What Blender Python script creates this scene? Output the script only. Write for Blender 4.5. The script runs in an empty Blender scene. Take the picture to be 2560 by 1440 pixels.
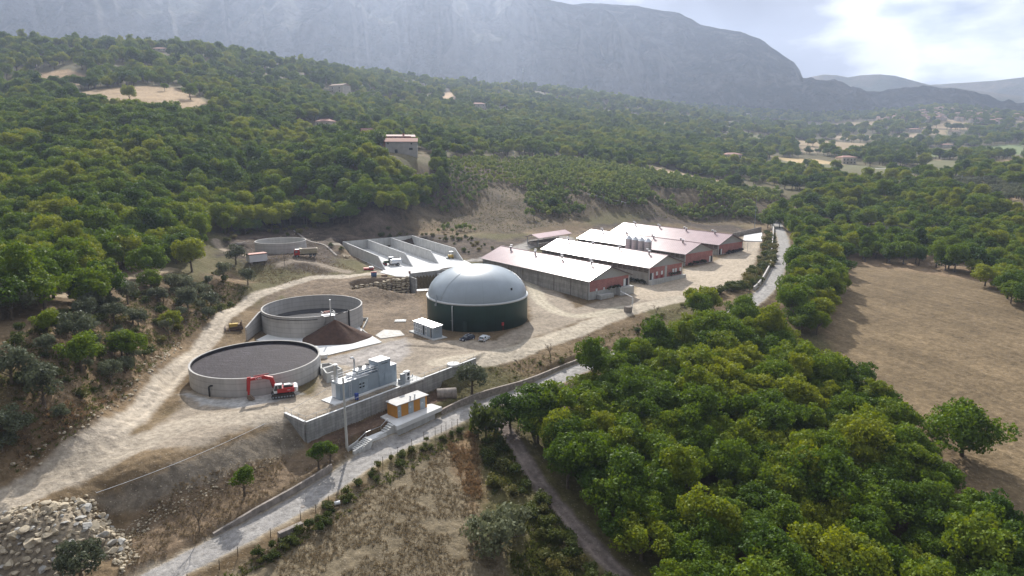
import bpy, math, random
import numpy as np
from mathutils import Vector, Matrix
C = bpy.context.scene.collection
scene = bpy.context.scene
R = math.radians
# ------------------------------------------------------------------ camera, light, sky, exposure
CAM_H, PITCH, FPX = 50.0, R(12.0), 1600.0        # metres above the yard, downward tilt, focal length for a 2560 wide frame
cd = bpy.data.cameras.new('camera'); cam = bpy.data.objects.new('camera', cd); C.objects.link(cam)
HAZE = 1.2e-4
cam.location = (0, 0, CAM_H); cam.rotation_euler = (R(90) - PITCH, 0, 0)
cd.sensor_fit = 'HORIZONTAL'; cd.sensor_width = 36.0; cd.lens = 36.0 * FPX / 2560
cd.clip_start = 1.0; cd.clip_end = 30000
scene.camera = cam
SUN_EL, SUN_AZ = R(34.5), R(-7.0)                 # azimuth from +Y towards +X
sd = bpy.data.lights.new('sun', 'SUN'); sun = bpy.data.objects.new('sun', sd); C.objects.link(sun)
sd.energy = 5.0; sd.angle = R(0.6); sd.color = (1.0, 0.95, 0.86)
sdir = Vector((math.sin(SUN_AZ) * math.cos(SUN_EL), math.cos(SUN_AZ) * math.cos(SUN_EL), math.sin(SUN_EL)))
sun.rotation_euler = sdir.to_track_quat('Z', 'Y').to_euler()
w = bpy.data.worlds.new('World'); scene.world = w; w.use_nodes = True
nt = w.node_tree; N = nt.nodes; Lk = nt.links
for n in list(N): N.remove(n)
def wn(t, **k):
    n = N.new(t)
    for a, b in k.items(): setattr(n, a, b)
    return n
out = wn('ShaderNodeOutputWorld'); bg = wn('ShaderNodeBackground'); Lk.new(bg.outputs[0], out.inputs[0])
sky = wn('ShaderNodeTexSky', sky_type='NISHITA', sun_disc=False); sky.sun_elevation = SUN_EL; sky.sun_rotation = SUN_AZ
sky.dust_density = 1.5
tc = wn('ShaderNodeTexCoord'); mp = wn('ShaderNodeMapping'); mp.inputs['Scale'].default_value = (3.0, 3.0, 8.5)
mp.inputs['Location'].default_value = (0.35, 1.7, 0.4)
Lk.new(tc.outputs['Generated'], mp.inputs[0])
nz = wn('ShaderNodeTexNoise'); nz.inputs['Scale'].default_value = 1.0; nz.inputs['Detail'].default_value = 7; nz.inputs['Roughness'].default_value = .52
Lk.new(mp.outputs[0], nz.inputs['Vector'])
def dotdir(az, el, lo, hi):
    """1 where the view direction lies within a cone round (az, el)"""
    v = wn('ShaderNodeVectorMath', operation='DOT_PRODUCT'); a, e = R(az), R(el)
    v.inputs[1].default_value = (math.sin(a) * math.cos(e), math.cos(a) * math.cos(e), math.sin(e))
    nrm = wn('ShaderNodeVectorMath', operation='NORMALIZE'); Lk.new(tc.outputs['Generated'], nrm.inputs[0]); Lk.new(nrm.outputs[0], v.inputs[0])
    m = wn('ShaderNodeMapRange', interpolation_type='SMOOTHSTEP'); m.inputs['From Min'].default_value = math.cos(R(hi)); m.inputs['From Max'].default_value = math.cos(R(lo))
    Lk.new(v.outputs['Value'], m.inputs['Value']); return m.outputs[0]
def mth(op, a, b=None, clamp=False):
    m = wn('ShaderNodeMath', operation=op); m.use_clamp = clamp
    for i, x in enumerate((a, b)):
        if x is None: continue
        if isinstance(x, (int, float)): m.inputs[i].default_value = x
        else: Lk.new(x, m.inputs[i])
    return m.outputs[0]
dark = mth('ADD', mth('MULTIPLY', dotdir(20, 10.5, 2, 9), .26), mth('MULTIPLY', dotdir(12, 13, 1, 9), .10))
dark = mth('ADD', dark, mth('MULTIPLY', dotdir(28, 6.5, .5, 3.5), .10))
dark = mth('SUBTRACT', dark, mth('MULTIPLY', dotdir(37, 9, 2, 12), .05))
dens = mth('ADD', mth('SUBTRACT', nz.outputs[0], .055), dark)
# cloud brightness: thin cloud glows white, thick cloud is lilac grey
cr = wn('ShaderNodeValToRGB'); Lk.new(dens, cr.inputs[0])
el = cr.color_ramp.elements; el[0].position = .30; el[0].color = (1.25, 1.5, 1.8, 1); el[1].position = .80; el[1].color = (.62, .66, .8, 1)
e = el.new(.40); e.color = (3.4, 3.45, 3.5, 1); e = el.new(.52); e.color = (2.8, 2.85, 3.0, 1); e = el.new(.62); e.color = (.95, 1.0, 1.16, 1)
skm = wn('ShaderNodeVectorMath', operation='SCALE'); Lk.new(sky.outputs[0], skm.inputs[0]); skm.inputs['Scale'].default_value = .10
cover = wn('ShaderNodeMapRange', interpolation_type='SMOOTHSTEP'); Lk.new(dens, cover.inputs['Value'])
cover.inputs['From Min'].default_value = .28; cover.inputs['From Max'].default_value = .40
cover.inputs['To Min'].default_value = .75
mx = wn('ShaderNodeMix', data_type='RGBA'); Lk.new(cover.outputs[0], mx.inputs[0]); Lk.new(skm.outputs[0], mx.inputs[6]); Lk.new(cr.outputs[0], mx.inputs[7])
# the half of the sky round the sun is far brighter than the half behind the viewer
sg = mth('ADD', mth('MULTIPLY', dotdir(-7, 34, 5, 100), .74), .26)
sc2 = wn('ShaderNodeVectorMath', operation='SCALE'); Lk.new(mx.outputs[2], sc2.inputs[0]); Lk.new(sg, sc2.inputs['Scale'])
Lk.new(sc2.outputs[0], bg.inputs[0]); bg.inputs[1].default_value = .30
scene.view_settings.view_transform = 'Standard'; scene.view_settings.look = 'None'
scene.view_settings.exposure = 0.58; scene.view_settings.gamma = 1.0
scene.cycles.max_bounces = 5; scene.cycles.diffuse_bounces = 2; scene.cycles.volume_bounces = 1; scene.cycles.transparent_max_bounces = 6
scene.cycles.glossy_bounces = 2; scene.cycles.transmission_bounces = 3

# ------------------------------------------------------------------ helpers
def tag(o, label=None, cat=None, group=None, kind=None):
    if label: o['label'] = label
    if cat: o['category'] = cat
    if group: o['group'] = group
    if kind: o['kind'] = kind
    return o
def empty(name, loc=(0, 0, 0), rz=0.0, label=None, cat=None, group=None):
    o = bpy.data.objects.new(name, None); C.objects.link(o); o.location = loc; o.rotation_euler = (0, 0, rz)
    o.empty_display_size = .5
    return tag(o, label, cat, group)
class MB:
    """collects solids into one mesh"""
    def __init__(s): s.v = []; s.f = []; s.m = []
    def add(s, vs, fs, mi=0):
        b = len(s.v); s.v += [tuple(q) for q in vs]; s.f += [tuple(b + i for i in f) for f in fs]; s.m += [mi] * len(fs); return s
    def box(s, c, d, rz=0.0, mi=0, taper=1.0, rot=None):
        """c = centre of the base, d = full sizes"""
        hx, hy, h = d[0] / 2, d[1] / 2, d[2]
        p = [(-hx, -hy, 0), (hx, -hy, 0), (hx, hy, 0), (-hx, hy, 0)] + [(-hx * taper, -hy * taper, h), (hx * taper, -hy * taper, h), (hx * taper, hy * taper, h), (-hx * taper, hy * taper, h)]
        M = rot if rot is not None else Matrix.Rotation(rz, 3, 'Z')
        p = [M @ Vector(q) + Vector(c) for q in p]
        return s.add(p, [(0, 3, 2, 1), (4, 5, 6, 7), (0, 1, 5, 4), (1, 2, 6, 5), (2, 3, 7, 6), (3, 0, 4, 7)], mi)
    def bar(s, a, b, wd, ht=None, mi=0):
        """square bar from a to b"""
        a, b = Vector(a), Vector(b); ht = ht or wd; d = b - a
        if d.length < 1e-6: return s
        z = d.normalized(); up = Vector((0, 0, 1)) if abs(z.z) < .95 else Vector((1, 0, 0))
        x = z.cross(up).normalized(); y = x.cross(z)
        p = [q + x * i * wd / 2 + y * j * ht / 2 for q in (a, b) for i, j in ((-1, -1), (1, -1), (1, 1), (-1, 1))]
        return s.add(p, [(0, 3, 2, 1), (4, 5, 6, 7), (0, 1, 5, 4), (1, 2, 6, 5), (2, 3, 7, 6), (3, 0, 4, 7)], mi)
    def tube(s, pts, rad, n=8, mi=0, cap=True):
        pts = [Vector(p) for p in pts]; rad = rad if hasattr(rad, '__len__') else [rad] * len(pts)
        rings = []; prevx = None
        for i, p in enumerate(pts):
            d = (pts[min(i + 1, len(pts) - 1)] - pts[max(i - 1, 0)]).normalized()
            if prevx is None: prevx = d.cross(Vector((0.13, .07, 1)) if abs(d.z) < .9 else Vector((1, .1, 0))).normalized()
            x = (prevx - d * prevx.dot(d)).normalized(); y = d.cross(x); prevx = x
            rings.append([p + (x * math.cos(2 * math.pi * k / n) + y * math.sin(2 * math.pi * k / n)) * rad[i] for k in range(n)])
        vs = [q for r in rings for q in r]; fs = []
        for i in range(len(pts) - 1):
            for k in range(n):
                a, b = i * n + k, i * n + (k + 1) % n; fs.append((a, b, b + n, a + n))
        if cap: fs.append(tuple(range(n))[::-1]); fs.append(tuple(range((len(pts) - 1) * n, len(pts) * n)))
        return s.add(vs, fs, mi)
    def lathe(s, prof, n=32, c=(0, 0, 0), mi=0, a0=0.0, a1=2 * math.pi):
        """prof = [(r, z)...] swept round z"""
        full = abs(a1 - a0 - 2 * math.pi) < 1e-6; m = n if full else n + 1
        vs = []
        for r, z in prof:
            for k in range(m):
                a = a0 + (a1 - a0) * k / n; vs.append((c[0] + r * math.cos(a), c[1] + r * math.sin(a), c[2] + z))
        fs = []
        for i in range(len(prof) - 1):
            for k in range(n):
                a = i * m + k; b = i * m + (k + 1) % m; fs.append((a, b, b + m, a + m))
        return s.add(vs, fs, mi)
    def prism(s, poly, z0, z1, mi=0):
        """poly = ccw [(x, y)...]"""
        n = len(poly); A = sum(poly[i][0] * poly[(i + 1) % n][1] - poly[(i + 1) % n][0] * poly[i][1] for i in range(n))
        if A < 0: poly = poly[::-1]
        vs = [(x, y, z0) for x, y in poly] + [(x, y, z1) for x, y in poly]
        fs = [tuple(range(n))[::-1], tuple(range(n, 2 * n))] + [(i, (i + 1) % n, (i + 1) % n + n, i + n) for i in range(n)]
        return s.add(vs, fs, mi)
    def xprism(s, prof, y0, y1, mi=0, M=None, c=(0, 0, 0)):
        """side profile [(x, z)...] extruded along y"""
        n = len(prof); vs = [Vector((x, y0, z)) for x, z in prof] + [Vector((x, y1, z)) for x, z in prof]
        if M is not None: vs = [M @ q for q in vs]
        vs = [q + Vector(c) for q in vs]
        A = sum(prof[i][0] * prof[(i + 1) % n][1] - prof[(i + 1) % n][0] * prof[i][1] for i in range(n))
        fs = [tuple(range(n)), tuple(range(n, 2 * n))[::-1]] + [(i, i + n, (i + 1) % n + n, (i + 1) % n) for i in range(n)]
        if A < 0: fs = [f[::-1] for f in fs]
        return s.add(vs, fs, mi)
    def build(s, name, mats, parent=None, smooth=False, bevel=0):
        me = bpy.data.meshes.new(name); me.from_pydata(s.v, [], s.f)
        for m in (mats if isinstance(mats, (list, tuple)) else [mats]): me.materials.append(m)
        if any(s.m): me.polygons.foreach_set('material_index', s.m)
        if smooth: me.polygons.foreach_set('use_smooth', [True] * len(me.polygons))
        me.update()
        o = bpy.data.objects.new(name, me); C.objects.link(o)
        if parent: o.parent = parent
        if bevel:
            b = o.modifiers.new('bevel', 'BEVEL'); b.width = bevel; b.segments = 2; b.limit_method = 'ANGLE'
        if smooth == 'auto':
            md = o.modifiers.new('split', 'EDGE_SPLIT'); md.split_angle = R(40)
        return o
def np_mesh(name, V, F, mats):
    """V (n,3), F (m,4) arrays"""
    me = bpy.data.meshes.new(name); k = F.shape[1]
    me.vertices.add(len(V)); me.vertices.foreach_set('co', V.astype(np.float32).ravel())
    me.loops.add(F.size); me.loops.foreach_set('vertex_index', F.astype(np.int32).ravel())
    me.polygons.add(len(F)); me.polygons.foreach_set('loop_start', np.arange(0, F.size, k, dtype=np.int32)); me.polygons.foreach_set('loop_total', np.full(len(F), k, np.int32))
    for m in mats: me.materials.append(m)
    me.update(calc_edges=True); return me
def copy_tree(o, parent=None):
    c = o.copy(); C.objects.link(c); c.parent = parent
    for ch in [q for q in bpy.data.objects if q.parent == o]: copy_tree(ch, c)
    return c

# ------------------------------------------------------------------ materials
def mat(name, col, rough=.8, metal=0.0, var=.12, scale=1.0, bump=0.0, bscale=None, col2=None, spec=.3, streak=0.0, coord='Object', detail=6, trans=0.0):
    m = bpy.data.materials.new(name); m.use_nodes = True; t = m.node_tree; n = t.nodes; b = n['Principled BSDF']
    b.inputs['Roughness'].default_value = rough; b.inputs['Metallic'].default_value = metal; b.inputs['Specular IOR Level'].default_value = spec
    tcn = n.new('ShaderNodeTexCoord'); no = n.new('ShaderNodeTexNoise'); no.inputs['Scale'].default_value = scale; no.inputs['Detail'].default_value = detail
    no.inputs['Roughness'].default_value = .6
    t.links.new(tcn.outputs[coord], no.inputs['Vector'])
    r = n.new('ShaderNodeValToRGB'); t.links.new(no.outputs[0], r.inputs[0])
    c2 = col2 or tuple(x * (1 - var) for x in col)
    c1 = col if col2 else tuple(min(1, x * (1 + var)) for x in col)
    r.color_ramp.elements[0].position = .32; r.color_ramp.elements[1].position = .68
    r.color_ramp.elements[0].color = (*c2, 1); r.color_ramp.elements[1].color = (*c1, 1)
    src = r.outputs[0]
    if streak:                                           # rain streaks down a wall
        mpn = n.new('ShaderNodeMapping'); mpn.inputs['Scale'].default_value = (1.3, 1.3, .12); t.links.new(tcn.outputs[coord], mpn.inputs[0])
        n2 = n.new('ShaderNodeTexNoise'); n2.inputs['Scale'].default_value = 1.2; n2.inputs['Detail'].default_value = 8; t.links.new(mpn.outputs[0], n2.inputs['Vector'])
        mr = n.new('ShaderNodeMapRange'); mr.inputs['From Min'].default_value = .4; mr.inputs['From Max'].default_value = .7; mr.inputs['To Min'].default_value = 1.0; mr.inputs['To Max'].default_value = 1 - streak
        t.links.new(n2.outputs[0], mr.inputs['Value'])
        vm = n.new('ShaderNodeVectorMath'); vm.operation = 'SCALE'; t.links.new(src, vm.inputs[0]); t.links.new(mr.outputs[0], vm.inputs['Scale']); src = vm.outputs[0]
    t.links.new(src, b.inputs['Base Color'])
    if bump:
        nb = n.new('ShaderNodeTexNoise'); nb.inputs['Scale'].default_value = bscale or scale * 4; nb.inputs['Detail'].default_value = 5; t.links.new(tcn.outputs[coord], nb.inputs['Vector'])
        bp = n.new('ShaderNodeBump'); bp.inputs['Strength'].default_value = 1.0; bp.inputs['Distance'].default_value = bump; t.links.new(nb.outputs[0], bp.inputs['Height']); t.links.new(bp.outputs[0], b.inputs['Normal'])
    return m
def flat(name, col, rough=.6, metal=0.0, spec=.3):
    return mat(name, col, rough, metal, var=.08, scale=2.0, spec=spec)
def board_mat(name, col, pitch=2.0, row=.5):
    """shuttered concrete: board and panel joints plus blotches"""
    m = mat(name, col, .85, var=.16, scale=.5, streak=.28); t = m.node_tree; n = t.nodes; b = n['Principled BSDF']
    tcn = n.new('ShaderNodeTexCoord'); sp = n.new('ShaderNodeSeparateXYZ'); t.links.new(tcn.outputs['Object'], sp.inputs[0])
    ad = n.new('ShaderNodeVectorMath'); ad.operation = 'LENGTH'
    cx = n.new('ShaderNodeCombineXYZ'); mm = n.new('ShaderNodeMath'); mm.operation = 'ADD'; t.links.new(sp.outputs[0], mm.inputs[0]); t.links.new(sp.outputs[1], mm.inputs[1])
    t.links.new(mm.outputs[0], cx.inputs[0]); t.links.new(sp.outputs[2], cx.inputs[1])
    br = n.new('ShaderNodeTexBrick'); t.links.new(cx.outputs[0], br.inputs['Vector']); br.inputs['Scale'].default_value = 1; br.inputs['Mortar Size'].default_value = .02
    br.inputs['Brick Width'].default_value = pitch; br.inputs['Row Height'].default_value = row; br.inputs['Color1'].default_value = (1, 1, 1, 1); br.inputs['Color2'].default_value = (.78, .78, .78, 1); br.inputs['Mortar'].default_value = (.5, .5, .5, 1)
    src = b.inputs['Base Color'].links[0].from_socket
    mu = n.new('ShaderNodeMix'); mu.data_type = 'RGBA'; mu.blend_type = 'MULTIPLY'; mu.inputs[0].default_value = 1; t.links.new(src, mu.inputs[6]); t.links.new(br.outputs[0], mu.inputs[7]); t.links.new(mu.outputs[2], b.inputs['Base Color'])
    return m
# ------------------------------------------------------------------ the lie of the land
def ray(u, v):
    a = (u - 1280) / FPX; b = (720 - v) / FPX; cp, sp = math.cos(PITCH), math.sin(PITCH)
    return (a, cp + b * sp, -sp + b * cp)
def PZ(u, v, z):
    """where the sight line through (u, v) of the 2560 wide photograph meets height z"""
    d = ray(u, v); t = (z - CAM_H) / d[2]; return Vector((d[0] * t, d[1] * t, z))
def PY(u, v, y):
    d = ray(u, v); t = y / d[1]; return Vector((d[0] * t, y, CAM_H + d[2] * t))
def to_px(x, y, z):
    z = z - CAM_H; d = y * math.cos(PITCH) - z * math.sin(PITCH)
    return 1280 + FPX * x / d, 720 - FPX * (y * math.sin(PITCH) + z * math.cos(PITCH)) / d
cps = []
for u, v, z in [  # yard and works terrace
    (60,1300,-2.3),(0,1290,-2.3),(150,1210,-1.2),(300,1120,-.4),(380,1120,-.3),(450,980,0),(560,1060,0),(700,1030,0),(470,880,.5),(560,830,1),(650,1000,0),
    (600,700,4.5),(700,715,4),(780,700,5),(880,692,5.6),(950,700,6),(620,870,.5),(560,760,2.5),(700,650,9.5),(1000,810,0),(960,860,0),(1000,780,.2),(900,900,0),(1100,890,0),(1000,930,0),
    (1200,860,0),(1300,840,0),(1350,780,0),(1330,700,1.5),(1250,670,3.8),(1190,655,5),(1100,672,6),(1030,680,6),(1000,660,6),(1160,640,6),(1250,628,6.3),(1340,612,6.5),
    (1440,770,0),(1400,800,0),(1560,765,0),(1600,740,0),(1700,735,0),(1800,725,.2),(1600,700,.5),(1750,690,1),(1850,660,1.2),(1880,620,2),(1800,650,1.6),(1950,590,3.0),(1900,590,2.6),
    (1000,755,.3),(940,760,.5),(850,760,1.5),(760,740,2.5),(690,760,2),
    # bank, lower road and below
    (240,1235,-3),(330,1195,-1.8),(450,1150,-.8),(600,1090,-.6),(690,1050,-.4),(100,1400,-6),(200,1340,-5.5),(300,1290,-6.3),(0,1380,-5),(330,1400,-8.4),(450,1330,-7.8),(520,1230,-5.5),(620,1220,-6),(700,1140,-5),
    (650,1270,-7),(760,1180,-6),(840,1120,-5.2),(430,1440,-9.2),(600,1350,-8.4),(760,1260,-7.4),(900,1175,-6.5),(1040,1100,-6.0),(1200,1040,-5.6),(1390,950,-5.0),(1300,985,-5.2),
    (1290,930,-3.6),(1250,960,-4.2),(1180,985,-4.8),(1400,905,-3),(1500,850,-2.4),(1230,900,-1.2),(1350,860,-.9),(1500,800,-.6),(1620,800,-2),(1700,765,-1),
    (1700,800,-2.5),(1820,770,-1.6),(1905,740,-.8),(1940,690,0),(1965,640,1.4),(1960,590,2.8),(1942,548,4.4),
    (800,1440,-10),(1000,1300,-9),(1100,1150,-7.8),(700,1380,-9.2),(900,1240,-7.8),(1150,1080,-7),(1200,1200,-9.5),(1250,1050,-6.6),(1350,1200,-10.5),(1450,1330,-13),(1560,1440,-15),(1250,1350,-12),(1100,1440,-12),(1300,1440,-14),
    (1500,1100,-9.5),(1600,950,-7),(1700,880,-6),(1900,1300,-15),(1700,1200,-12),(2100,1440,-18),(2300,1400,-18),(2500,1440,-20),(1900,1000,-9),(2000,860,-6.5),(2150,950,-8.5),(2300,1050,-10.5),(2398,1138,-12),(2480,1250,-14),(2560,1200,-13),(2560,1350,-16),
    (2100,655,-1.5),(2300,690,-2.5),(2500,740,-3.5),(2560,770,-4),(2300,850,-6.5),(2560,950,-9),(2020,750,-3),(2050,650,0),(2150,600,1),(2300,600,1),(2560,620,1),(2560,550,5),(2400,540,4.5),(2200,540,4),(2050,560,3.5),
    # bushy slope left of the dirt track
    (420,930,1.5),(300,1020,2),(200,1100,2),(100,1160,.3),(0,1225,-.9),(380,830,6),(480,760,7),(560,700,8),(300,900,7),(200,980,7),(100,1050,6),(0,1110,4.5),(200,850,12),(100,900,12),(0,950,12),(320,740,12),(420,690,12),(500,650,12),(560,620,11.5),(300,700,14),(150,760,16),(0,820,16),
    (640,600,12),(560,590,15),(760,580,13.5),(800,600,11),(850,640,8),(840,610,11.5),(900,580,12.5),(1000,580,10.6),(930,590,10.4),(1060,588,10.0),(1100,580,9.5),(1200,590,9),(1300,580,9),(1400,570,8),(1500,545,9.5),(1620,540,9),(1750,535,7),(1850,545,6)]:
    cps.append(tuple(PZ(u, v, z)))
for u, v, y in [  # farther land: sight line and distance
    (0,700,180),(0,640,205),(0,560,240),(0,480,280),(0,400,340),(0,330,410),(0,285,480),(0,245,560),(0,210,640),(0,160,720),(0,108,820),
    (150,620,215),(200,500,270),(200,400,335),(180,300,430),(200,250,520),(200,215,610),(200,165,700),(200,118,840),
    (320,640,215),(330,560,250),(350,480,290),(350,400,340),(350,330,400),(330,282,470),(350,245,520),(350,218,590),(350,160,720),(350,125,860),
    (480,560,285),(500,480,320),(500,400,360),(500,330,430),(500,280,500),(500,240,600),(500,180,760),(500,132,900),
    (640,540,315),(640,480,340),(640,420,390),(640,350,450),(640,290,540),(640,230,700),(640,180,850),(640,148,1000),
    (800,530,330),(800,460,350),(800,400,400),(800,340,520),(800,280,650),(800,220,850),(800,168,1150),
    (960,540,320),(960,490,342),(960,440,368),(1010,392,405),(960,330,520),(960,270,850),(960,210,1150),(960,188,1350),
    (1100,530,370),(1100,470,390),(1100,400,445),(1120,340,680),(1120,280,900),(1120,235,1250),(1120,208,1500),
    (1280,540,375),(1280,480,430),(1280,420,520),(1280,360,700),(1280,300,950),(1280,250,1350),(1280,225,1700),
    (1440,500,420),(1440,440,500),(1440,390,640),(1440,330,900),(1440,290,1150),(1440,255,1500),(1440,236,1900),
    (1600,500,440),(1600,450,520),(1600,420,600),(1600,370,800),(1600,320,1100),(1600,290,1400),(1600,262,1900),
    (1760,500,460),(1760,470,520),(1760,440,620),(1760,380,850),(1760,330,1200),(1760,295,1700),(1760,272,2200),
    (1920,500,500),(1920,450,620),(1920,400,850),(1920,350,1200),(1920,310,1800),(1920,288,2400),
    (2080,500,500),(2080,450,640),(2080,400,880),(2080,350,1300),(2080,315,1900),(2080,295,2500),
    (2240,500,480),(2240,450,620),(2240,400,900),(2240,350,1400),(2240,320,1700),
    (2400,500,460),(2400,450,620),(2400,400,900),(2400,355,1400),(2400,325,1650),
    (2560,500,450),(2560,450,600),(2560,400,880),(2560,355,1400),(2560,325,1700),
    (-700,700,160),(-700,500,260),(-700,300,480),(-700,140,820),(3200,700,260),(3200,500,450),(3200,400,880),(3200,320,2300)]:
    cps.append(tuple(PY(u, v, y)))
for u, v, y in [(2180,296,2050),(2260,288,2120),(2330,276,2200),(2400,273,2230),(2470,280,2200),(2550,290,2150),(2260,300,1850),(2400,300,1850),(2540,304,1850)]:
    cps.append(tuple(PY(u, v, y)))
for x, y, z in [(-60,40,-12),(0,30,-14),(60,40,-20),(-90,70,-6),(-130,90,2),(100,90,-20),(150,120,-16),(-60,-60,-16),(60,-60,-22),(0,-100,-18),(-200,60,15),(200,60,-20),(-40,70,-11),(10,70,-13),(50,80,-17)]:
    cps.append((x, y, z))
# behind the crest of each ridge the land falls away to the foot of the mountain
for u, y, z in [(0,1150,165),(200,1150,165),(350,1200,160),(500,1250,155),(640,1400,155),(800,1550,165),(960,1750,170),(1120,2000,180),(-700,1200,150)]:
    p = PY(u, 200, y); cps.append((p.x, p.y, z))
for az, y, z in [(-50,2600,240),(-38,2600,240),(-25,2600,240),(-12,2700,250),(0,2900,260),(12,3100,250),(24,3300,240),(36,3500,230),(50,3600,200)]:
    cps.append((math.tan(R(az)) * y, y, z))
cps = np.array(cps)
def lp(x, y):
    yy = y + 40.0; r = np.sqrt(x * x + yy * yy) + 1e-6
    return np.stack([np.arctan2(x, yy), np.log(np.maximum(r, 8))], -1)
Q = lp(cps[:, 0], cps[:, 1]); CC = .02
K = np.sqrt(((Q[:, None] - Q[None]) ** 2).sum(-1) + CC * CC)
n_ = len(Q); A_ = np.zeros((n_ + 3, n_ + 3)); A_[:n_, :n_] = K - np.eye(n_) * .0015; A_[:n_, n_] = 1; A_[:n_, n_ + 1:] = Q; A_[n_, :n_] = 1; A_[n_ + 1:, :n_] = Q.T
wts = np.linalg.solve(A_, np.concatenate([cps[:, 2], [0, 0, 0]]))
def h_rbf(x, y):
    q = lp(x, y).reshape(-1, 2); o = np.empty(len(q))
    for i in range(0, len(q), 20000):
        k = np.sqrt(((q[i:i + 20000, None] - Q[None]) ** 2).sum(-1) + CC * CC); o[i:i + 20000] = k @ wts[:n_]
    return (o + wts[n_] + q @ wts[n_ + 1:]).reshape(np.shape(x))
# coarse cache of the smooth surface on the polar grid for fast lookup
_th = np.linspace(R(-75), R(75), 361); _lr = np.linspace(math.log(15), math.log(6000), 420)
_T, _L = np.meshgrid(_th, _lr); _r = np.exp(_L); _HB = h_rbf(_r * np.sin(_T), _r * np.cos(_T) - 40)
def h_smooth(x, y):
    yy = y + 40.0; r = np.sqrt(x * x + yy * yy); t = np.clip((np.arctan2(x, yy) - _th[0]) / (_th[1] - _th[0]), 0, 359.999); l = np.clip((np.log(np.maximum(r, 15.01)) - _lr[0]) / (_lr[1] - _lr[0]), 0, 418.999)
    i = t.astype(int) if hasattr(t, 'astype') else int(t); j = l.astype(int) if hasattr(l, 'astype') else int(l); ft = t - i; fl = l - j
    return (_HB[j, i] * (1 - ft) * (1 - fl) + _HB[j, i + 1] * ft * (1 - fl) + _HB[j + 1, i] * (1 - ft) * fl + _HB[j + 1, i + 1] * ft * fl)
def poly_dist(x, y, poly):
    """signed distance, negative inside"""
    x = np.asarray(x, float); y = np.asarray(y, float); n = len(poly)
    if x.size > 5000:
        px = [p[0] for p in poly]; py = [p[1] for p in poly]; k = (x > min(px) - 45) & (x < max(px) + 45) & (y > min(py) - 45) & (y < max(py) + 45)
        o = np.full(x.shape, 1e3)
        for i in range(0, int(k.sum()) and 1): o[k] = _pd(x[k], y[k], poly)
        return o
    return _pd(x, y, poly)
def _pd(x, y, poly):
    d = np.full(x.shape, 1e9); ins = np.zeros(x.shape, bool); n = len(poly)
    for i in range(n):
        ax, ay = poly[i][0], poly[i][1]; bx, by = poly[(i + 1) % n][0], poly[(i + 1) % n][1]
        ex, ey = bx - ax, by - ay; t = np.clip(((x - ax) * ex + (y - ay) * ey) / (ex * ex + ey * ey + 1e-9), 0, 1)
        d = np.minimum(d, np.hypot(x - ax - t * ex, y - ay - t * ey))
        c = ((ay > y) != (by > y)); with_ = ex * (y - ay) / (ey if abs(ey) > 1e-9 else 1e-9) + ax; ins ^= c & (x < with_)
    return np.where(ins, -d, d)
def line_dist(x, y, pts):
    """distance to a polyline and the height interpolated along it"""
    x = np.asarray(x, float); y = np.asarray(y, float)
    if x.size > 5000:
        px = [p[0] for p in pts]; py = [p[1] for p in pts]; k = (x > min(px) - 30) & (x < max(px) + 30) & (y > min(py) - 30) & (y < max(py) + 30)
        d = np.full(x.shape, 1e3); z = np.zeros(x.shape)
        if k.any(): d[k], z[k] = _ld(x[k], y[k], pts)
        return d, z
    return _ld(x, y, pts)
def _ld(x, y, pts):
    d = np.full(x.shape, 1e9); z = np.zeros(x.shape)
    for a, b in zip(pts[:-1], pts[1:]):
        ex, ey = b[0] - a[0], b[1] - a[1]; t = np.clip(((x - a[0]) * ex + (y - a[1]) * ey) / (ex * ex + ey * ey + 1e-9), 0, 1)
        dd = np.hypot(x - a[0] - t * ex, y - a[1] - t * ey); m = dd < d; d = np.where(m, dd, d)
        if len(a) > 2: z = np.where(m, a[2] + (b[2] - a[2]) * t, z)
    return d, z
def sstep(t): t = np.clip(t, 0, 1); return t * t * (3 - 2 * t)
# value noise
_rs = np.random.RandomState(5); _NG = _rs.rand(256, 256)
def vnoise(x, y):
    xi = np.floor(x).astype(int); yi = np.floor(y).astype(int); fx = sstep(x - xi); fy = sstep(y - yi)
    g = lambda a, b: _NG[a & 255, b & 255]
    return g(xi, yi) * (1 - fx) * (1 - fy) + g(xi + 1, yi) * fx * (1 - fy) + g(xi, yi + 1) * (1 - fx) * fy + g(xi + 1, yi + 1) * fx * fy
def fbm(x, y, o=4):
    s = 0; a = .5; 
    for k in range(o): s = s + a * vnoise(x * 2 ** k + 17.3 * k, y * 2 ** k + 9.1 * k); a *= .5
    return s / (1 - .5 ** o)
def smooth_line(pts, k=8):
    pts = [Vector(p) for p in pts]; o = []
    for i in range(len(pts) - 1):
        p0, p1, p2, p3 = pts[max(i - 1, 0)], pts[i], pts[i + 1], pts[min(i + 2, len(pts) - 1)]
        for j in range(k):
            t = j / k; o.append(.5 * ((2 * p1) + (p2 - p0) * t + (2 * p0 - 5 * p1 + 4 * p2 - p3) * t * t + (3 * p1 - p0 - 3 * p2 + p3) * t ** 3))
    return o + [pts[-1]]
# centre line of the paved road, with its heights
ROAD = smooth_line([PZ(*q) for q in ((330,1482,-9.8),(470,1405,-9.2),(640,1318,-8.4),(790,1233,-7.4),(930,1143,-6.7),(1060,1082,-6.2),(1200,1016,-5.7),(1330,974,-5.3),(1440,925,-4.7),(1560,880,-4.0),(1720,825,-2.8),(1850,775,-1.6),(1915,725,-.6),(1940,685,.3),(1957,640,1.4),(1958,600,2.6),(1945,565,3.8),(1942,546,4.6),(1965,530,5.4),(2020,520,6))])
ROAD_HW = 2.7
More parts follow.
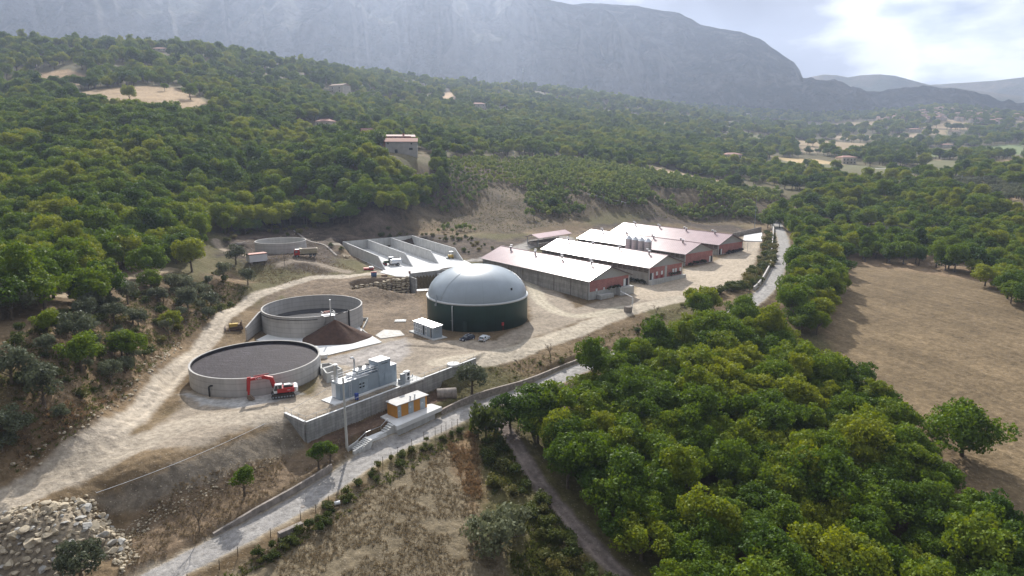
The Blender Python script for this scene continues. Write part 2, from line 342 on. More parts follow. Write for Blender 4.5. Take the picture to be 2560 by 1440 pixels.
# retaining wall corners of the generator platform (z = 0) and the garden below it (z = -4)
WC = PZ(763, 1056, 0); WE = PZ(1153, 909, 0); WL = PZ(712, 1033, 0)
TERR = [tuple(q)[:2] for q in (WL, WC, WE, WE + Vector((6, 10, 0)), WL + (WE - WC) * .9 + Vector((-8, 14, 0)), WL + Vector((-2, 3, 0)))]
LAWN_Z = -4.0
wdir = (WE - WC).normalized(); wnor = Vector((wdir.y, -wdir.x, 0))       # wnor points to the road
LAWN = [tuple(WC + wdir * a + wnor * b)[:2] for a, b in ((.2, .5), (.2, 3.6), (10, 5.4), (22, 6.2), (36, 5.5), (36, .5))]
BUNK_Z = 6.0
BUNK = [tuple(PZ(u, v, zz_))[:2] for u, v, zz_ in ((905, 697, 6), (1022, 692, 6), (1075, 690, 6), (1130, 672, 6), (1200, 650, 6), (1172, 645, 6), (1056, 590, 10.3), (850, 602.5, 10.3), (950, 680, 6))]
def H(x, y):
    x = np.asarray(x, float); y = np.asarray(y, float)
    h = h_smooth(x, y)
    near = y < 600
    rough = np.clip((np.hypot(x, y) - 60) / 400, .15, 3)
    h = h + (fbm(x / 23, y / 23, 4) - .5) * 1.0 * np.clip(rough, .3, 3) + (fbm(x / 160 + 7, y / 160, 3) - .5) * 18 * np.clip((y - 450) / 900, 0, 1)
    if not near.any(): return h
    d = poly_dist(x, y, YARD); m = sstep(1 - (d + 1) / 5.0); m = np.where(d < 40, m, 0)
    h = np.where(m > 0, h * (1 - m) + h_smooth(x, y) * m + (fbm(x / 6, y / 6, 3) - .5) * .3 * m, h)
    d = poly_dist(x, y, BUNK); m = sstep(1 - d / 3.5); h = h * (1 - m) + (BUNK_Z - .12) * m
    for (cx, cy, r, z, wd) in PADS:
        m = sstep(1 - (np.hypot(x - cx, y - cy) - r) / wd); h = h * (1 - m) + z * m
    for poly, z, wd in FLATS:
        m = sstep(1 - poly_dist(x, y, poly) / wd); h = h * (1 - m) + z * m
    d, z = line_dist(x, y, ROAD_NEAR); m = sstep(1 - (d - ROAD_HW) / 2.0); h = h * (1 - m) + z * m
    d = poly_dist(x, y, LAWN); m = sstep(1 - d / .6); h = h * (1 - m) + LAWN_Z * m
    for poly, z, wd in LAST:
        m = sstep(1 - poly_dist(x, y, poly) / wd); h = h * (1 - m) + z * m
    d = poly_dist(x, y, TERR); m = sstep(1 - (d + .5) / .5); h = h * (1 - m) + (-.05) * m
    return h
YARD = [tuple(PZ(u, v, 0))[:2] for u, v in ((455, 1000), (330, 1120), (480, 1120), (700, 1040), (1153, 909), (1230, 885), (1500, 790), (1700, 738), (1830, 715), (1890, 640), (1860, 610), (1690, 690), (1460, 770), (1400, 700), (1330, 720), (1100, 740), (900, 780), (640, 830), (470, 900))]
ROAD_NEAR = [tuple(q) for q in ROAD]
PADS = []; FLATS = []; LAST = []
def G(u, v, h=0.0):
    """first point along the sight line that lies h above the land"""
    d = ray(u, v); t = 60.0 * np.exp(np.linspace(0, math.log(60), 700)); x = d[0] * t; y = d[1] * t; z = CAM_H + d[2] * t
    g = H(x, y) + h; k = np.argmax(z < g)
    if z[k] >= g[k]: k = len(t) - 1
    lo, hi = t[max(k - 1, 0)], t[k]
    tt = np.linspace(lo, hi, 40); g = H(d[0] * tt, d[1] * tt) + h; zz = CAM_H + d[2] * tt; k = np.argmax(zz < g)
    if zz[k] >= g[k]: k = 39
    return Vector((d[0] * tt[k], d[1] * tt[k], float(g[k]) - h))
def Hs(x, y): return float(H(np.array([x]), np.array([y]))[0])
# ------------------------------------------------------------------ where the round tanks and pads stand (needed before the land is cut)
TANK1 = (-58.46, 139.83, 14.03, 0.0, 4.0)      # x, y, radius, base z, rim z
TANK2 = (-58.53, 182.70, 14.22, 0.0, 6.0)
TANK3 = (-96.43, 264.9, 10.15, 10.0, 14.0)
DOME = (-10.55, 190.2, 15.24, 0.0, 8.0)
PADS += [(TANK3[0], TANK3[1], 12.5, 9.7, 4), (TANK2[0], TANK2[1] - 1, 15.0, -.05, 4.5), (TANK1[0], TANK1[1], 17.5, -.1, 3), (DOME[0], DOME[1], 18.5, -.05, 3.5)]
SLAB2 = [tuple(PZ(u, v, 0))[:2] for u, v in ((615, 858), (700, 858), (795, 892), (955, 856), (905, 815), (870, 800), (700, 800))]
FLATS += [(SLAB2, -.05, 2.0)]
_A, _B, _E = PZ(1022, 692, 6), PZ(862, 716, 3.6), PZ(1108, 682, 6); _w = (_B - _A); _w.z = 0; _w.normalize(); _n = Vector((_w.y, -_w.x, 0)); _n = -_n if _n.y > 0 else _n; _l = (_B - _A).to_2d().length
FLATS += [([tuple(_A + _n * .9)[:2], tuple(_A + _w * _l * .45 + _n * .9)[:2], tuple(_A + _w * _l * .45 + _n * 7)[:2], tuple(_A + _n * 9)[:2]], .2, 1.6), ([tuple(_A + _w * _l * .5 + _n * 1.2)[:2], tuple(_A + _w * _l * .85 + _n * 1.2)[:2], tuple(_A + _w * _l * .85 + _n * 5)[:2], tuple(_A + _w * _l * .5 + _n * 5)[:2]], 1.6, 2.5), ([tuple(_A + _n * .9)[:2], tuple(_E + _n * .5)[:2], tuple(_E + _n * 9)[:2], tuple(_A + _n * 9)[:2]], 0.0, .8)]
STZ = LAWN_Z + .25; _s0, _s1 = PZ(893, 1130, -6.1), PZ(988, 1062, STZ); _d = (_s1 - _s0); _d.z = 0; _ls = _d.length; _d.normalize(); _m = Vector((-_d.y, _d.x, 0))
LAST = [([tuple(_s0 + _d * a + _m * b)[:2] for a, b in ((-1, -.3), (3.6, -.3), (3.6, 2.4), (-1, 2.4))], -6.4, .6), ([tuple(_s0 + _d * a + _m * b)[:2] for a, b in ((3.6, -.3), (_ls, -.3), (_ls, 2.1), (3.6, 2.1))], -5.4, .6)]
# ------------------------------------------------------------------ painted zones of the ground (true surface colours)
def GP(pts, h=0.0): return [tuple(G(u, v, h))[:2] for u, v in pts]
SCRUB = (.125, .088, .05)
zones = [   # id, polygon, colour, softness, mottling
    ('ground', [(-600,1500),(-400,900),(-200,700),(0,745),(250,735),(340,650),(520,560),(700,520),(1000,505),(1010,440),(800,300),(0,250),(-900,200),(-900,1500)], None, 0, 0),
]
def L(*a): return a
Z = []
Z.append(('ground', GP([(540,640),(570,560),(740,520),(1000,500),(1030,585),(1250,600),(1450,585),(1640,530),(1840,560),(1900,590),(1700,560),(1500,560),(1320,625),(1200,655),(870,600),(830,690),(560,640)]), (.08, .06, .046), 4, .6))
Z.append(('orchard', GP([(985,580),(1030,490),(1075,400),(1240,392),(1440,400),(1700,450),(1960,490),(1890,560),(1700,545),(1500,530),(1400,560),(1280,585),(1100,560)]), (.105, .08, .05), 5, .6))
Z.append(('ground', GP([(640,830),(660,740),(780,690),(1030,700),(1060,760),(1070,830),(1040,850),(930,840),(900,790),(700,740)]), (.19, .145, .105), 2, .4))
Z.append(('yard', GP([(460,975),(455,1015),(330,1130),(480,1125),(700,1038),(763,1058),(1153,908),(1235,884),(1480,792),(1700,742),(1840,712),(1895,640),(1905,585),(1850,578),(1860,620),(1700,690),(1560,740),(1440,770),(1380,715),(1310,700),(1330,800),(1240,850),(1110,852),(940,842),(950,860),(800,900),(790,990)]), (.32, .27, .215), 1.2, .25))
Z.append(('yard', GP([(1575,750),(1590,700),(1700,695),(1710,672),(1785,660),(1860,625),(1900,600),(1885,660),(1830,716),(1700,745)]), (.44, .37, .29), 1.5, .12))
Z.append(('yard', GP([(1010,845),(1030,880),(960,935),(840,910),(810,900),(955,860)]), (.34, .31, .29), 1.2, .35))
Z.append(('yard', GP([(1150,655),(1215,640),(1330,600),(1420,590),(1440,600),(1330,620),(1240,665),(1215,660)]), (.33, .31, .29), 1.5, .4))
Z.append(('dry_field', GP([(2100,655),(2130,645),(2300,665),(2440,700),(2560,770),(2800,880),(2900,1200),(2600,1330),(2440,1190),(2300,1030),(2200,950),(2050,840),(2030,800),(2060,740),(2120,690)]), (.18, .132, .078), 2, .22))
Z.append(('stubble_field', GP([(560,1432),(740,1340),(860,1240),(1040,1130),(1150,1078),(1185,1130),(1190,1250),(1260,1400),(1300,1560),(500,1560)]), (.185, .15, .10), 1.5, .2))
Z.append(('stubble_field', GP([(1120,1090),(1185,1075),(1200,1160),(1185,1290),(1150,1200)]), (.23, .155, .09), 2.5, .4))
Z.append(('ground', GP([(240,1330),(430,1205),(700,1140),(880,1110),(870,1145),(600,1300),(430,1400),(300,1420)]), (.165, .12, .08), 1.5, .45))
Z.append(('ground', GP([(230,1245),(420,1175),(640,1085),(712,1046),(765,1120),(700,1140),(600,1180),(420,1240),(300,1290)]), (.19, .16, .125), .8, .5))
Z.append(('ground', GP([(0,1240),(200,1120),(330,1010),(470,860),(560,760),(640,705),(560,660),(300,860),(0,1050)]), (.185, .13, .078), 3, .6))
Z.append(('clearing', GP([(175,235),(260,222),(430,218),(500,245),(545,283),(470,285),(350,262),(240,262)]), (.36, .26, .16), 3, .2))
Z.append(('clearing', GP([(90,185),(170,172),(225,195),(215,212),(100,208)]), (.36, .25, .15), 3, .3))
for q, c in (([(1105,262),(1110,232),(1130,228),(1140,262)], (.45,.31,.19)), ([(1255,228),(1300,232),(1300,240),(1262,238)], (.45,.33,.2)),
             ([(1605,430),(1640,418),(1740,440),(1840,455),(1820,462),(1640,440)], (.38,.28,.18)), ([(1930,392),(2040,398),(2120,412),(1990,408)], (.46,.34,.18)),
             ([(2110,655),(2440,700),(2560,640),(2560,600),(2300,560),(2020,560),(2060,620)], (.24,.17,.11)),
             ([(2340,455),(2560,500),(2560,480),(2420,450)], (.27,.195,.125)), ([(2460,410),(2560,395),(2560,425),(2480,425)], (.40,.29,.17)),
             ([(2080,340),(2300,335),(2310,345),(2090,350)], (.34,.26,.18)), ([(1940,320),(2060,318),(2050,326),(1950,328)], (.3,.22,.15)), ([(2000,365),(2180,368),(2160,385),(1990,380)], (.3,.23,.15)),
             ([(1050,370),(1110,360),(1300,360),(1330,385),(1200,395),(1100,380)], (.12,.105,.055)), ([(1040,300),(1110,292),(1120,306),(1050,310)], (.3,.22,.14)), ([(2300,375),(2560,362),(2560,385),(2330,392)], (.16,.2,.09)),
             ([(2200,640),(2560,520),(2560,560),(2300,600)], (.27,.19,.12))):
    Z.append(('field' if c != (.12,.105,.055) else 'ground', GP(q), c, 5, .25))
# dirt roads as bands
def band(pts, hw, col, name='dirt_road', soft=.6, mot=.14, h=0): return (name, [tuple(G(u, v, h)) for u, v in pts], hw, col, soft, mot)
BANDS = [
    band([(-200,1400),(0,1262),(150,1165),(280,1080),(370,1010),(440,940),(520,850),(600,770),(680,725),(780,695),(880,690),(960,683)], 2.3, (.43,.37,.30)),
    band([(0,1262),(200,1170),(380,1095),(500,1050),(640,1040),(760,1010)], 3.4, (.39,.335,.27)),
    band([(1700,745),(1560,780),(1420,835),(1250,890),(1100,905)], 3.2, (.46,.40,.32)),
    band([(1560,770),(1440,790),(1360,760),(1330,715),(1290,690)], 2.4, (.42,.37,.29)),
    band([(150,740),(260,715),(340,690),(430,672)], 2.2, (.34,.27,.19), 'path', 1.2),
    band([(540,600),(560,625),(640,640)], 1.6, (.32,.26,.2), 'path', 1.0),
    band([(840,610),(900,640),(960,680)], 2.6, (.27,.24,.2), 'dirt_road', 2),
    band([(1250,1050),(1300,1130),(1350,1210),(1450,1330),(1580,1460)], 1.7, (.20,.165,.15), 'path', .6, .4),
    band([(700,660),(780,655),(870,680)], 2.0, (.28,.23,.18), 'dirt_road', 2),
    band([(2200,470),(2270,440),(2240,425),(2170,420)], 3.0, (.4,.38,.36), 'path', 1),
]
# ------------------------------------------------------------------ the land as one polar sheet, cut into its zones
th = np.linspace(R(-66), R(66), 1081)
rr = np.concatenate([np.linspace(22, 80, 50)[:-1], np.linspace(80, 165, 211)[:-1], np.linspace(165, 330, 281)[:-1], np.geomspace(330, 1000, 130)[:-1], np.geomspace(1000, 3600, 90)])
TT, RR = np.meshgrid(th, rr); GX = RR * np.sin(TT); GY = RR * np.cos(TT)
GZ = H(GX, GY)
GZ += np.where(GY < 500, (vnoise(GX * 1.1, GY * 1.1) - .5) * .25 * np.clip((poly_dist(GX, GY, YARD)) / 3, .08, 1) * (np.minimum(line_dist(GX, GY, ROAD_NEAR)[0], 9) > ROAD_HW + .3), 0)
# lumpy eroded earth on the banks
col = np.empty(GX.shape + (3,)); n1 = fbm(GX / 11, GY / 11, 5); n2 = fbm(GX / 2.2 + 50, GY / 2.2, 4); n3 = fbm(GX / 60 + 9, GY / 60 + 3, 4)
base = np.array(SCRUB); green = np.array([.09, .095, .035]); pale = np.array([.20, .145, .088])
m = sstep((n1 - .42) / .2)[..., None]; col[:] = base * (1 - m) + pale * m
m = sstep((n3 - .5) / .12)[..., None] * .6; col[:] = col * (1 - m) + green * m
far = sstep((RR - 420) / 200)[..., None]; dk = np.array([.115, .10, .052]); col[:] = col * (1 - far) + (dk * (1 - .0) ) * far
# patchwork of small fields on the valley floor
patch = vnoise(GX / 95 + 3.3, GY / 140 + 1.7); pm = sstep((patch - .655) / .05) * sstep((RR - 700) / 200) * sstep((TT - R(2)) / R(6)); pm *= 1 - sstep((RR - 2600) / 500)
pc = np.where(vnoise(GX / 200, GY / 260 + 40)[..., None] > .5, np.array([.31, .235, .145]), np.array([.16, .155, .08])); col[:] = col * (1 - pm[..., None]) + pc * pm[..., None]
zid = np.zeros(GX.shape, int); names = ['ground']
def zi(n):
    if n not in names: names.append(n)
    return names.index(n)
def paint(d, c, soft, mot, name):
    dd = d + (n2 - .5) * soft * 2.2; a = sstep(.5 - dd / max(soft, .05) * .5)
    k = (1 + (n2 - .5) * mot * 2.2 + (n1 - .5) * mot * 1.6)[..., None]; col[:] = col * (1 - a[..., None]) + np.array(c) * k * a[..., None]; zid[d < 0] = zi(name)
for name, poly, c, soft, mot in Z: paint(poly_dist(GX, GY, poly), c, soft, mot, name)
for name, pts, hw, c, soft, mot in BANDS:
    pts = smooth_line([(p[0], p[1], 0) for p in pts]); d, _ = line_dist(GX, GY, [tuple(p)[:2] for p in pts])
    paint(d - hw, c, soft, mot, name)
    if name == 'path' or hw < 3:      # wheel ruts paler than the crown of the track
        rt = np.exp(-((d - .9) / .35) ** 2) * .22; col *= (1 + rt * (zid == zi(name)))[..., None]; 
paint(poly_dist(GX, GY, LAWN), (.12, .08, .058), .5, .35, 'ground')
PXY = [tuple(G(u, v))[:2] for u, v in ((600,1000),(700,1010),(640,985),(480,1000))]
paint(poly_dist(GX, GY, GP([(465,985),(500,1015),(620,1018),(760,985),(700,975),(560,1000)])), (.46, .45, .44), 1.0, .15, 'yard')
d, _ = line_dist(GX, GY, ROAD_NEAR); paint(d - ROAD_HW - .5, (.40, .34, .26), .8, .3, 'ground'); paint(d - ROAD_HW, (.31, .295, .285), .25, .12, 'road')
rt = np.exp(-((d - .95) / .4) ** 2); col *= (1 + rt * .10 * (d < ROAD_HW))[..., None]
# streaky tyre marks where vehicles turn in the yard
yd = (zid == zi('yard')) | (zid == zi('dirt_road')); tm = fbm(GX / 9 + GY / 9, (GX - GY) / 1.4, 3); col *= np.where(yd, .93 + .2 * (tm - .35), 1)[..., None]
df = zid == zi('dry_field'); tm = fbm((GX + GY * .45) / 1.6, (GY - GX * .45) / 22, 3); tm2 = fbm(GX / 26 + 5, GY / 26, 3); col *= np.where(df, .74 + .5 * tm + (tm2 - .5) * .5, 1)[..., None]
gcol = np.clip(col, .01, .8)
gm = bpy.data.materials.new('ground_surface'); gm.use_nodes = True; t_ = gm.node_tree; nn = t_.nodes; pb = nn['Principled BSDF']; pb.inputs['Roughness'].default_value = .95; pb.inputs['Specular IOR Level'].default_value = .12
at = nn.new('ShaderNodeAttribute'); at.attribute_name = 'soil'; tcg = nn.new('ShaderNodeTexCoord')
ng = nn.new('ShaderNodeTexNoise'); ng.inputs['Scale'].default_value = .9; ng.inputs['Detail'].default_value = 9; ng.inputs['Roughness'].default_value = .72; t_.links.new(tcg.outputs['Object'], ng.inputs['Vector'])
mr = nn.new('ShaderNodeMapRange'); mr.inputs['From Min'].default_value = .3; mr.inputs['From Max'].default_value = .7; mr.inputs['To Min'].default_value = .60; mr.inputs['To Max'].default_value = 1.38; t_.links.new(ng.outputs[0], mr.inputs['Value'])
# a scatter of pale stones
vo = nn.new('ShaderNodeTexVoronoi'); vo.inputs['Scale'].default_value = 1.6; t_.links.new(tcg.outputs['Object'], vo.inputs['Vector'])
st = nn.new('ShaderNodeMapRange'); st.inputs['From Min'].default_value = .10; st.inputs['From Max'].default_value = .22; st.inputs['To Min'].default_value = .35; st.inputs['To Max'].default_value = 0; t_.links.new(vo.outputs['Distance'], st.inputs['Value'])
vm = nn.new('ShaderNodeVectorMath'); vm.operation = 'SCALE'; t_.links.new(at.outputs['Color'], vm.inputs[0]); t_.links.new(mr.outputs[0], vm.inputs['Scale'])
mxg = nn.new('ShaderNodeMix'); mxg.data_type = 'RGBA'; t_.links.new(st.outputs[0], mxg.inputs[0]); t_.links.new(vm.outputs[0], mxg.inputs[6]); mxg.inputs[7].default_value = (.5, .44, .36, 1); t_.links.new(mxg.outputs[2], pb.inputs['Base Color'])
nb = nn.new('ShaderNodeTexNoise'); nb.inputs['Scale'].default_value = 1.3; nb.inputs['Detail'].default_value = 8; nb.inputs['Roughness'].default_value = .7; t_.links.new(tcg.outputs['Object'], nb.inputs['Vector'])
bp = nn.new('ShaderNodeBump'); bp.inputs['Strength'].default_value = .9; bp.inputs['Distance'].default_value = .35; t_.links.new(nb.outputs[0], bp.inputs['Height']); t_.links.new(bp.outputs[0], pb.inputs['Normal'])
nr, nc = GX.shape; idx = np.arange(nr * nc).reshape(nr, nc)
FQ = np.stack([idx[:-1, :-1], idx[:-1, 1:], idx[1:, 1:], idx[1:, :-1]], -1).reshape(-1, 4)
fz = zid[:-1, :-1].reshape(-1); VV = np.stack([GX, GY, GZ], -1).reshape(-1, 3); CV = gcol.reshape(-1, 3)
for k, nme in enumerate(names):
    F = FQ[fz == k]
    if not len(F): continue
    u_, inv = np.unique(F, return_inverse=True); F = inv.reshape(-1, 4)
    F = F[:, ::-1]
    me = np_mesh(nme, VV[u_], F, [gm]); me.polygons.foreach_set('use_smooth', np.ones(len(F), bool))
    a = me.color_attributes.new('soil', 'FLOAT_COLOR', 'POINT'); cc = np.ones((len(u_), 4), np.float32); cc[:, :3] = CV[u_]; a.data.foreach_set('color', cc.ravel())
    o = bpy.data.objects.new(nme, me); C.objects.link(o); tag(o, kind='structure')

# ------------------------------------------------------------------ mountains
def sky_az(u, v):
    d = ray(u, v); return math.atan2(d[0], d[1]), math.atan2(d[2], math.hypot(d[0], d[1]))
def mountain(name, sky_pts, r_top, r_foot, z_foot, m, amp, nfreq, res=(520, 150), prof=1.0, seed=0.0, back=1.25):
    S = [sky_az(u, v) for u, v in sky_pts]; A = np.array([s[0] for s in S]); E = np.array([s[1] for s in S])
    az = np.linspace(A[0], A[-1], res[0]); t = np.linspace(0, back, res[1]); AZ, TM = np.meshgrid(az, t)
    rt = np.interp(AZ, A, r_top if hasattr(r_top, '__len__') else [r_top] * len(A)); rf = np.interp(AZ, A, r_foot if hasattr(r_foot, '__len__') else [r_foot] * len(A))
    zt = CAM_H + np.tan(np.interp(AZ, A, E)) * rt; tt = np.minimum(TM, 1)
    r = rf + (rt - rf) * TM; x = r * np.sin(AZ); y = r * np.cos(AZ)
    z = z_foot + (zt - z_foot) * (tt ** prof) - np.maximum(TM - 1, 0) * (zt - z_foot) * .9
    f = nfreq; q = fbm(x / f + seed, y / f + seed * 2, 5); rid = 1 - np.abs(2 * fbm(x / f * 1.6 + 3 + seed, y / f * .7 + 8, 5) - 1) * 2.2
    gul = 1 - np.abs(2 * vnoise(AZ * 60 + seed + q * 2, TM * 2.5) - 1)
    env = np.sin(np.pi * np.clip(TM, 0, 1)) ** .7 * .9 + .13
    z = z + ((q - .5) * amp + rid * amp * .4 + (gul - .5) * amp * .10) * env
    V = np.stack([x, y, z], -1).reshape(-1, 3); nr, nc = x.shape; ix = np.arange(nr * nc).reshape(nr, nc)
    F = np.stack([ix[:-1, :-1], ix[1:, :-1], ix[1:, 1:], ix[:-1, 1:]], -1).reshape(-1, 4)[:, ::-1]
    F = F[:, ::-1]
    me = np_mesh(name, V, F[:, ::-1], [m]); me.polygons.foreach_set('use_smooth', np.ones(len(F), bool)); o = bpy.data.objects.new(name, me); C.objects.link(o); return tag(o, kind='structure')
def rock_mat(name, a, b, c, s):
    m = bpy.data.materials.new(name); m.use_nodes = True; t = m.node_tree; n = t.nodes; p = n['Principled BSDF']; p.inputs['Roughness'].default_value = 1; p.inputs['Specular IOR Level'].default_value = .05
    tcn = n.new('ShaderNodeTexCoord'); no = n.new('ShaderNodeTexNoise'); no.inputs['Scale'].default_value = s; no.inputs['Detail'].default_value = 10; no.inputs['Roughness'].default_value = .68; t.links.new(tcn.outputs['Object'], no.inputs['Vector'])
    r = n.new('ShaderNodeValToRGB'); t.links.new(no.outputs[0], r.inputs[0]); e = r.color_ramp.elements; e[0].position = .42; e[0].color = (*a, 1); e[1].position = .66; e[1].color = (*c, 1); k = e.new(.54); k.color = (*b, 1)
    ge = n.new('ShaderNodeNewGeometry'); sx = n.new('ShaderNodeSeparateXYZ'); t.links.new(ge.outputs['Normal'], sx.inputs[0])
    mr = n.new('ShaderNodeMapRange'); mr.inputs['From Min'].default_value = .55; mr.inputs['From Max'].default_value = .80; mr.inputs['To Min'].default_value = .75; mr.inputs['To Max'].default_value = 0; t.links.new(sx.outputs[2], mr.inputs['Value'])
    mx = n.new('ShaderNodeMix'); mx.data_type = 'RGBA'; t.links.new(mr.outputs[0], mx.inputs[0]); t.links.new(r.outputs[0], mx.inputs[6]); mx.inputs[7].default_value = (.20, .19, .18, 1); t.links.new(mx.outputs[2], p.inputs['Base Color'])
    n2 = n.new('ShaderNodeTexNoise'); n2.inputs['Scale'].default_value = .02; n2.inputs['Detail'].default_value = 12; n2.inputs['Roughness'].default_value = .7; t.links.new(tcn.outputs['Object'], n2.inputs['Vector'])
    bpn = n.new('ShaderNodeBump'); bpn.inputs['Distance'].default_value = 60; bpn.inputs['Strength'].default_value = 1; t.links.new(n2.outputs[0], bpn.inputs['Height']); t.links.new(bpn.outputs[0], p.inputs['Normal'])
    return m
rockM = rock_mat('mountain_scrub', (.03, .042, .028), (.06, .065, .045), (.15, .14, .125), .006)
hillM = rock_mat('far_hill_scrub', (.09, .11, .06), (.2, .17, .1), (.32, .25, .16), .002)
woodM = rock_mat('spur_wood', (.03, .04, .022), (.045, .055, .03), (.09, .09, .055), .012)
mountain('mountain', [(-2600,-130),(-900,-120),(0,-120),(400,-110),(900,-90),(1200,-40),(1340,-8),(1440,12),(1500,30),(1560,62),(1620,110),(1700,180),(1800,245),(1900,280)], 3700, [2300,2300,2300,2350,2400,2500,2600,2650,2700,2750,2850,3000,3200,3400], 150, rockM, 230, 620, (760, 200), .85, 3.3)
mountain('mountain', [(1180,30),(1380,14),(1500,8),(1600,15),(1700,34),(1750,62),(1850,80),(1900,100),(1950,138),(1985,162),(2000,182),(2008,198),(2040,208),(2100,225),(2200,238),(2300,240),(2400,246),(2500,264),(2560,275),(2800,300),(3400,310)], [4700,4600,4500,4400,4300,4200,4100,4000,3900,3850,3800,3700,3600,3600,3600,3650,3700,3700,3700,3700,3700], 2900, 130, rockM, 150, 450, (760, 170), .9, 8.1)
mountain('hills', [(1900,230),(1980,205),(2020,195),(2060,187),(2090,189),(2120,194),(2150,188),(2200,186),(2240,190),(2290,203),(2330,214),(2400,222),(2500,235),(2800,270)], 5600, 4700, 60, hillM, 90, 900, (300, 60), 1, 1.7)
mountain('hills', [(2180,260),(2260,228),(2330,214),(2400,210),(2480,205),(2560,195),(2700,180),(3400,170)], 6500, 5700, 60, hillM, 120, 1100, (300, 60), 1, 5.7)
# ------------------------------------------------------------------ air
hz = MB(); hz.box((0, 3100, -70), (13000, 7400, 1320)); hm = bpy.data.materials.new('haze_air'); hm.use_nodes = True; t_ = hm.node_tree
for n in list(t_.nodes): t_.nodes.remove(n)
ho = t_.nodes.new('ShaderNodeOutputMaterial'); hv = t_.nodes.new('ShaderNodeVolumePrincipled'); hv.inputs['Color'].default_value = (.64, .75, 1.0, 1); hv.inputs['Density'].default_value = HAZE; hv.inputs['Anisotropy'].default_value = .45
t_.links.new(hv.outputs[0], ho.inputs['Volume']); hzo = hz.build('haze', hm); tag(hzo, kind='stuff')
# ------------------------------------------------------------------ scattered houses: sight line to the base, width, depth, height, turn, look
HOUSES = [
 (1004, 384, 76, 0, 29, .12, 'main', 'large grey-rendered farmhouse with a red upper storey and tiled roofs above the orchard'),
 (918, 346, 26, 0, 16, .2, 'old', 'small grey ruin half hidden by trees left of the large farmhouse'),
 (806, 318, 40, 0, 14, -.35, 'tile', 'low cream house with a hipped tile roof in the wood left of the large farmhouse'),
 (840, 232, 44, 0, 17, -.5, 'gable', 'white gabled house on the wooded slope below the mountain'),
 (1001, 212, 24, 0, 9, .1, 'flatroof', 'square tan house with a pale flat roof high on the slope'),
 (1043, 217, 32, 0, 8, .05, 'flatroof', 'long low shed with a bright roof edge high on the slope'),
 (1197, 268, 32, 0, 8, .1, 'tile', 'long low pale house beside the terraced olive grove'),
 (1256, 272, 18, 0, 6, .1, 'flatroof', 'small low shed right of the long pale house'),
 (1835, 406, 40, 0, 19, .15, 'villa', 'square two-storey villa with dark shutters and hipped roof in the valley'),
 (2123, 411, 36, 0, 17, .1, 'villa', 'two-storey house with a red roof behind the golden field'),
 (2288, 330, 30, 0, 7, -.1, 'tile', 'wide low house with a pale red roof in the far valley'),
 (2216, 343, 16, 0, 5, .0, 'flatroof', 'low white shed with a bright roof in the far valley'),
 (2392, 338, 24, 0, 9, .3, 'gable', 'pale gabled house in the far valley below the village'),
 (1868, 292, 12, 0, 8, .1, 'flatroof', 'white block house at the foot of the mountain spur'),
 (1742, 278, 16, 0, 5, .1, 'flatroof', 'long white shed on the low rise below the mountain'),
 (1612, 250, 12, 0, 8, .1, 'gable', 'lone pale house at the foot of the big mountain face'),
 (2370, 368, 24, 0, 6, .0, 'tile', 'long brown-roofed barn in the far valley'),
 (1815, 340, 14, 0, 5, .0, 'flatroof', 'small pale shed among the valley trees'),
 (345, 118, 34, 0, 6, .1, 'tile', 'low tiled house on the crest of the left hill'),
 (398, 128, 34, 0, 6, .1, 'tile', 'second tiled house right of the first on the left hill crest'),
]
HOUSE_DISCS = []; HPOS = []
for u, v, wd, dp, hh, rz, kd, lb in HOUSES:
    p = G(u, v); HPOS.append(p); wd = wd * p.y / FPX; d = Vector((p.x, p.y, 0)).normalized(); k = .55 * wd + 4
    HOUSE_DISCS += [(p.x, p.y, k + 3), (p.x - d.x * (k + 6), p.y - d.y * (k + 6), k + 2)]
    for a_ in np.arange(k, 14 if kd == 'main' else 46 if p.y < 800 else 80, k * .8): HOUSE_DISCS.append((p.x - d.x * a_, p.y - d.y * a_, k * .9))
# ------------------------------------------------------------------ unseen clouds above the view, placed to shade the great face; gaps pass beams
CLM = bpy.data.materials.new('shade_cloud_white'); CLM.use_nodes = True; _b = CLM.node_tree.nodes['Principled BSDF']; _b.inputs['Base Color'].default_value = (.85, .87, .9, 1); _b.inputs['Roughness'].default_value = 1; _b.inputs['Specular IOR Level'].default_value = 0
_rc = np.random.RandomState(6)
def shade_cloud(x, y, rx, ry, rz):
    n = 40; m_ = 20; V = []
    for i in range(m_ + 1):
        for j in range(n):
            a = 2 * math.pi * j / n; b = math.pi * i / m_; q = 1 + .5 * (float(fbm(a * 1.3 + x * .01, b * 1.7 + y * .01, 3)) - .5) * math.sin(b); V.append((x + rx * q * math.cos(a) * math.sin(b), y + ry * q * math.sin(a) * math.sin(b), 1780 + rz * q * math.cos(b)))
    F = [(i * n + j, (i + 1) * n + j, (i + 1) * n + (j + 1) % n, i * n + (j + 1) % n) for i in range(m_) for j in range(n)]
    me = bpy.data.meshes.new('shade_cloud'); me.from_pydata(V, [], F); me.materials.append(CLM); me.polygons.foreach_set('use_smooth', [True] * len(F)); o = bpy.data.objects.new('shade_cloud', me); C.objects.link(o); tag(o, kind='structure')
for c_ in ((-3350, 5000, 1350, 700, 190), (-1850, 5050, 230, 600, 160), (-1380, 4850, 120, 600, 140), (-1000, 5000, 90, 600, 130), (-560, 5050, 150, 620, 150), (480, 5000, 700, 640, 170), (1750, 5100, 900, 700, 190), (3200, 5200, 800, 600, 180)): shade_cloud(*c_)
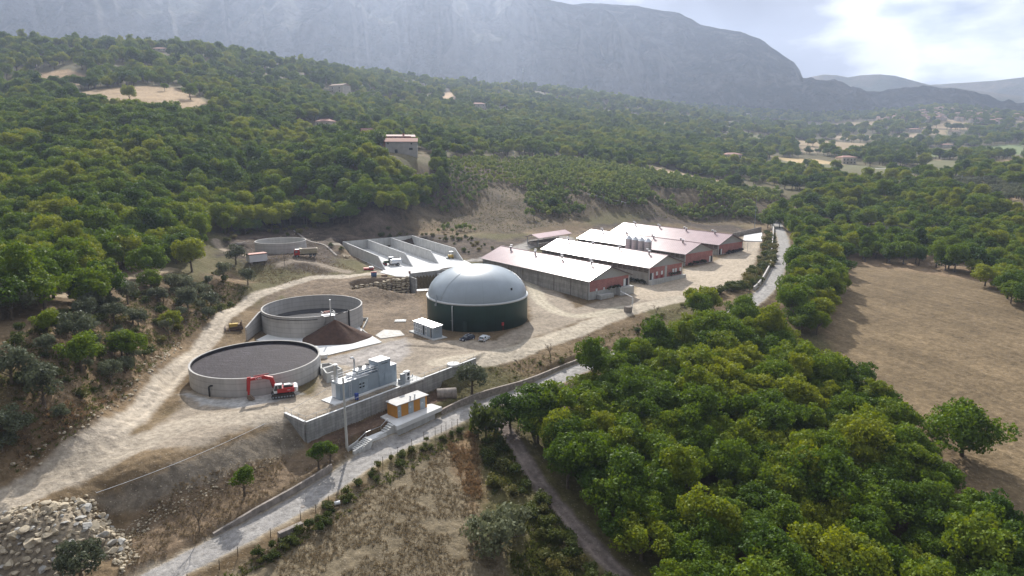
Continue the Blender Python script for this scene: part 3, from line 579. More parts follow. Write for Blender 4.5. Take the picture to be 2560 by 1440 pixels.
# ------------------------------------------------------------------ plants: prototypes
def leaf_mat(name, c1, c2, c3, trans=.35, dry=None):
    m = bpy.data.materials.new(name); m.use_nodes = True; t = m.node_tree; n = t.nodes; p = n['Principled BSDF']; p.inputs['Roughness'].default_value = .55; p.inputs['Specular IOR Level'].default_value = .12
    oi = n.new('ShaderNodeObjectInfo'); r = n.new('ShaderNodeValToRGB'); e = r.color_ramp.elements; e[0].color = (*c1, 1); e[1].color = (*c3, 1); k = e.new(.55); k.color = (*c2, 1)
    tcn = n.new('ShaderNodeTexCoord'); no = n.new('ShaderNodeTexNoise'); no.inputs['Scale'].default_value = .9; no.inputs['Detail'].default_value = 3; t.links.new(tcn.outputs['Object'], no.inputs['Vector'])
    ad = n.new('ShaderNodeMath'); ad.operation = 'MULTIPLY_ADD'; ad.inputs[1].default_value = .75; t.links.new(oi.outputs['Random'], ad.inputs[0])
    sb = n.new('ShaderNodeMath'); sb.operation = 'MULTIPLY_ADD'; sb.inputs[1].default_value = .8; sb.inputs[2].default_value = -.27; t.links.new(no.outputs[0], sb.inputs[0]); t.links.new(sb.outputs[0], ad.inputs[2])
    ln = n.new('ShaderNodeTexNoise'); ln.inputs['Scale'].default_value = .022; ln.inputs['Detail'].default_value = 2; t.links.new(oi.outputs['Location'], ln.inputs['Vector'])
    l2 = n.new('ShaderNodeMath'); l2.operation = 'MULTIPLY_ADD'; l2.inputs[1].default_value = 2.2; l2.inputs[2].default_value = -1.1; t.links.new(ln.outputs[0], l2.inputs[0]); a2 = n.new('ShaderNodeMath'); a2.operation = 'ADD'; t.links.new(ad.outputs[0], a2.inputs[0]); t.links.new(l2.outputs[0], a2.inputs[1]); ad = a2
    t.links.new(ad.outputs[0], r.inputs[0]); t.links.new(r.outputs[0], p.inputs['Base Color'])
    tr = n.new('ShaderNodeBsdfTranslucent'); hs = n.new('ShaderNodeHueSaturation'); hs.inputs['Value'].default_value = 1.35; hs.inputs['Hue'].default_value = .482; hs.inputs['Saturation'].default_value = 1.15; t.links.new(r.outputs[0], hs.inputs['Color']); t.links.new(hs.outputs[0], tr.inputs[0])
    mx = n.new('ShaderNodeMixShader'); mx.inputs[0].default_value = trans; t.links.new(p.outputs[0], mx.inputs[1]); t.links.new(tr.outputs[0], mx.inputs[2]); t.links.new(mx.outputs[0], n['Material Output'].inputs[0])
    return m
LEAF = leaf_mat('oak_leaves', (.046,.092,.017), (.112,.178,.024), (.215,.25,.033))
OLIVE = leaf_mat('olive_leaves', (.085,.10,.06), (.12,.14,.085), (.16,.175,.10), .25)
SHRUB = leaf_mat('shrub_leaves', (.05,.075,.02), (.095,.115,.035), (.17,.15,.05), .3)
SAPL = leaf_mat('sapling_leaves', (.09,.135,.035), (.15,.21,.05), (.22,.26,.065), .4)
DRY = leaf_mat('dry_stalks', (.21,.17,.105), (.26,.21,.13), (.30,.24,.145), .2)
RUST = leaf_mat('rusty_stalks', (.22,.16,.09), (.28,.195,.11), (.32,.23,.13), .2)
BARK = mat('bark', (.12, .095, .07), .95, var=.3, scale=3)
DEADW = mat('grey_dead_twigs', (.26, .22, .19), .95, var=.2, scale=3)
rs = np.random.RandomState(11)
def leaves(blobs, nper, size, mats, name, up=.15, aspect=1.0, shell=.35):
    P = []; Nn = []
    for (cx, cy, cz, r) in blobs:
        k = int(nper * (r / blobs[0][3]) ** 2) if nper > 3 else nper
        d = rs.normal(size=(k, 3)); d[:, 2] += up; d /= np.linalg.norm(d, axis=1)[:, None]
        rad = r * (1 - shell * rs.rand(k) ** 1.5); lump = 1 + .22 * np.sin(d[:, 0] * 5 + cx * 3) * np.sin(d[:, 1] * 5 + cy * 3)
        P.append(np.array([cx, cy, cz]) + d * (rad * lump)[:, None] * np.array([1, 1, .82])); n = d + rs.normal(size=(k, 3)) * .75; Nn.append(n / np.linalg.norm(n, axis=1)[:, None])
    P = np.concatenate(P); Nn = np.concatenate(Nn); k = len(P)
    a = np.cross(Nn, rs.normal(size=(k, 3))); a /= np.linalg.norm(a, axis=1)[:, None] + 1e-9; b = np.cross(Nn, a)
    s = size * (.55 + .9 * rs.rand(k))[:, None]; a *= s; b *= s * aspect
    V = np.stack([P - a, P - b * .75 + Nn * s * .12, P + a, P + b * .75 - Nn * s * .12], 1).reshape(-1, 3); F = np.arange(4 * k).reshape(-1, 4)
    return np_mesh(name, V, F, mats)
def crown_blobs(n, rx, rz, cz, rb, flat_=.35, seed=0):
    r_ = np.random.RandomState(seed); o = []
    ox, oy = r_.normal(size=2) * .08 * rx
    while len(o) < n:
        d = r_.normal(size=3); d /= np.linalg.norm(d)
        if d[2] < -flat_ - .25: continue
        f = .45 + .5 * r_.rand() ** .6; rb_ = rb * (.65 + .7 * r_.rand()); k = 1 + .18 * math.sin(3 * math.atan2(d[1], d[0]) + seed * 1.7)
        o.append((ox + d[0] * rx * f * k, oy + d[1] * rx * f * k, cz + d[2] * rz * f, rb_))
    o.append((ox, oy, cz, rb * 1.2)); return [o[-1]] + o[:-1]
def trunk_mb(h, r, limbs, rx, seed, lean=.05):
    r_ = random.Random(seed); b = MB(); tx, ty = r_.uniform(-1, 1) * lean * h, r_.uniform(-1, 1) * lean * h
    b.tube([(0, 0, -.8), (0, 0, 0), (tx * .3, ty * .3, h * .35), (tx, ty, h)], [r * 1.3, r * 1.1, r * .8, r * .35], 7)
    for k in range(limbs):
        a = 2 * math.pi * k / limbs + r_.uniform(-.4, .4); z0 = h * r_.uniform(.3, .7); l = rx * r_.uniform(.6, .95); f = z0 / h
        b.tube([(tx * f, ty * f, z0), (tx * f + math.cos(a) * l * .45, ty * f + math.sin(a) * l * .45, z0 + h * .16), (tx * f + math.cos(a) * l, ty * f + math.sin(a) * l, z0 + h * r_.uniform(.25, .45))], [r * .45, r * .28, r * .08], 5)
    return b
PROTO = {}
def make_kind(kind, name, leafm, specs):
    PROTO[kind] = []
    for i, (n, rx, rz, cz, rb, nper, size, th_, tr, limbs) in enumerate(specs):
        cm = leaves(crown_blobs(n, rx, rz, cz, rb, seed=i * 7 + len(kind)), nper, size, [leafm], name + '_crown'); t = trunk_mb(th_, tr, limbs, rx, i * 3 + 1)
        tm = bpy.data.meshes.new(name + '_trunk'); tm.from_pydata(t.v, [], t.f); tm.materials.append(BARK); tm.update()
        PROTO[kind].append((cm, tm))
make_kind('oak', 'broadleaf_tree', LEAF, [(34, 3.9, 3.3, 5.6, 1.35, 232, .205, 6.5, .28, 6), (30, 3.4, 3.9, 6.0, 1.3, 232, .205, 7, .25, 6), (40, 4.4, 3.1, 5.4, 1.35, 217, .21, 6, .3, 7), (28, 3.2, 3.4, 5.4, 1.25, 232, .205, 6.3, .24, 5), (36, 4.0, 3.7, 5.9, 1.45, 232, .21, 6.8, .3, 6), (24, 2.7, 4.5, 6.7, 1.15, 232, .195, 8.5, .25, 5), (46, 5.0, 2.5, 5.2, 1.2, 217, .205, 5.6, .34, 8), (20, 2.9, 2.7, 4.0, 1.0, 248, .175, 4.2, .18, 5)])
make_kind('olive', 'olive_tree', OLIVE, [(16, 2.1, 1.5, 2.9, .9, 190, .15, 2.9, .2, 5), (20, 2.5, 1.5, 3.0, .85, 170, .15, 3.0, .22, 6), (14, 1.8, 1.6, 2.8, .85, 190, .15, 2.9, .18, 4)])
make_kind('shrub', 'shrub', SHRUB, [(10, 1.1, .75, .9, .6, 90, .15, .9, .07, 4), (13, 1.4, .8, .95, .65, 80, .16, .9, .08, 4), (8, .9, 1.0, 1.1, .55, 90, .15, 1.1, .06, 3)])
make_kind('sapling', 'sapling', SAPL, [(7, .62, 1.1, 2.0, .42, 42, .17, 2.6, .05, 3), (8, .75, 1.0, 1.9, .45, 42, .17, 2.5, .05, 3)])
make_kind('acacia', 'pollarded_tree', LEAF, [(9, 1.05, .8, 2.75, .62, 330, .10, 2.3, .16, 4)])
def bare_tree(name, h, mat_, seed, depth=4, spread=.6, r0=.12):
    r_ = random.Random(seed); b = MB()
    def br(p, d, l, r, k):
        q = p + d * l; b.tube([p, p + d * l * .5 + Vector((r_.uniform(-1, 1), r_.uniform(-1, 1), 0)) * l * .06, q], [r, r * .8, r * .6], 5 if k > 1 else 4, cap=False)
        if k == 0: return
        for i in range(3 if k > 1 else 4):
            nd = (d + Vector((r_.uniform(-1, 1), r_.uniform(-1, 1), r_.uniform(-.25, .6))) * spread).normalized(); br(q, nd, l * r_.uniform(.55, .8), r * .58, k - 1)
    br(Vector((0, 0, -.3)), Vector((0.05, 0, 1)), h * .35, r0, depth)
    return b
def tree(kind, i, x, y, s, rz, label, cat, group=None, z=None, name=None, sz=1.0):
    nm = {'oak': 'broadleaf_tree', 'olive': 'olive_tree', 'shrub': 'shrub', 'sapling': 'sapling', 'acacia': 'broadleaf_tree'}[kind]
    t = empty(name or nm, (x, y, Hs(x, y) if z is None else z), rz, label, cat, group); t.scale = (s, s, s * sz)
    cm, tm = PROTO[kind][i % len(PROTO[kind])]
    a = bpy.data.objects.new('crown', cm); C.objects.link(a); a.parent = t
    b = bpy.data.objects.new('trunk', tm); C.objects.link(b); b.parent = t
    return t
# ------------------------------------------------------------------ where woods grow: outlines as seen at canopy height
def scatter(poly, step, seed, jit=.38):
    """jittered hexagonal grid in a world polygon"""
    r_ = np.random.RandomState(seed); xs = [p[0] for p in poly]; ys = [p[1] for p in poly]
    gx, gy = np.meshgrid(np.arange(min(xs), max(xs), step), np.arange(min(ys), max(ys), step * .87)); gx = gx + (np.arange(gx.shape[0]) % 2)[:, None] * step / 2
    gx = gx + r_.uniform(-jit, jit, gx.shape) * step; gy = gy + r_.uniform(-jit, jit, gx.shape) * step; k = _pd(gx, gy, poly) < 0
    return np.stack([gx[k], gy[k]], -1)
BUILT = [(x_, y_, r_) for x_, y_, r_ in HOUSE_DISCS]            # discs kept clear of trees: (x, y, r)
ROADXY = [tuple(p)[:2] for p in ROAD]
def clear_of(P, extra=0, roads=True):
    k = np.ones(len(P), bool)
    for x, y, r in BUILT: k &= np.hypot(P[:, 0] - x, P[:, 1] - y) > r + extra
    if roads:
        k &= _ld(P[:, 0], P[:, 1], ROADXY)[0] > ROAD_HW + 2.4 + extra
        for b in BANDS: k &= _ld(P[:, 0], P[:, 1], [tuple(p)[:2] for p in b[1]])[0] > b[2] + 1.2 + extra
    k &= _pd(P[:, 0], P[:, 1], YARD) > 3 + extra
    return P[k]
_WR = ([(1264,1060),(1292,1018),(1352,1000),(1405,965),(1440,900),(1560,860),(1590,800),(1690,770),(1750,720),(1850,722),(1930,760),(1990,800),(2060,860),(2170,905),(2225,975),(2300,1060),(2370,1140),(2450,1210),(2560,1250),(2760,1300),(2900,1500),(1750,1600),(1640,1440),(1480,1300),(1360,1130)])
WOOD_R = []
for u_, v_ in _WR: WOOD_R += GP([(u_, v_)], 8.5 if v_ < 1400 and u_ > 1345 and (u_, v_) not in ((1480,1300),(1360,1130)) else 1.5)
WOOD_L = GP([(-500,900),(0,740),(230,735),(310,680),(430,650),(505,600),(520,580),(560,562),(700,548),(850,540),(1000,530),(1075,495),(1115,440),(1105,392),(1035,410),(985,396),(960,350),(940,345),(700,330),(540,290),(340,270),(200,258),(100,262),(0,262),(-600,270)], 5.0)
# ---- the wood at lower right: one object per tree
PR = clear_of(scatter(WOOD_R, 5.15, 3), -1.6)
rt_ = random.Random(4)
cand = []
for x, y in PR: cand.append((x, y, rt_.uniform(.68, 1.0) + rt_.random() ** 3 * .42, 'R'))
for i in range(0, len(ROAD) - 1, 5):
    u, v = to_px(ROAD[i].x, ROAD[i].y, ROAD[i].z)
    if 1440 < u < 1860:
        d = (ROAD[i + 1] - ROAD[i]); d.z = 0; d.normalize(); nn_ = Vector((-d.y, d.x, 0))
        for off in (-5.2, -9.5): q = ROAD[i] + nn_ * (off + rt_.uniform(-.6, .6)); cand.append((q.x, q.y, rt_.uniform(.85, 1.1), 'R'))
PL = scatter(WOOD_L, 6.2, 5); PL = clear_of(PL, 1.5)
for zn in Z:
    if zn[0] == 'clearing': rp_ = np.hypot(PL[:, 0], PL[:, 1]); PL = PL[(_pd(PL[:, 0], PL[:, 1], zn[1]) > 1) & (_pd(PL[:, 0] * (1 + 24 / rp_), PL[:, 1] * (1 + 24 / rp_), zn[1]) > 0)]
for x, y in PL: cand.append((x, y, rt_.uniform(.85, 1.3), 'L'))
def in_view(x, y, z=0, m=60):
    u, v = to_px(x, y, z); return -m < u < 2560 + m and -100 < v < 1440 + 260
def surf(P): return H(P[:, 0], P[:, 1])
zz = surf(np.array([[c[0], c[1]] for c in cand]))
cand = [(x, y, z, s, w_) for (x, y, s, w_), z in zip(cand, zz)]
# ---- hillside and valley woods farther off
PF = []
def fractal_wood(n, r0, r1, s0, seed):
    r_ = np.random.RandomState(seed); az = r_.uniform(R(-46), R(46), n); r = np.sqrt(r_.uniform(r0 ** 2, r1 ** 2, n)); x = r * np.sin(az); y = r * np.cos(az)
    f = fbm(x / 70 + 2, y / 90 + 5, 3); lim = np.where(az < R(2), .30, .35) - np.where(az < R(-12), .08, 0); k = f > lim
    return x[k], y[k], s0 * (.75 + .5 * r_.rand(int(k.sum())))
for n, r0, r1, s0, sd_ in ((3600, 430, 800, 1.1, 21), (10000, 800, 1500, 1.3, 22), (15000, 1500, 2900, 1.7, 23)):
    x, y, s = fractal_wood(n, r0, r1, s0, sd_); PF.append(np.stack([x, y, s], -1))
PF = np.concatenate(PF)
keep = np.ones(len(PF), bool)
keep &= _pd(PF[:, 0], PF[:, 1], WOOD_L) > 0; rr0 = np.hypot(PF[:, 0], PF[:, 1])
for name, poly, c, soft, mot in Z:
    if name in ('clearing', 'field', 'dry_field', 'orchard', 'yard'): keep &= (_pd(PF[:, 0], PF[:, 1], poly) > 2) & (_pd(PF[:, 0] * (1 + 22 / rr0), PF[:, 1] * (1 + 22 / rr0), poly) > 0)
az_ = np.arctan2(PF[:, 0], PF[:, 1]); rr_ = np.hypot(PF[:, 0], PF[:, 1])
pv = vnoise(PF[:, 0] / 95 + 3.3, PF[:, 1] / 140 + 1.7); keep &= ~((pv > .675) & (rr_ > 800) & (az_ > R(5)) & (rr_ < 2600))
for x, y, r in BUILT: keep &= np.hypot(PF[:, 0] - x, PF[:, 1] - y) > r
PF = PF[keep]
# shoulder woods between the plant and the far hillside
MID = [GP([(1620,395),(1500,400),(1330,330),(1250,340),(1120,345),(1060,330),(1000,300),(900,300),(820,290),(640,300),(560,280),(560,215),(700,215),(1000,260),(1400,255),(1700,320),(1850,400),(1800,440),(1700,415)], 4),
       GP([(1960,500),(2040,470),(2200,480),(2400,500),(2560,520),(2700,640),(2700,760),(2560,760),(2450,690),(2330,655),(2150,640),(2115,640),(2080,610),(2110,575),(2050,520)], 3),
       GP([(1975,540),(2020,545),(2100,600),(2115,660),(2100,720),(2065,765),(2040,815),(1985,800),(1960,770),(1975,700),(1985,620),(1965,560)], 5)]
for i, q in enumerate(MID):
    p = clear_of(scatter(q, (9, 7.5, 6.0)[i], 40 + i), 0)
    if i != 2: p = p[fbm(p[:, 0] / 30, p[:, 1] / 30, 3) > (.36 if i else .30)]
    zz = surf(p); sc_ = (1.15, 1.0, 1.05)[i]
    for (x, y), z in zip(p, zz): cand.append((x, y, z, sc_ * rt_.uniform(.75, 1.2), 'MVT'[i]))
# the 300 broadleaf trees that show largest are things of their own; the rest is the wood
cand.sort(key=lambda c: -(c[3] / math.hypot(c[0], c[1] * 1.0) * (1 if in_view(c[0], c[1], c[2]) else .01) * (1.15 if c[4] == 'R' else 1)))
WLAB = {'R': ('leafy green tree in the dense wood between the rutted track and the dry field', 'trees of the wood at lower right'),
        'L': ('sunlit green tree in the closed wood on the left hillside', 'trees of the left hillside wood'),
        'T': ('dark leafy tree in the belt between the far paved road and the dry field', 'trees between the far road and the field'),
        'V': ('rounded tree in the wood along the far edge of the dry field', 'trees beyond the dry field'),
        'M': ('rounded tree on the hillside above the orchard', 'trees on the hillside above the orchard')}
NIND = 288
FIELD_P = [z for z in Z if z[0] == 'dry_field'][0][1]; TRACK_P = [tuple(q)[:2] for q in BANDS[7][1]]
def wood_label(x, y):
    if _ld(np.array([x]), np.array([y]), TRACK_P)[0][0] < 9: return 'tree of the first row of the wood, right beside the rutted track', 'wood trees beside the rutted track'
    if _pd(np.array([x]), np.array([y]), FIELD_P)[0] < 9: return 'tree on the outer edge of the wood where it meets the dry field', 'wood trees along the dry field'
    if _ld(np.array([x]), np.array([y]), ROADXY)[0][0] < 12: return 'tree at the edge of the wood beside the paved road', 'wood trees beside the paved road'
    u, v = to_px(x, y, Hs(x, y) + 6)
    if v > 1150: return 'leafy tree in the nearest, lowest part of the wood at the bottom right', 'trees of the nearest part of the wood'
    if v < 930: return 'leafy tree in the far part of the wood, below the barn yard', 'trees of the wood below the barn yard'
    return 'leafy green tree in the thick middle of the wood at lower right', 'trees of the middle of the wood'
for i, (x, y, z, s, w_) in enumerate(cand[:NIND]):
    lab, gp = WLAB[w_]
    if w_ == 'R': lab, gp = wood_label(x, y)
    tree('oak', rt_.randrange(8), x, y, s, rt_.uniform(0, 6.28), lab, 'tree', gp, z=z - .2, sz=rt_.uniform(.85, 1.15) * (1.0 if w_ != 'R' else .98))
rest = np.array([[c[0], c[1], c[3]] for c in cand[NIND:]]); allp = np.concatenate([rest, PF]) if len(PF) else rest
def stuff_forest(name, P, kind, merged=True, label=None):
    """one object: points that carry tree shapes through geometry nodes"""
    z = H(P[:, 0], P[:, 1]) - .3; n = len(P)
    me = bpy.data.meshes.new(name); me.vertices.add(n); me.vertices.foreach_set('co', np.stack([P[:, 0], P[:, 1], z], -1).astype(np.float32).ravel())
    r_ = np.random.RandomState(len(P))
    a = me.attributes.new('size', 'FLOAT_VECTOR', 'POINT'); k = P[:, 2:3] * np.array([[1, 1, 1]]) * np.stack([np.ones(n), np.ones(n), r_.uniform(.8, 1.2, n)], -1); a.data.foreach_set('vector', k.astype(np.float32).ravel())
    a = me.attributes.new('turn', 'FLOAT_VECTOR', 'POINT'); t = np.zeros((n, 3)); t[:, 2] = r_.uniform(0, 6.28, n); a.data.foreach_set('vector', t.astype(np.float32).ravel())
    a = me.attributes.new('pick', 'INT', 'POINT'); a.data.foreach_set('value', r_.randint(0, len(PROTO[kind]), n).astype(np.int32))
    o = bpy.data.objects.new(name, me); C.objects.link(o)
    col_ = bpy.data.collections.new(name + '_shapes')
    for i, (cm, tm) in enumerate(PROTO[kind]):
        # crown and trunk of one shape joined, kept outside the scene
        nv = len(cm.vertices); V = np.empty(nv * 3, np.float32); cm.vertices.foreach_get('co', V); q = np.empty(len(cm.polygons) * 4, np.int32); cm.loops.foreach_get('vertex_index', q)
        tv = np.empty(len(tm.vertices) * 3, np.float32); tm.vertices.foreach_get('co', tv); tf = [p.vertices[:] for p in tm.polygons if len(p.vertices) == 4]
        j = np_mesh('%s_shape' % name, np.concatenate([V.reshape(-1, 3), tv.reshape(-1, 3)]), np.concatenate([q.reshape(-1, 4), np.array(tf) + nv]), [cm.materials[0], BARK])
        mi = np.zeros(len(j.polygons), np.int32); mi[len(q) // 4:] = 1; j.polygons.foreach_set('material_index', mi)
        so = bpy.data.objects.new('%s_shape%d' % (name, i), j); col_.objects.link(so)
    g = bpy.data.node_groups.new(name, 'GeometryNodeTree'); g.interface.new_socket('Geometry', in_out='INPUT', socket_type='NodeSocketGeometry'); g.interface.new_socket('Geometry', in_out='OUTPUT', socket_type='NodeSocketGeometry')
    gi = g.nodes.new('NodeGroupInput'); go = g.nodes.new('NodeGroupOutput'); ip = g.nodes.new('GeometryNodeInstanceOnPoints'); ci = g.nodes.new('GeometryNodeCollectionInfo')
    ci.inputs['Collection'].default_value = col_; ci.inputs['Separate Children'].default_value = True; ci.inputs['Reset Children'].default_value = True; ip.inputs['Pick Instance'].default_value = True
    def na(nm, ty):
        q = g.nodes.new('GeometryNodeInputNamedAttribute'); q.data_type = ty; q.inputs['Name'].default_value = nm; return q.outputs['Attribute']
    g.links.new(gi.outputs[0], ip.inputs['Points']); g.links.new(ci.outputs[0], ip.inputs['Instance']); g.links.new(na('pick', 'INT'), ip.inputs['Instance Index']); g.links.new(na('size', 'FLOAT_VECTOR'), ip.inputs['Scale'])
    er = g.nodes.new('FunctionNodeEulerToRotation'); g.links.new(na('turn', 'FLOAT_VECTOR'), er.inputs[0]); g.links.new(er.outputs[0], ip.inputs['Rotation']); g.links.new(ip.outputs[0], go.inputs[0])
    md = o.modifiers.new('grow', 'NODES'); md.node_group = g
    return tag(o, kind='stuff')
print('candidates', len(cand), 'far', len(PF))
stuff_forest('forest', allp, 'oak')
# ------------------------------------------------------------------ materials of built things
CONC = mat('pale_concrete', (.52, .52, .51), .85, var=.12, scale=.5, streak=.18, bump=.01)
CONCW = mat('new_concrete_slab', (.66, .66, .66), .9, var=.08, scale=.25, spec=.2)
CONCD = board_mat('shuttered_concrete', (.40, .40, .395), 3.0, .6)
CONCP = board_mat('precast_panel_concrete', (.36, .34, .31), 9.5, 1.3)
CONCO = mat('old_mossy_concrete', (.30, .265, .24), .95, var=.3, scale=.8, bump=.04, streak=.3)
STEEL = flat('galvanised_steel', (.55, .57, .60), .35, .8, .5)
STEELP = flat('grey_painted_steel', (.30, .33, .36), .5)
WHITEP = flat('white_paint', (.75, .76, .78), .45)
BLUEG = mat('blue_grey_cladding', (.30, .36, .42), .5, var=.10, scale=.7, streak=.12)
BLACKP = flat('black_rubber', (.02, .02, .022), .7)
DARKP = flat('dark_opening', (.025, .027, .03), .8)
GLASS = flat('dark_window_glass', (.03, .04, .05), .12, 0, .6)
REDP = flat('red_paint', (.42, .03, .03), .4)
YELP = flat('faded_yellow_paint', (.55, .38, .09), .6)
ORNG = mat('ochre_orange_render', (.52, .24, .05), .75, var=.08, scale=1.0)
BLUEP = flat('deep_blue_plastic', (.03, .06, .28), .45)
BRICK = bpy.data.materials.new('pink_brick'); BRICK.use_nodes = True
def _brick():
    t = BRICK.node_tree; n = t.nodes; b = n['Principled BSDF']; b.inputs['Roughness'].default_value = .9
    tcn = n.new('ShaderNodeTexCoord'); sp = n.new('ShaderNodeSeparateXYZ'); cx = n.new('ShaderNodeCombineXYZ'); ad = n.new('ShaderNodeMath')
    t.links.new(tcn.outputs['Object'], sp.inputs[0]); t.links.new(sp.outputs[0], ad.inputs[0]); t.links.new(sp.outputs[1], ad.inputs[1]); t.links.new(ad.outputs[0], cx.inputs[0]); t.links.new(sp.outputs[2], cx.inputs[1])
    br = n.new('ShaderNodeTexBrick'); br.inputs['Scale'].default_value = 1; br.inputs['Brick Width'].default_value = .5; br.inputs['Row Height'].default_value = .25; br.inputs['Mortar Size'].default_value = .012
    br.inputs['Color1'].default_value = (.47, .19, .17, 1); br.inputs['Color2'].default_value = (.38, .14, .13, 1); br.inputs['Mortar'].default_value = (.45, .3, .27, 1)
    t.links.new(cx.outputs[0], br.inputs['Vector']); no = n.new('ShaderNodeTexNoise'); no.inputs['Scale'].default_value = .35; no.inputs['Detail'].default_value = 6; t.links.new(tcn.outputs['Object'], no.inputs['Vector'])
    mr = n.new('ShaderNodeMapRange'); mr.inputs['From Min'].default_value = .3; mr.inputs['From Max'].default_value = .7; mr.inputs['To Min'].default_value = .8; mr.inputs['To Max'].default_value = 1.15; t.links.new(no.outputs[0], mr.inputs['Value'])
    vm = n.new('ShaderNodeVectorMath'); vm.operation = 'SCALE'; t.links.new(br.outputs[0], vm.inputs[0]); t.links.new(mr.outputs[0], vm.inputs['Scale']); t.links.new(vm.outputs[0], b.inputs['Base Color'])
_brick()
def ribbed(name, col, rough, metal, pitch, depth=.03, axis=1, tone=.25, spec=.4):
    """sheeting with ribs along one local axis"""
    m = mat(name, col, rough, metal, var=.08, scale=.3, spec=spec); t = m.node_tree; n = t.nodes; b = n['Principled BSDF']
    tcn = n.new('ShaderNodeTexCoord'); sp = n.new('ShaderNodeSeparateXYZ'); t.links.new(tcn.outputs['Object'], sp.inputs[0])
    m1 = n.new('ShaderNodeMath'); m1.operation = 'MULTIPLY'; m1.inputs[1].default_value = 2 * math.pi / pitch; t.links.new(sp.outputs[axis], m1.inputs[0])
    m2 = n.new('ShaderNodeMath'); m2.operation = 'SINE'; t.links.new(m1.outputs[0], m2.inputs[0])
    bpn = n.new('ShaderNodeBump'); bpn.inputs['Distance'].default_value = depth; bpn.inputs['Strength'].default_value = 1; t.links.new(m2.outputs[0], bpn.inputs['Height']); t.links.new(bpn.outputs[0], b.inputs['Normal'])
    mr = n.new('ShaderNodeMapRange'); mr.inputs['From Min'].default_value = .6; mr.inputs['From Max'].default_value = 1.0; mr.inputs['To Min'].default_value = 1; mr.inputs['To Max'].default_value = 1 - tone; t.links.new(m2.outputs[0], mr.inputs['Value'])
    src = b.inputs['Base Color'].links[0].from_socket; vm = n.new('ShaderNodeVectorMath'); vm.operation = 'SCALE'; t.links.new(src, vm.inputs[0]); t.links.new(mr.outputs[0], vm.inputs['Scale']); t.links.new(vm.outputs[0], b.inputs['Base Color'])
    return m
ROOFP = ribbed('pink_metal_roofing', (.42, .30, .31), .22, .0, 1.0, .010, 1, .4, .20)
CLADX = ribbed('ribbed_steel_cladding', (.34, .40, .46), .45, .2, .30, .03, 0, .12)
CLADY = ribbed('ribbed_steel_cladding_end', (.34, .40, .46), .45, .2, .30, .03, 1, .12)
ROOFW = ribbed('pale_metal_roofing', (.62, .62, .64), .4, .3, .5, .02, 0, .2)
TILE = ribbed('terracotta_tiles', (.42, .22, .17), .85, 0, .45, .05, 0, .3)
TILEO = ribbed('old_tiles', (.36, .26, .20), .9, 0, .45, .05, 0, .3)
WALLH = mat('cream_render', (.55, .50, .43), .9, var=.15, scale=.4)
WALLG = mat('grey_render', (.40, .38, .36), .9, var=.15, scale=.4)
WALLR = mat('red_block_wall', (.36, .14, .10), .9, var=.2, scale=.8)
def lettering(text, size, m, parent, loc, rot, name='lettering', shear=0.0):
    cu = bpy.data.curves.new(name, 'FONT'); cu.body = text; cu.size = size; cu.extrude = .01; cu.shear = shear; cu.align_x = 'CENTER'; cu.align_y = 'CENTER'
    tmp = bpy.data.objects.new('tmp', cu); C.objects.link(tmp); bpy.context.view_layer.update(); me = bpy.data.meshes.new_from_object(tmp.evaluated_get(bpy.context.evaluated_depsgraph_get())); bpy.data.objects.remove(tmp)
    me.name = name; me.materials.clear(); me.materials.append(m); o = bpy.data.objects.new(name, me); C.objects.link(o); o.parent = parent; o.location = loc; o.rotation_euler = rot; return o
def ang(a, b): return math.atan2(b[1] - a[1], b[0] - a[0])
# ------------------------------------------------------------------ round tanks
def tank_wall(x, y, r, z0, z1, th, label, mat_=CONC, base_extra=.6):
    t = empty('slurry_tank', (x, y, z0), 0, label, 'tank')
    w_ = MB(); h = z1 - z0; w_.lathe([(r - th, -base_extra), (r, -base_extra), (r, h - .02), (r - .05, h), (r - th + .05, h), (r - th, h - .02), (r - th, -base_extra)], 96); o = w_.build('tank_wall', mat_, t, smooth='auto')
    return t
TW = mat('tank_concrete', (.47, .455, .44), .85, var=.10, scale=.25, streak=.15)
def add_bands(m):   # horizontal pour joints
    t = m.node_tree; n = t.nodes; b = n['Principled BSDF']; tcn = n.new('ShaderNodeTexCoord'); wv = n.new('ShaderNodeTexWave'); wv.bands_direction = 'Z'; wv.inputs['Scale'].default_value = .22; wv.inputs['Distortion'].default_value = .6; wv.inputs['Detail'].default_value = 2
    t.links.new(tcn.outputs['Object'], wv.inputs['Vector']); mr = n.new('ShaderNodeMapRange'); mr.inputs['From Min'].default_value = 0; mr.inputs['From Max'].default_value = .12; mr.inputs['To Min'].default_value = .82; mr.inputs['To Max'].default_value = 1; t.links.new(wv.outputs[0], mr.inputs['Value'])
    src = b.inputs['Base Color'].links[0].from_socket; vm = n.new('ShaderNodeVectorMath'); vm.operation = 'SCALE'; t.links.new(src, vm.inputs[0]); t.links.new(mr.outputs[0], vm.inputs['Scale']); t.links.new(vm.outputs[0], b.inputs['Base Color'])
add_bands(TW)
SLUR = mat('dark_digestate', (.020, .015, .021), .7, var=.35, scale=1.5, bump=.10, bscale=2.6, spec=.12)
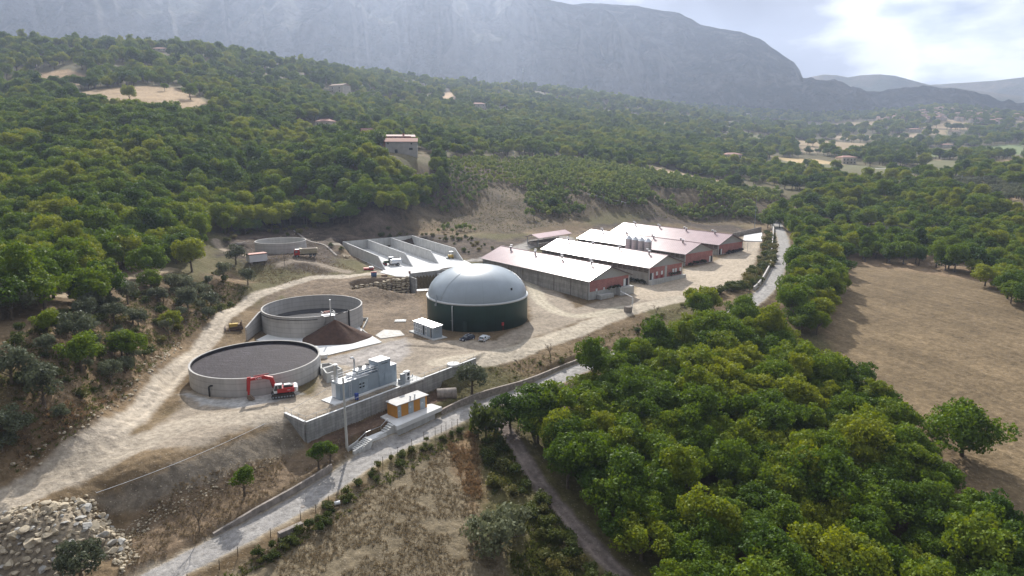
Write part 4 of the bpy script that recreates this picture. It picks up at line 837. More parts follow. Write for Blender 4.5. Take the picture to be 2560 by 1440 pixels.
# streaks of pale crust on the digestate
def crust(m):
    t = m.node_tree; n = t.nodes; b = n['Principled BSDF']; tcn = n.new('ShaderNodeTexCoord'); mpn = n.new('ShaderNodeMapping'); mpn.inputs['Rotation'].default_value = (0, 0, .5); mpn.inputs['Scale'].default_value = (.25, 1.6, 1); t.links.new(tcn.outputs['Object'], mpn.inputs[0])
    no = n.new('ShaderNodeTexNoise'); no.inputs['Scale'].default_value = .9; no.inputs['Detail'].default_value = 9; no.inputs['Roughness'].default_value = .75; no.inputs['Distortion'].default_value = 1.2; t.links.new(mpn.outputs[0], no.inputs['Vector'])
    mr = n.new('ShaderNodeMapRange'); mr.inputs['From Min'].default_value = .52; mr.inputs['From Max'].default_value = .70; mr.inputs['To Max'].default_value = .8; t.links.new(no.outputs[0], mr.inputs['Value'])
    src = b.inputs['Base Color'].links[0].from_socket; mx = n.new('ShaderNodeMix'); mx.data_type = 'RGBA'; t.links.new(mr.outputs[0], mx.inputs[0]); t.links.new(src, mx.inputs[6]); mx.inputs[7].default_value = (.11, .09, .115, 1); t.links.new(mx.outputs[2], b.inputs['Base Color'])
crust(SLUR)
BLK = flat('black_lining', (.03, .028, .032), .5)
x, y, r, z0, z1 = TANK1
t1 = tank_wall(x, y, r, z0, z1, .38, 'low round concrete tank brim-full of dark digestate, behind the red excavator', TW)
m = MB(); m.lathe([(0.01, 3.25), (r - .55, 3.25)], 96); m.build('digestate', SLUR, t1)
m = MB(); m.lathe([(r - .40, 3.0), (r - .40, 3.93), (r - .5, 3.93), (r - .5, 3.0)], 96); m.build('lining', BLK, t1, smooth='auto')
m = MB(); q = PZ(535, 985, 0); a = math.atan2(q.y - y, q.x - x); px, py = (r + .25) * math.cos(a), (r + .25) * math.sin(a)
m.tube([(px, py, -.2), (px, py, 2.0), (px + .5, py - .1, 2.3), (px + .9, py - .1, 2.3)], .16, 8); m.build('outlet_pipe', BLACKP, t1)
x, y, r, z0, z1 = TANK2
t2 = tank_wall(x, y, r, z0, z1, .38, 'tall round concrete tank half full, with the separator and brown heap at its side', TW)
m = MB(); m.lathe([(0.01, 1.7), (r - .40, 1.7)], 96); m.build('digestate', flat('black_digestate', (.02, .02, .028), .25, 0, .5), t2)
for u, v in ((876, 830), (880.5, 830.5)):
    q = PZ(u, v, 0); a = math.atan2(q.y - y, q.x - x); c_, s_ = math.cos(a), math.sin(a); m = MB()
    m.tube([((r + .25) * c_, (r + .25) * s_, -.1), ((r + .25) * c_, (r + .25) * s_, 6.25), ((r - .2) * c_, (r - .2) * s_, 6.45), ((r - .8) * c_, (r - .8) * s_, 6.2)], .17, 8); m.build('feed_pipe', BLACKP, t2)
m = MB(); a0, a1 = math.radians(205), math.radians(292); m.tube([((r + .12) * math.cos(a0 + (a1 - a0) * k / 24), (r + .12) * math.sin(a0 + (a1 - a0) * k / 24), 5.2) for k in range(25)], .09, 6); m.build('ring_pipe', BLACKP, t2)
m = MB(); a0, a1 = math.radians(302), math.radians(322); m.tube([((r + .15) * math.cos(a0 + (a1 - a0) * k / 12), (r + .15) * math.sin(a0 + (a1 - a0) * k / 12), 5.6 + .05 * k) for k in range(13)], .12, 6); m.build('feed_pipe', BLACKP, t2)
x, y, r, z0, z1 = TANK3
t3 = tank_wall(x, y, r, z0, z1, .32, 'small empty round concrete tank behind the red dump truck', TW, base_extra=.5)
m = MB(); m.lathe([(0.01, -.15), (r - .34, -.15)], 64); m.build('floor', CONC, t3)
# apron, wing wall and kerbs beside the tall tank
m = MB(); poly = [tuple(PZ(u, v, .15))[:2] for u, v in ((795, 893), (955, 855), (906, 824), (889, 806), (860, 812), (700, 820), (640, 850), (700, 862))]
m.prism(poly, -.3, .15); tag(m.build('concrete_apron', CONCW), 'bright white concrete apron under the brown heap, beside the tall round tank', 'concrete slab')
A, B = PZ(617, 851, 0), PZ(676, 806, 0)
m = MB(); d = (B - A).normalized(); n_ = Vector((-d.y, d.x, 0)) * .2; prof = [(A, 3.6), (A + d * 10, 5.2), (B + d * 3, 5.2)]
for (p, h), (q, h2) in zip(prof[:-1], prof[1:]):
    m.add([p - n_ - Vector((0, 0, 1)), p + n_ - Vector((0, 0, 1)), q + n_ - Vector((0, 0, 1)), q - n_ - Vector((0, 0, 1)), p - n_ + Vector((0, 0, h)), p + n_ + Vector((0, 0, h)), q + n_ + Vector((0, 0, h2)), q - n_ + Vector((0, 0, h2))], [(0, 3, 2, 1), (4, 5, 6, 7), (0, 1, 5, 4), (1, 2, 6, 5), (2, 3, 7, 6), (3, 0, 4, 7)])
tag(m.build('wing_wall', TW), 'sloping concrete wing wall running out from the tall round tank beside the bulldozer', 'wall')
m = MB(); A, B, D = PZ(905, 801, 0), PZ(920, 800, 0), PZ(908, 824, 0)
m.bar(A + Vector((0, 0, .3)), B + Vector((0, 0, .3)), .25, .9); m.bar(B + Vector((0, 0, .3)), D + Vector((0, 0, .3)), .25, .9); m.bar(PZ(906, 826, .35), PZ(914, 833, .35), .3, .7)
tag(m.build('kerb_wall', CONC), 'low concrete kerb of a small sump at the right foot of the tall round tank', 'kerb')
# heap of separated solids
HC_ = PZ(838, 848, .15); hx, hy = HC_.x, HC_.y + 1.0
nr_, na = 40, 96; V = []; F = []
for i in range(nr_ + 1):
    for k in range(na):
        f = i / nr_; a = 2 * math.pi * k / na; rad = 8.6 * (1 + .10 * math.sin(2 * a + .6) + .05 * math.sin(5 * a)); px, py = f * rad * math.cos(a), f * rad * math.sin(a) * .86
        z = 5.3 * (1 - f) ** 1.05 + .35 * (float(fbm(px / 1.3 + 30, py / 1.3 + 30, 4)) - .5) * (1 - f * .5) + .5 * (float(vnoise(a * 3.2, 1.5)) - .5) * math.sin(f * 3.14); V.append((px, py, max(z, 0) if i < nr_ else -.05))
for i in range(nr_):
    for k in range(na): F.append((i * na + k, (i + 1) * na + k, (i + 1) * na + (k + 1) % na, i * na + (k + 1) % na))
m = MB(); m.add(V, F); o = m.build('digestate_heap', mat('brown_digestate_fibre', (.072, .040, .029), .95, var=.25, scale=1.2, bump=.06, bscale=5), None, smooth=True); o.location = (hx, hy, .16); tag(o, 'dark brown cone of dried digestate heaped on the white concrete', 'heap')
# separator on its bracket over the rim
a = math.radians(288); x, y, r, z0, z1 = TANK2; SX, SY = x + r * math.cos(a), y + r * math.sin(a)
q = PZ(832, 795, 6.3); a = math.atan2(q.y - y, q.x - x); SX, SY = x + r * math.cos(a), y + r * math.sin(a)
s = empty('solids_separator', (SX, SY, 6), a, 'steel slurry separator on a railed platform, perched on the tank rim above the brown heap', 'separator')
m = MB(); m.box((.7, 0, .2), (2.6, 3.2, .08)); m.build('platform', STEEL, s)
for yy in (-1.55, 1.55):
    m = MB(); m.bar((-.6, yy, 1.3), (2.0, yy, 1.3), .05); m.bar((-.6, yy, .8), (2.0, yy, .8), .04)
    for xx in (-.6, .7, 2.0): m.bar((xx, yy, .25), (xx, yy, 1.3), .05)
    m.build('railing', STEEL, s)
m = MB(); m.bar((2.0, -1.55, 1.3), (2.0, 1.55, 1.3), .05); m.bar((2.0, -1.55, .8), (2.0, 1.55, .8), .04); m.build('railing', STEEL, s)
m = MB(); m.tube([(.2, -.9, .95), (.2, .9, .95)], .38, 12); m.tube([(.2, -1.5, .95), (.2, -.9, .95)], .25, 10); m.build('press_drum', flat('red_brown_machine', (.34, .12, .10), .5), s)
m = MB(); m.tube([(1.1, .6, .2), (1.1, .6, 4.6)], .22, 10); m.build('vent_pipe', STEEL, s)
m = MB(); m.tube([(1.9, 1.2, .2), (4.6, 2.4, -4.6)], .07, 6); m.tube([(2.2, 1.2, .2), (4.9, 2.2, -4.6)], .05, 6); m.build('ladder', STEEL, s)
m = MB(); m.bar((.3, -1.0, .15), (.3, -1.0, -2.6), .1); m.bar((.3, 1.0, .15), (.3, 1.0, -2.6), .1); m.bar((2, -1, .15), (.3, -1, -2.2), .08); m.bar((2, 1, .15), (.3, 1, -2.2), .08); m.build('bracket', STEEL, s)
# ------------------------------------------------------------------ the big domed digester
x, y, r, z0, z1 = DOME
dg = empty('digester_tank', (x, y, 0), 0, 'huge green-walled digester tank under a smooth grey-blue gas dome', 'digester')
GREEN = ribbed('dark_green_sheeting', (.022, .062, .05), .42, .0, .6, .02, 2, .0); GREEN.node_tree.nodes['Principled BSDF'].inputs['Specular IOR Level'].default_value = .3
GRN = mat('dark_green_cladding', (.020, .058, .048), .45, var=.12, scale=.25, spec=.3, streak=.15)
m = MB(); m.lathe([(r - .3, -.5), (r, -.5), (r, z1 - .35)], 128); m.build('wall', GRN, dg, smooth=True)
m = MB(); m.lathe([(r - .1, z1 - .42), (r + .18, z1 - .42), (r + .22, z1 - .05), (r + .05, z1 + .05), (r - .4, z1 + .05)], 128); m.build('rim_flange', mat('pale_flange', (.55, .57, .58), .5, var=.06), dg, smooth=True)
MEMB = mat('grey_gas_membrane', (.33, .38, .43), .33, var=.05, scale=.3, spec=.5)
def seams(m):
    t = m.node_tree; n = t.nodes; b = n['Principled BSDF']; tcn = n.new('ShaderNodeTexCoord'); sp = n.new('ShaderNodeSeparateXYZ'); t.links.new(tcn.outputs['Object'], sp.inputs[0])
    def M_(op, a, b_=None):
        q = n.new('ShaderNodeMath'); q.operation = op
        for i, x_ in enumerate((a, b_)):
            if x_ is None: continue
            if isinstance(x_, (int, float)): q.inputs[i].default_value = x_
            else: t.links.new(x_, q.inputs[i])
        return q.outputs[0]
    s_ = M_('ABSOLUTE', M_('SINE', M_('MULTIPLY', M_('ARCTAN2', sp.outputs[1], sp.outputs[0]), 9.0)))
    mr = n.new('ShaderNodeMapRange'); mr.inputs['From Min'].default_value = .0; mr.inputs['From Max'].default_value = .06; mr.inputs['To Min'].default_value = .84; mr.inputs['To Max'].default_value = 1; t.links.new(s_, mr.inputs['Value'])
    src = b.inputs['Base Color'].links[0].from_socket; vm = n.new('ShaderNodeVectorMath'); vm.operation = 'SCALE'; t.links.new(src, vm.inputs[0]); t.links.new(mr.outputs[0], vm.inputs['Scale']); t.links.new(vm.outputs[0], b.inputs['Base Color'])
seams(MEMB)
prof = []; DH = 8.6
for k in range(41):
    f = k / 40 * math.pi / 2; prof.append(((r - .32) * math.cos(f) ** .86, z1 + .02 + DH * math.sin(f) ** 1.04))
prof[-1] = (.01, z1 + DH); m = MB(); m.lathe(prof, 128); m.build('gas_dome', MEMB, dg, smooth=True)
def on_dome(az, f, off=.03): return (((r - .32) * math.cos(f) ** .86 + off) * math.cos(az), ((r - .32) * math.cos(f) ** .86 + off) * math.sin(az), z1 + DH * math.sin(f) ** 1.04 + off)
m = MB(); m.tube([on_dome(R(228 + 12 * (k / 20)), k / 20 * 1.25) for k in range(21)], .05, 6); m.build('seam_cable', STEELP, dg)
q = PZ(1121, 833, 0); a = math.atan2(q.y - y, q.x - x); c_, s_ = math.cos(a), math.sin(a); m = MB(); m.tube([((r + .3) * c_, (r + .3) * s_, 0), ((r + .3) * c_, (r + .3) * s_, z1 - .9), ((r + .1) * c_, (r + .1) * s_, z1 - .6)], .17, 8); m.bar(((r + .3) * c_, (r + .3) * s_, 3), (r * c_ - .6, r * s_, 3), .08); m.build('downpipe', STEEL, dg)
a = R(222); m = MB(); m.tube([(r * math.cos(a) + .0, r * math.sin(a) - .3, z1 - .9), (r * math.cos(a), r * math.sin(a) - .3, z1 + .4), on_dome(a, .16, .3)], .16, 8); m.box(((r + .1) * math.cos(a), (r + .1) * math.sin(a), z1 - 1.5), (.6, .6, .6), a); m.build('relief_valve', STEELP, dg)
m = MB(); c0 = Vector(on_dome(R(318), .38)); m.box(c0 - Vector((0, 0, .5)), (.15, .6, 1.0), R(318)); m.build('sight_glass', DARKP, dg)
a = R(259); m = MB(); m.box(((r + .03) * math.cos(a), (r + .03) * math.sin(a), .05), (.12, 1.1, 3.0), a); m.build('door', flat('dark_green_door', (.015, .04, .035), .5), dg)
a = R(301); m = MB(); m.box(((r + .1) * math.cos(a), (r + .1) * math.sin(a), 1.4), (.3, .7, .9), a); m.bar(((r + .3) * math.cos(a), (r + .3) * math.sin(a), 0), ((r + .3) * math.cos(a), (r + .3) * math.sin(a), 1.4), .08); m.build('hydrant_box', REDP, dg)
# ------------------------------------------------------------------ pump cabin in front of the digester
A, B, D = PZ(1083.5, 846.7, .45), PZ(1034.6, 828, .45), PZ(1108, 839.4, .45); ax = (B - A); Lc = ax.length; W_ = 2.9; rz = ang(A, B)
pc_ = empty('pump_cabin', tuple(A + Vector((0, 0, -.45))), rz, 'pale grey steel cabin with white louvred doors, at the foot of the digester', 'cabin')
sg = -1    # depth direction: local -y is to the right-hand side
m = MB(); m.box((Lc / 2, sg * W_ / 2, .45), (Lc, W_, 3.0)); m.build('body', CLADY, pc_)
m = MB(); m.box((Lc / 2, sg * W_ / 2, -.2), (Lc + 2.6, W_ + 1.6, .64)); m.build('plinth', CONC, pc_)
m = MB(); m.add([(-.15, .25, 3.46), (Lc + .15, .25, 3.46), (Lc + .15, -W_ - .2, 3.75), (-.15, -W_ - .2, 3.75), (-.15, .25, 3.56), (Lc + .15, .25, 3.56), (Lc + .15, -W_ - .2, 3.85), (-.15, -W_ - .2, 3.85)], [(0, 3, 2, 1), (4, 5, 6, 7), (0, 1, 5, 4), (1, 2, 6, 5), (2, 3, 7, 6), (3, 0, 4, 7)]); m.build('roof', ROOFW, pc_)
for k, (f, wd) in enumerate(((.93, .09), (.83, .09), (.70, .09), (.60, .08), (.36, .08))):
    m = MB(); m.box((Lc * f, .03, .65), (Lc * wd, .06, 2.4)); o = m.build('louvred_door', WHITEP, pc_)
    for zz in (1.0, 2.15):
        g = MB(); g.box((Lc * f, .075, zz - .15), (Lc * wd * .62, .03, .85)); g.build('louvre', STEELP, o)
for f in (.485, .12):
    m = MB(); m.box((Lc * f, .04, .55), (.62, .05, 2.5)); m.build('open_doorway', DARKP, pc_)
for f in (.06, .44):
    m = MB(); m.bar((Lc * f, .55, .45), (Lc * f, .55, 3.4), .1); m.build('porch_post', STEEL, pc_)
m = MB(); m.bar((-.08, -.5, 3.0), (-.08, -2.4, 3.2), .12); m.bar((-.08, -.6, 2.5), (-.08, -1.5, 2.6), .1); m.build('wall_pipework', STEEL, pc_)
# ------------------------------------------------------------------ generator container on the terrace
A, B, E_ = PZ(852.9, 1003.3, 0), PZ(992.5, 952.7, 0), PZ(829.6, 995.4, 0)
rz = ang(A, B); Lg = (B - A).length; Wg = 3.0; hg = 3.5
g = empty('generator_container', tuple(A), rz, 'long blue-grey generator container with railed roof, coolers and a raised box at one end', 'container')
m = MB(); m.box((Lg * .42, Wg / 2, .15), (Lg * .84, Wg, hg)); m.build('body', CLADX, g)
m = MB(); m.box((Lg * .42 + .5, Wg / 2, -.3), (Lg + 3.0, Wg + 1.4, .42)); m.build('base_slab', CONCW, g)
xa, xb = Lg * .655, Lg * .885
m = MB(); m.box(((xa + xb) / 2, Wg / 2 - .02, .15), (xb - xa, Wg + .1, 5.6)); o = m.build('silencer_housing', BLUEG, g, bevel=.04)
m = MB(); m.box(((xa + xb) / 2, Wg / 2 - .02, 5.75), (xb - xa + .12, Wg + .2, .1)); m.build('housing_lid', WHITEP, g)
for k in range(9):  # the small dark maker's mark, too small to read
    c = MB(); c.box((xa + 1.1 + k * .2, -.085, 5.0 + .05 * (k % 3)), (.12, .02, .22)); c.build('housing_mark', DARKP, o) if k == 0 else None
    if k == 0: mk = c
lt = MB(); [lt.box((xa + 1.1 + k * .19, -.095, 5.02 + .03 * (k % 2)), (.13, .012, .16 + .05 * (k % 3 == 0))) for k in range(1, 9)]; lt.build('housing_mark', DARKP, o)
m = MB(); m.box((Lg * .94, Wg / 2, .15), (Lg * .12, Wg, 3.9)); m.build('end_cabinet', BLUEG, g, bevel=.03)
m = MB(); m.box((Lg * .94, Wg / 2, 4.05), (Lg * .12 + .1, Wg + .1, .08)); m.build('end_cabinet_lid', WHITEP, g)
m = MB(); m.box((Lg * .25, Wg / 2, hg + .15), (Lg * .5 - .1, Wg + .06, .07)); m.build('roof_deck', WHITEP, g)
m = MB(); m.box((Lg * .50, Wg * .62, hg + .22), (Lg * .30, Wg * .6, 1.0)); o = m.build('cooler_box', BLUEG, g, bevel=.03); m = MB(); m.box((Lg * .50, Wg * .62, hg + 1.22), (Lg * .31, Wg * .62, .07)); m.build('cooler_lid', WHITEP, o)
for f in (.43, .56):
    m = MB(); m.tube([(Lg * f, Wg * .55, hg + 1.29), (Lg * f, Wg * .55, hg + 1.85)], .42, 14); o = m.build('cooler_fan', WHITEP, g); m = MB(); m.tube([(Lg * f, Wg * .55, hg + 1.85), (Lg * f, Wg * .55, hg + 2.05)], [.48, .5], 14); m.build('fan_cowl', BLACKP, o)
m = MB(); m.box((Lg * .28, Wg * .6, hg + .22), (Lg * .13, Wg * .45, .75)); m.build('intake_box', WHITEP, g, bevel=.03)
m = MB(); m.tube([(Lg * .36, Wg * .75, hg + .2), (Lg * .36, Wg * .75, hg + 3.6), (Lg * .36 - .25, Wg * .75, hg + 4.1), (Lg * .36 - .9, Wg * .75, hg + 4.15)], .19, 10); m.build('exhaust_stack', STEEL, g)
m = MB(); m.tube([(Lg * .045, Wg * .75, hg + .2), (Lg * .045, Wg * .75, hg + 3.6)], .42, 14); o = m.build('chimney', STEEL, g); m = MB(); m.tube([(Lg * .045, Wg * .75, hg + 3.6), (Lg * .045, Wg * .75, hg + 3.8)], [.48, .48], 14); m.build('chimney_cap', WHITEP, o)
m = MB(); m.tube([(Lg * .3, .5, hg + .5), (Lg * .62, .5, hg + .5)], .16, 8); m.tube([(Lg * .12, .7, hg + .4), (Lg * .24, .7, hg + .45), (Lg * .24, .7, hg + .9)], .12, 8); m.build('roof_pipes', STEEL, g)
def railing(name, pts, h, m_, parent=None, step=1.8, rails=(1.0, .55), rad=.035):
    """posts and rails along a path; one piece per run"""
    for a_, b_ in zip(pts[:-1], pts[1:]):
        a_, b_ = Vector(a_), Vector(b_); k = max(1, round((b_ - a_).length / step)); mb = MB()
        for f in rails: mb.bar(a_ + Vector((0, 0, h * f)), b_ + Vector((0, 0, h * f)), rad * 2)
        mb.build('rail', m_, parent)
        for i in range(k + (1 if b_ == Vector(pts[-1]) else 0)):
            p = a_.lerp(b_, i / k); q_ = MB(); q_.bar(p, p + Vector((0, 0, h)), rad * 2); q_.build('post', m_, parent)
rl = empty('roof_guard', (0, 0, 0)); rl.parent = g
mb = MB()
for (p, q) in (((.05, .05), (.05, Wg - .05)), ((.05, Wg - .05), (Lg * .63, Wg - .05)), ((.05, .05), (Lg * .13, .05)), ((Lg * .30, .05), (Lg * .655, .05))):
    a_, b_ = Vector((*p, hg + .2)), Vector((*q, hg + .2)); k = max(1, round((b_ - a_).length / 1.6))
    for f in (1.1, .55): mb.bar(a_ + Vector((0, 0, f)), b_ + Vector((0, 0, f)), .06)
    for i in range(k + 1): pp = a_.lerp(b_, i / k); mb.bar(pp, pp + Vector((0, 0, 1.1)), .06)
mb.build('roof_railing', WHITEP, g); bpy.data.objects.remove(rl)
m = MB(); [m.bar((Lg * .14 + .5 * k, -.1, .3), (Lg * .14 + .5 * k, -.1, hg + 1.2), .05) for k in (0, 1)]; [m.bar((Lg * .14, -.1, .5 + .35 * j), (Lg * .14 + .5, -.1, .5 + .35 * j), .04) for j in range(10)]; m.build('ladder', WHITEP, g)
for f in (.33, .385, .435):
    m = MB(); m.box((Lg * f, -.03, .35), (Lg * .05, .05, 2.6)); o = m.build('side_door', mat('door_grey', (.36, .42, .47), .45), g)
    if f < .4:
        for zz in (1.4, 2.1): q = MB(); q.box((Lg * f, -.07, zz), (.5, .02, .32)); q.build('warning_plate', DARKP, o)
for f in (.70, .80, .87):
    m = MB(); m.box((Lg * f, -.12, .35), (Lg * .07, .04, 2.6)); m.build('side_door', BLUEG, g)
for yy in (.75, 2.25):
    m = MB(); m.box((-.03, yy, .35), (.05, 1.3, 2.9)); m.build('end_door', WHITEP if yy > 2 else BLUEG, g)
o = MB(); o.lathe([(.01, 0), (.42, 0), (.42, 1.25), (.01, 1.25)], 20); bl = o.build('barrel', BLUEP, None, smooth='auto'); bl.location = tuple(PZ(892, 998, .1)); tag(bl, 'deep blue barrel standing against the long side of the generator container', 'barrel')
# outdoor coolers, cabinet
q = PZ(1017, 952, .12); cu = empty('cooling_unit', (q.x, q.y, .12), rz, 'small white air cooler with two fans on a slab beyond the generator container', 'cooler')
m = MB(); m.box((0, 0, 0), (1.3, .9, 2.3)); m.build('casing', WHITEP, cu, bevel=.03)
for zz in (.65, 1.6): m = MB(); m.tube([(0.1, -.46, zz), (0.1, -.5, zz)], .36, 14); m.build('fan', BLACKP, cu)
m = MB(); m.tube([(-.8, .1, .1), (-.8, .1, 1.0), (-1.7, .1, 1.0)], .14, 8); m.tube([(.7, 0, .4), (1.9, .2, .4), (1.9, .2, 1.0)], .13, 8); m.box((-1.7, .1, 0), (.9, .8, .9)); m.build('pipework', STEELP, cu)
m = MB(); m.box((q.x, q.y, -.1), (7, 4, .2), rz); tag(m.build('equipment_slab', CONC), 'thin concrete slab carrying the white air cooler', 'concrete slab')
q = PZ(1007, 962, 0); m = MB(); m.box((0, 0, -.1), (1.0, .6, 2.6)); m.box((0, 0, 2.5), (1.1, .7, .08)); o = m.build('electric_cabinet', STEELP, None, bevel=.02); o.location = tuple(q); o.rotation_euler = (0, 0, rz); tag(o, 'dark grey upright electric cabinet at the edge of the terrace, right of the generator container', 'cabinet')
# ------------------------------------------------------------------ retaining wall of the terrace and its railing
rw = empty('retaining_wall', (WC.x, WC.y, 0), ang(WC, WE), 'long board-marked grey concrete retaining wall holding up the generator terrace', 'wall')
LW = (WE - WC).length + 5; m = MB(); m.box((LW / 2, -.2, -6), (LW, .4, 6.12)); m.build('long_face', CONCD, rw)
dl = rw.matrix_basis.inverted() @ WL; m = MB(); a2 = math.atan2(dl.y, dl.x); l2 = dl.to_2d().length; M_ = Matrix.Rotation(a2, 3, 'Z'); pr = [(.2, -6), (l2, -6), (l2, .12), (.2, .12)]; m.xprism(pr, -.2, .2, M=M_); m.build('short_return', CONCD, rw)
m = MB(); m.box((LW / 2, -.2, .12), (LW + .06, .5, .06)); m.build('coping', CONCW, rw); m = MB(); m.xprism([(.3, .12), (l2, .12), (l2, .18), (.3, .18)], -.25, .25, M=M_); m.build('coping', CONCW, rw)
rg = empty('terrace_railing', (WC.x, WC.y, .18), ang(WC, WE), 'thin galvanised railing along the top of the retaining wall', 'railing')
railing('r', [(dl.x, dl.y, 0), (0, -.2, 0), (LW * .985, -.2, 0)], 1.05, STEELP, rg, 2.4, (1.0,), .02)
# ------------------------------------------------------------------ garden level: ochre cabin, slab, stairs, culvert
sz = LAWN_Z + .25
A, B, E_ = PZ(992.5, 1046, sz), PZ(1067.5, 1018, sz), PZ(968.5, 1034, sz); rzc = ang(A, B); Lk_ = (B - A).length; Wk = 3.2
cb = empty('meter_cabin', tuple(A), rzc, 'ochre orange cabin with grey doors and a pale flat roof, below the retaining wall', 'cabin')
m = MB(); m.box((Lk_ / 2, Wk / 2, 0), (Lk_, Wk, 2.75)); m.build('walls', ORNG, cb)
m = MB(); m.xprism([(-.25, 2.76), (Lk_ + .3, 2.76), (Lk_ + .3, 2.9), (-.25, 2.9)], -.35, Wk + .25); m.build('roof', mat('cabin_roof_felt', (.50, .49, .48), .8, var=.12, scale=.6), cb, bevel=.02)
for x0_, w2 in ((.07, .11), (.44, .17), (.83, .17)):
    m = MB(); m.box((Lk_ * x0_ + Lk_ * w2 * .12, -.03, .05), (Lk_ * w2, .06, 2.45)); o = m.build('door', mat('pale_grey_door', (.37, .42, .46), .5), cb)
    q = MB(); q.box((Lk_ * x0_, -.075, 1.35), (.35, .02, .2)); q.build('sign_plate', WHITEP, o)
for f in (.5, .65): m = MB(); m.tube([(Lk_ * f, .55, 2.9), (Lk_ * f, .55, 3.5)], .16, 10); o = m.build('roof_vent', STEEL, cb); q = MB(); q.tube([(Lk_ * f, .55, 3.5), (Lk_ * f, .55, 3.7)], [.26, .1], 10); q.build('vent_cap', WHITEP, o)
Q_ = [PZ(u, v, sz) for u, v in ((951, 1041), (992, 1066), (1105, 1017), (1080, 1009), (1000, 1020))]
m = MB(); m.prism([tuple(p)[:2] for p in Q_], sz - .9, sz - .012); tag(m.build('cabin_slab', CONCW), 'pale concrete slab around the ochre cabin, with steps at its left end', 'concrete slab')
# low wall along the road, three runs
def run_offset(u0, u1, off):
    pts = []
    for i, p in enumerate(ROAD[:-1]):
        u, v = to_px(p.x, p.y, p.z)
        if u0 <= u <= u1: d = (ROAD[i + 1] - p); d.z = 0; d.normalize(); pts.append(p + Vector((-d.y, d.x, 0)) * off)
    return pts
def run_wall(pts, th, top, bot, m_):
    mb = MB(); V = []; n = len(pts)
    for i, p in enumerate(pts):
        d = pts[min(i + 1, n - 1)] - pts[max(i - 1, 0)]; d.z = 0; d.normalize(); s_ = Vector((-d.y, d.x, 0)) * th / 2; tp = top(i / (n - 1)) if callable(top) else top
        V += [p - s_ + Vector((0, 0, bot)), p - s_ + Vector((0, 0, tp)), p + s_ + Vector((0, 0, tp)), p + s_ + Vector((0, 0, bot))]
    F = [(4 * i + j, 4 * i + 4 + j, 4 * i + 4 + (j + 1) % 4, 4 * i + (j + 1) % 4) for i in range(n - 1) for j in range(4)] + [(0, 1, 2, 3), tuple(4 * (n - 1) + j for j in (3, 2, 1, 0))]
    mb.add(V, F); return mb
tag(run_wall(run_offset(545, 872, ROAD_HW + .5), .45, lambda f: .55 + .7 * min(1, f * 3), -1, CONCO)  .build('roadside_wall', CONCO), 'low weathered concrete wall beside the road, left of the entrance stairs', 'wall')
tag(run_wall(run_offset(905, 1120, ROAD_HW + .5), .4, lambda f: 1.1 + .9 * min(1, f * 2.5), -1, CONCO).build('roadside_wall', CONC), 'grey concrete wall beside the road, below the ochre cabin', 'wall')
tag(run_wall(run_offset(1120, 1470, ROAD_HW + .5), .45, lambda f: 1.35 + .35 * math.sin(f * 5), -1, CONCO).build('roadside_wall', mat('rough_stone_wall', (.30, .26, .23), .95, var=.35, scale=1.6, bump=.08, bscale=3)), 'rough stained roadside wall running right from the cabin to the wood', 'wall')
tag(run_wall(run_offset(1908, 1950, ROAD_HW + .9), .5, 1.7, -1, CONC).build('yard_wall', mat('white_topped_wall', (.5, .47, .45), .9, var=.2, scale=.6)), 'curved pale wall between the barn yard and the far stretch of road', 'wall')
# entrance stairs
S0, S1 = PZ(893, 1130, -6.1), PZ(988, 1062, sz); st_ = empty('entrance_stairs', tuple(S0), ang(S0, S1), 'grey concrete stairs with a handrail climbing from the road to the cabin slab', 'stairs')
ls = (S1 - S0).to_2d().length; rise = sz - (-6.1); m = MB(); nst = 8; wst = 1.7
for k in range(nst): m.box((.15 + k * .42 + .21, .9, -.8), (.42, wst * 1.3, .8 + (k + 1) * .16))
m.build('lower_steps', CONC, st_)
m = MB(); z_l = nst * .16; m.box(((.15 + nst * .42 + ls - 2.2) / 2, .9, -.8), (ls - 2.35 - nst * .42, wst, .8 + z_l - .01)); m.build('walkway', CONCW, st_)
m = MB(); k3 = 4; [m.box((ls - 2.2 + k * .5 + .25, .9, -.8), (.5, wst, .8 + z_l + (rise - z_l) * (k + 1) / k3)) for k in range(k3)]; m.build('upper_steps', CONC, st_)
m = MB(); P_ = [(1.2, 1.8, 1.2), (.15 + nst * .42, 1.8, z_l + 1.0), (ls - 2.2, 1.8, z_l + 1.0), (ls - .4, 1.8, rise + 1.0)]
for a_, b_ in zip(P_[:-1], P_[1:]): m.bar(a_, b_, .07)
for p in P_: m.bar((p[0], p[1], p[2] - 1.1), p, .06)
m.build('handrail', STEEL, st_)
m = MB(); m.xprism([(-.4, -.6), (1.9, -.6), (1.9, 1.1), (-.4, .5)], 2.1, 2.35); m.build('cheek_wall', CONC, st_)
# culvert pipe lying by the wall
q = PZ(1128, 990, LAWN_Z); cv = empty('culvert_pipe', (q.x, q.y, LAWN_Z), rzc + R(8), 'wide dark concrete drain pipe with an open mouth, lying in the grass below the terrace', 'pipe')
m = MB(); n = 24; V = []; F = []
for xx, rr_ in ((1.2, 1.25), (-3.2, 1.25), (-3.2, 1.05), (1.2, 1.05)): V += [(xx, rr_ * math.cos(2 * math.pi * k / n), 1.1 + rr_ * math.sin(2 * math.pi * k / n)) for k in range(n)]
for j in range(4):
    for k in range(n): F.append((j * n + k, j * n + (k + 1) % n, ((j + 1) % 4) * n + (k + 1) % n, ((j + 1) % 4) * n + k))
m.add(V, F); o = m.build('pipe_shell', CONCO, cv); cv.rotation_euler = (0, 0, rzc - R(38)); cv.location.z -= .45
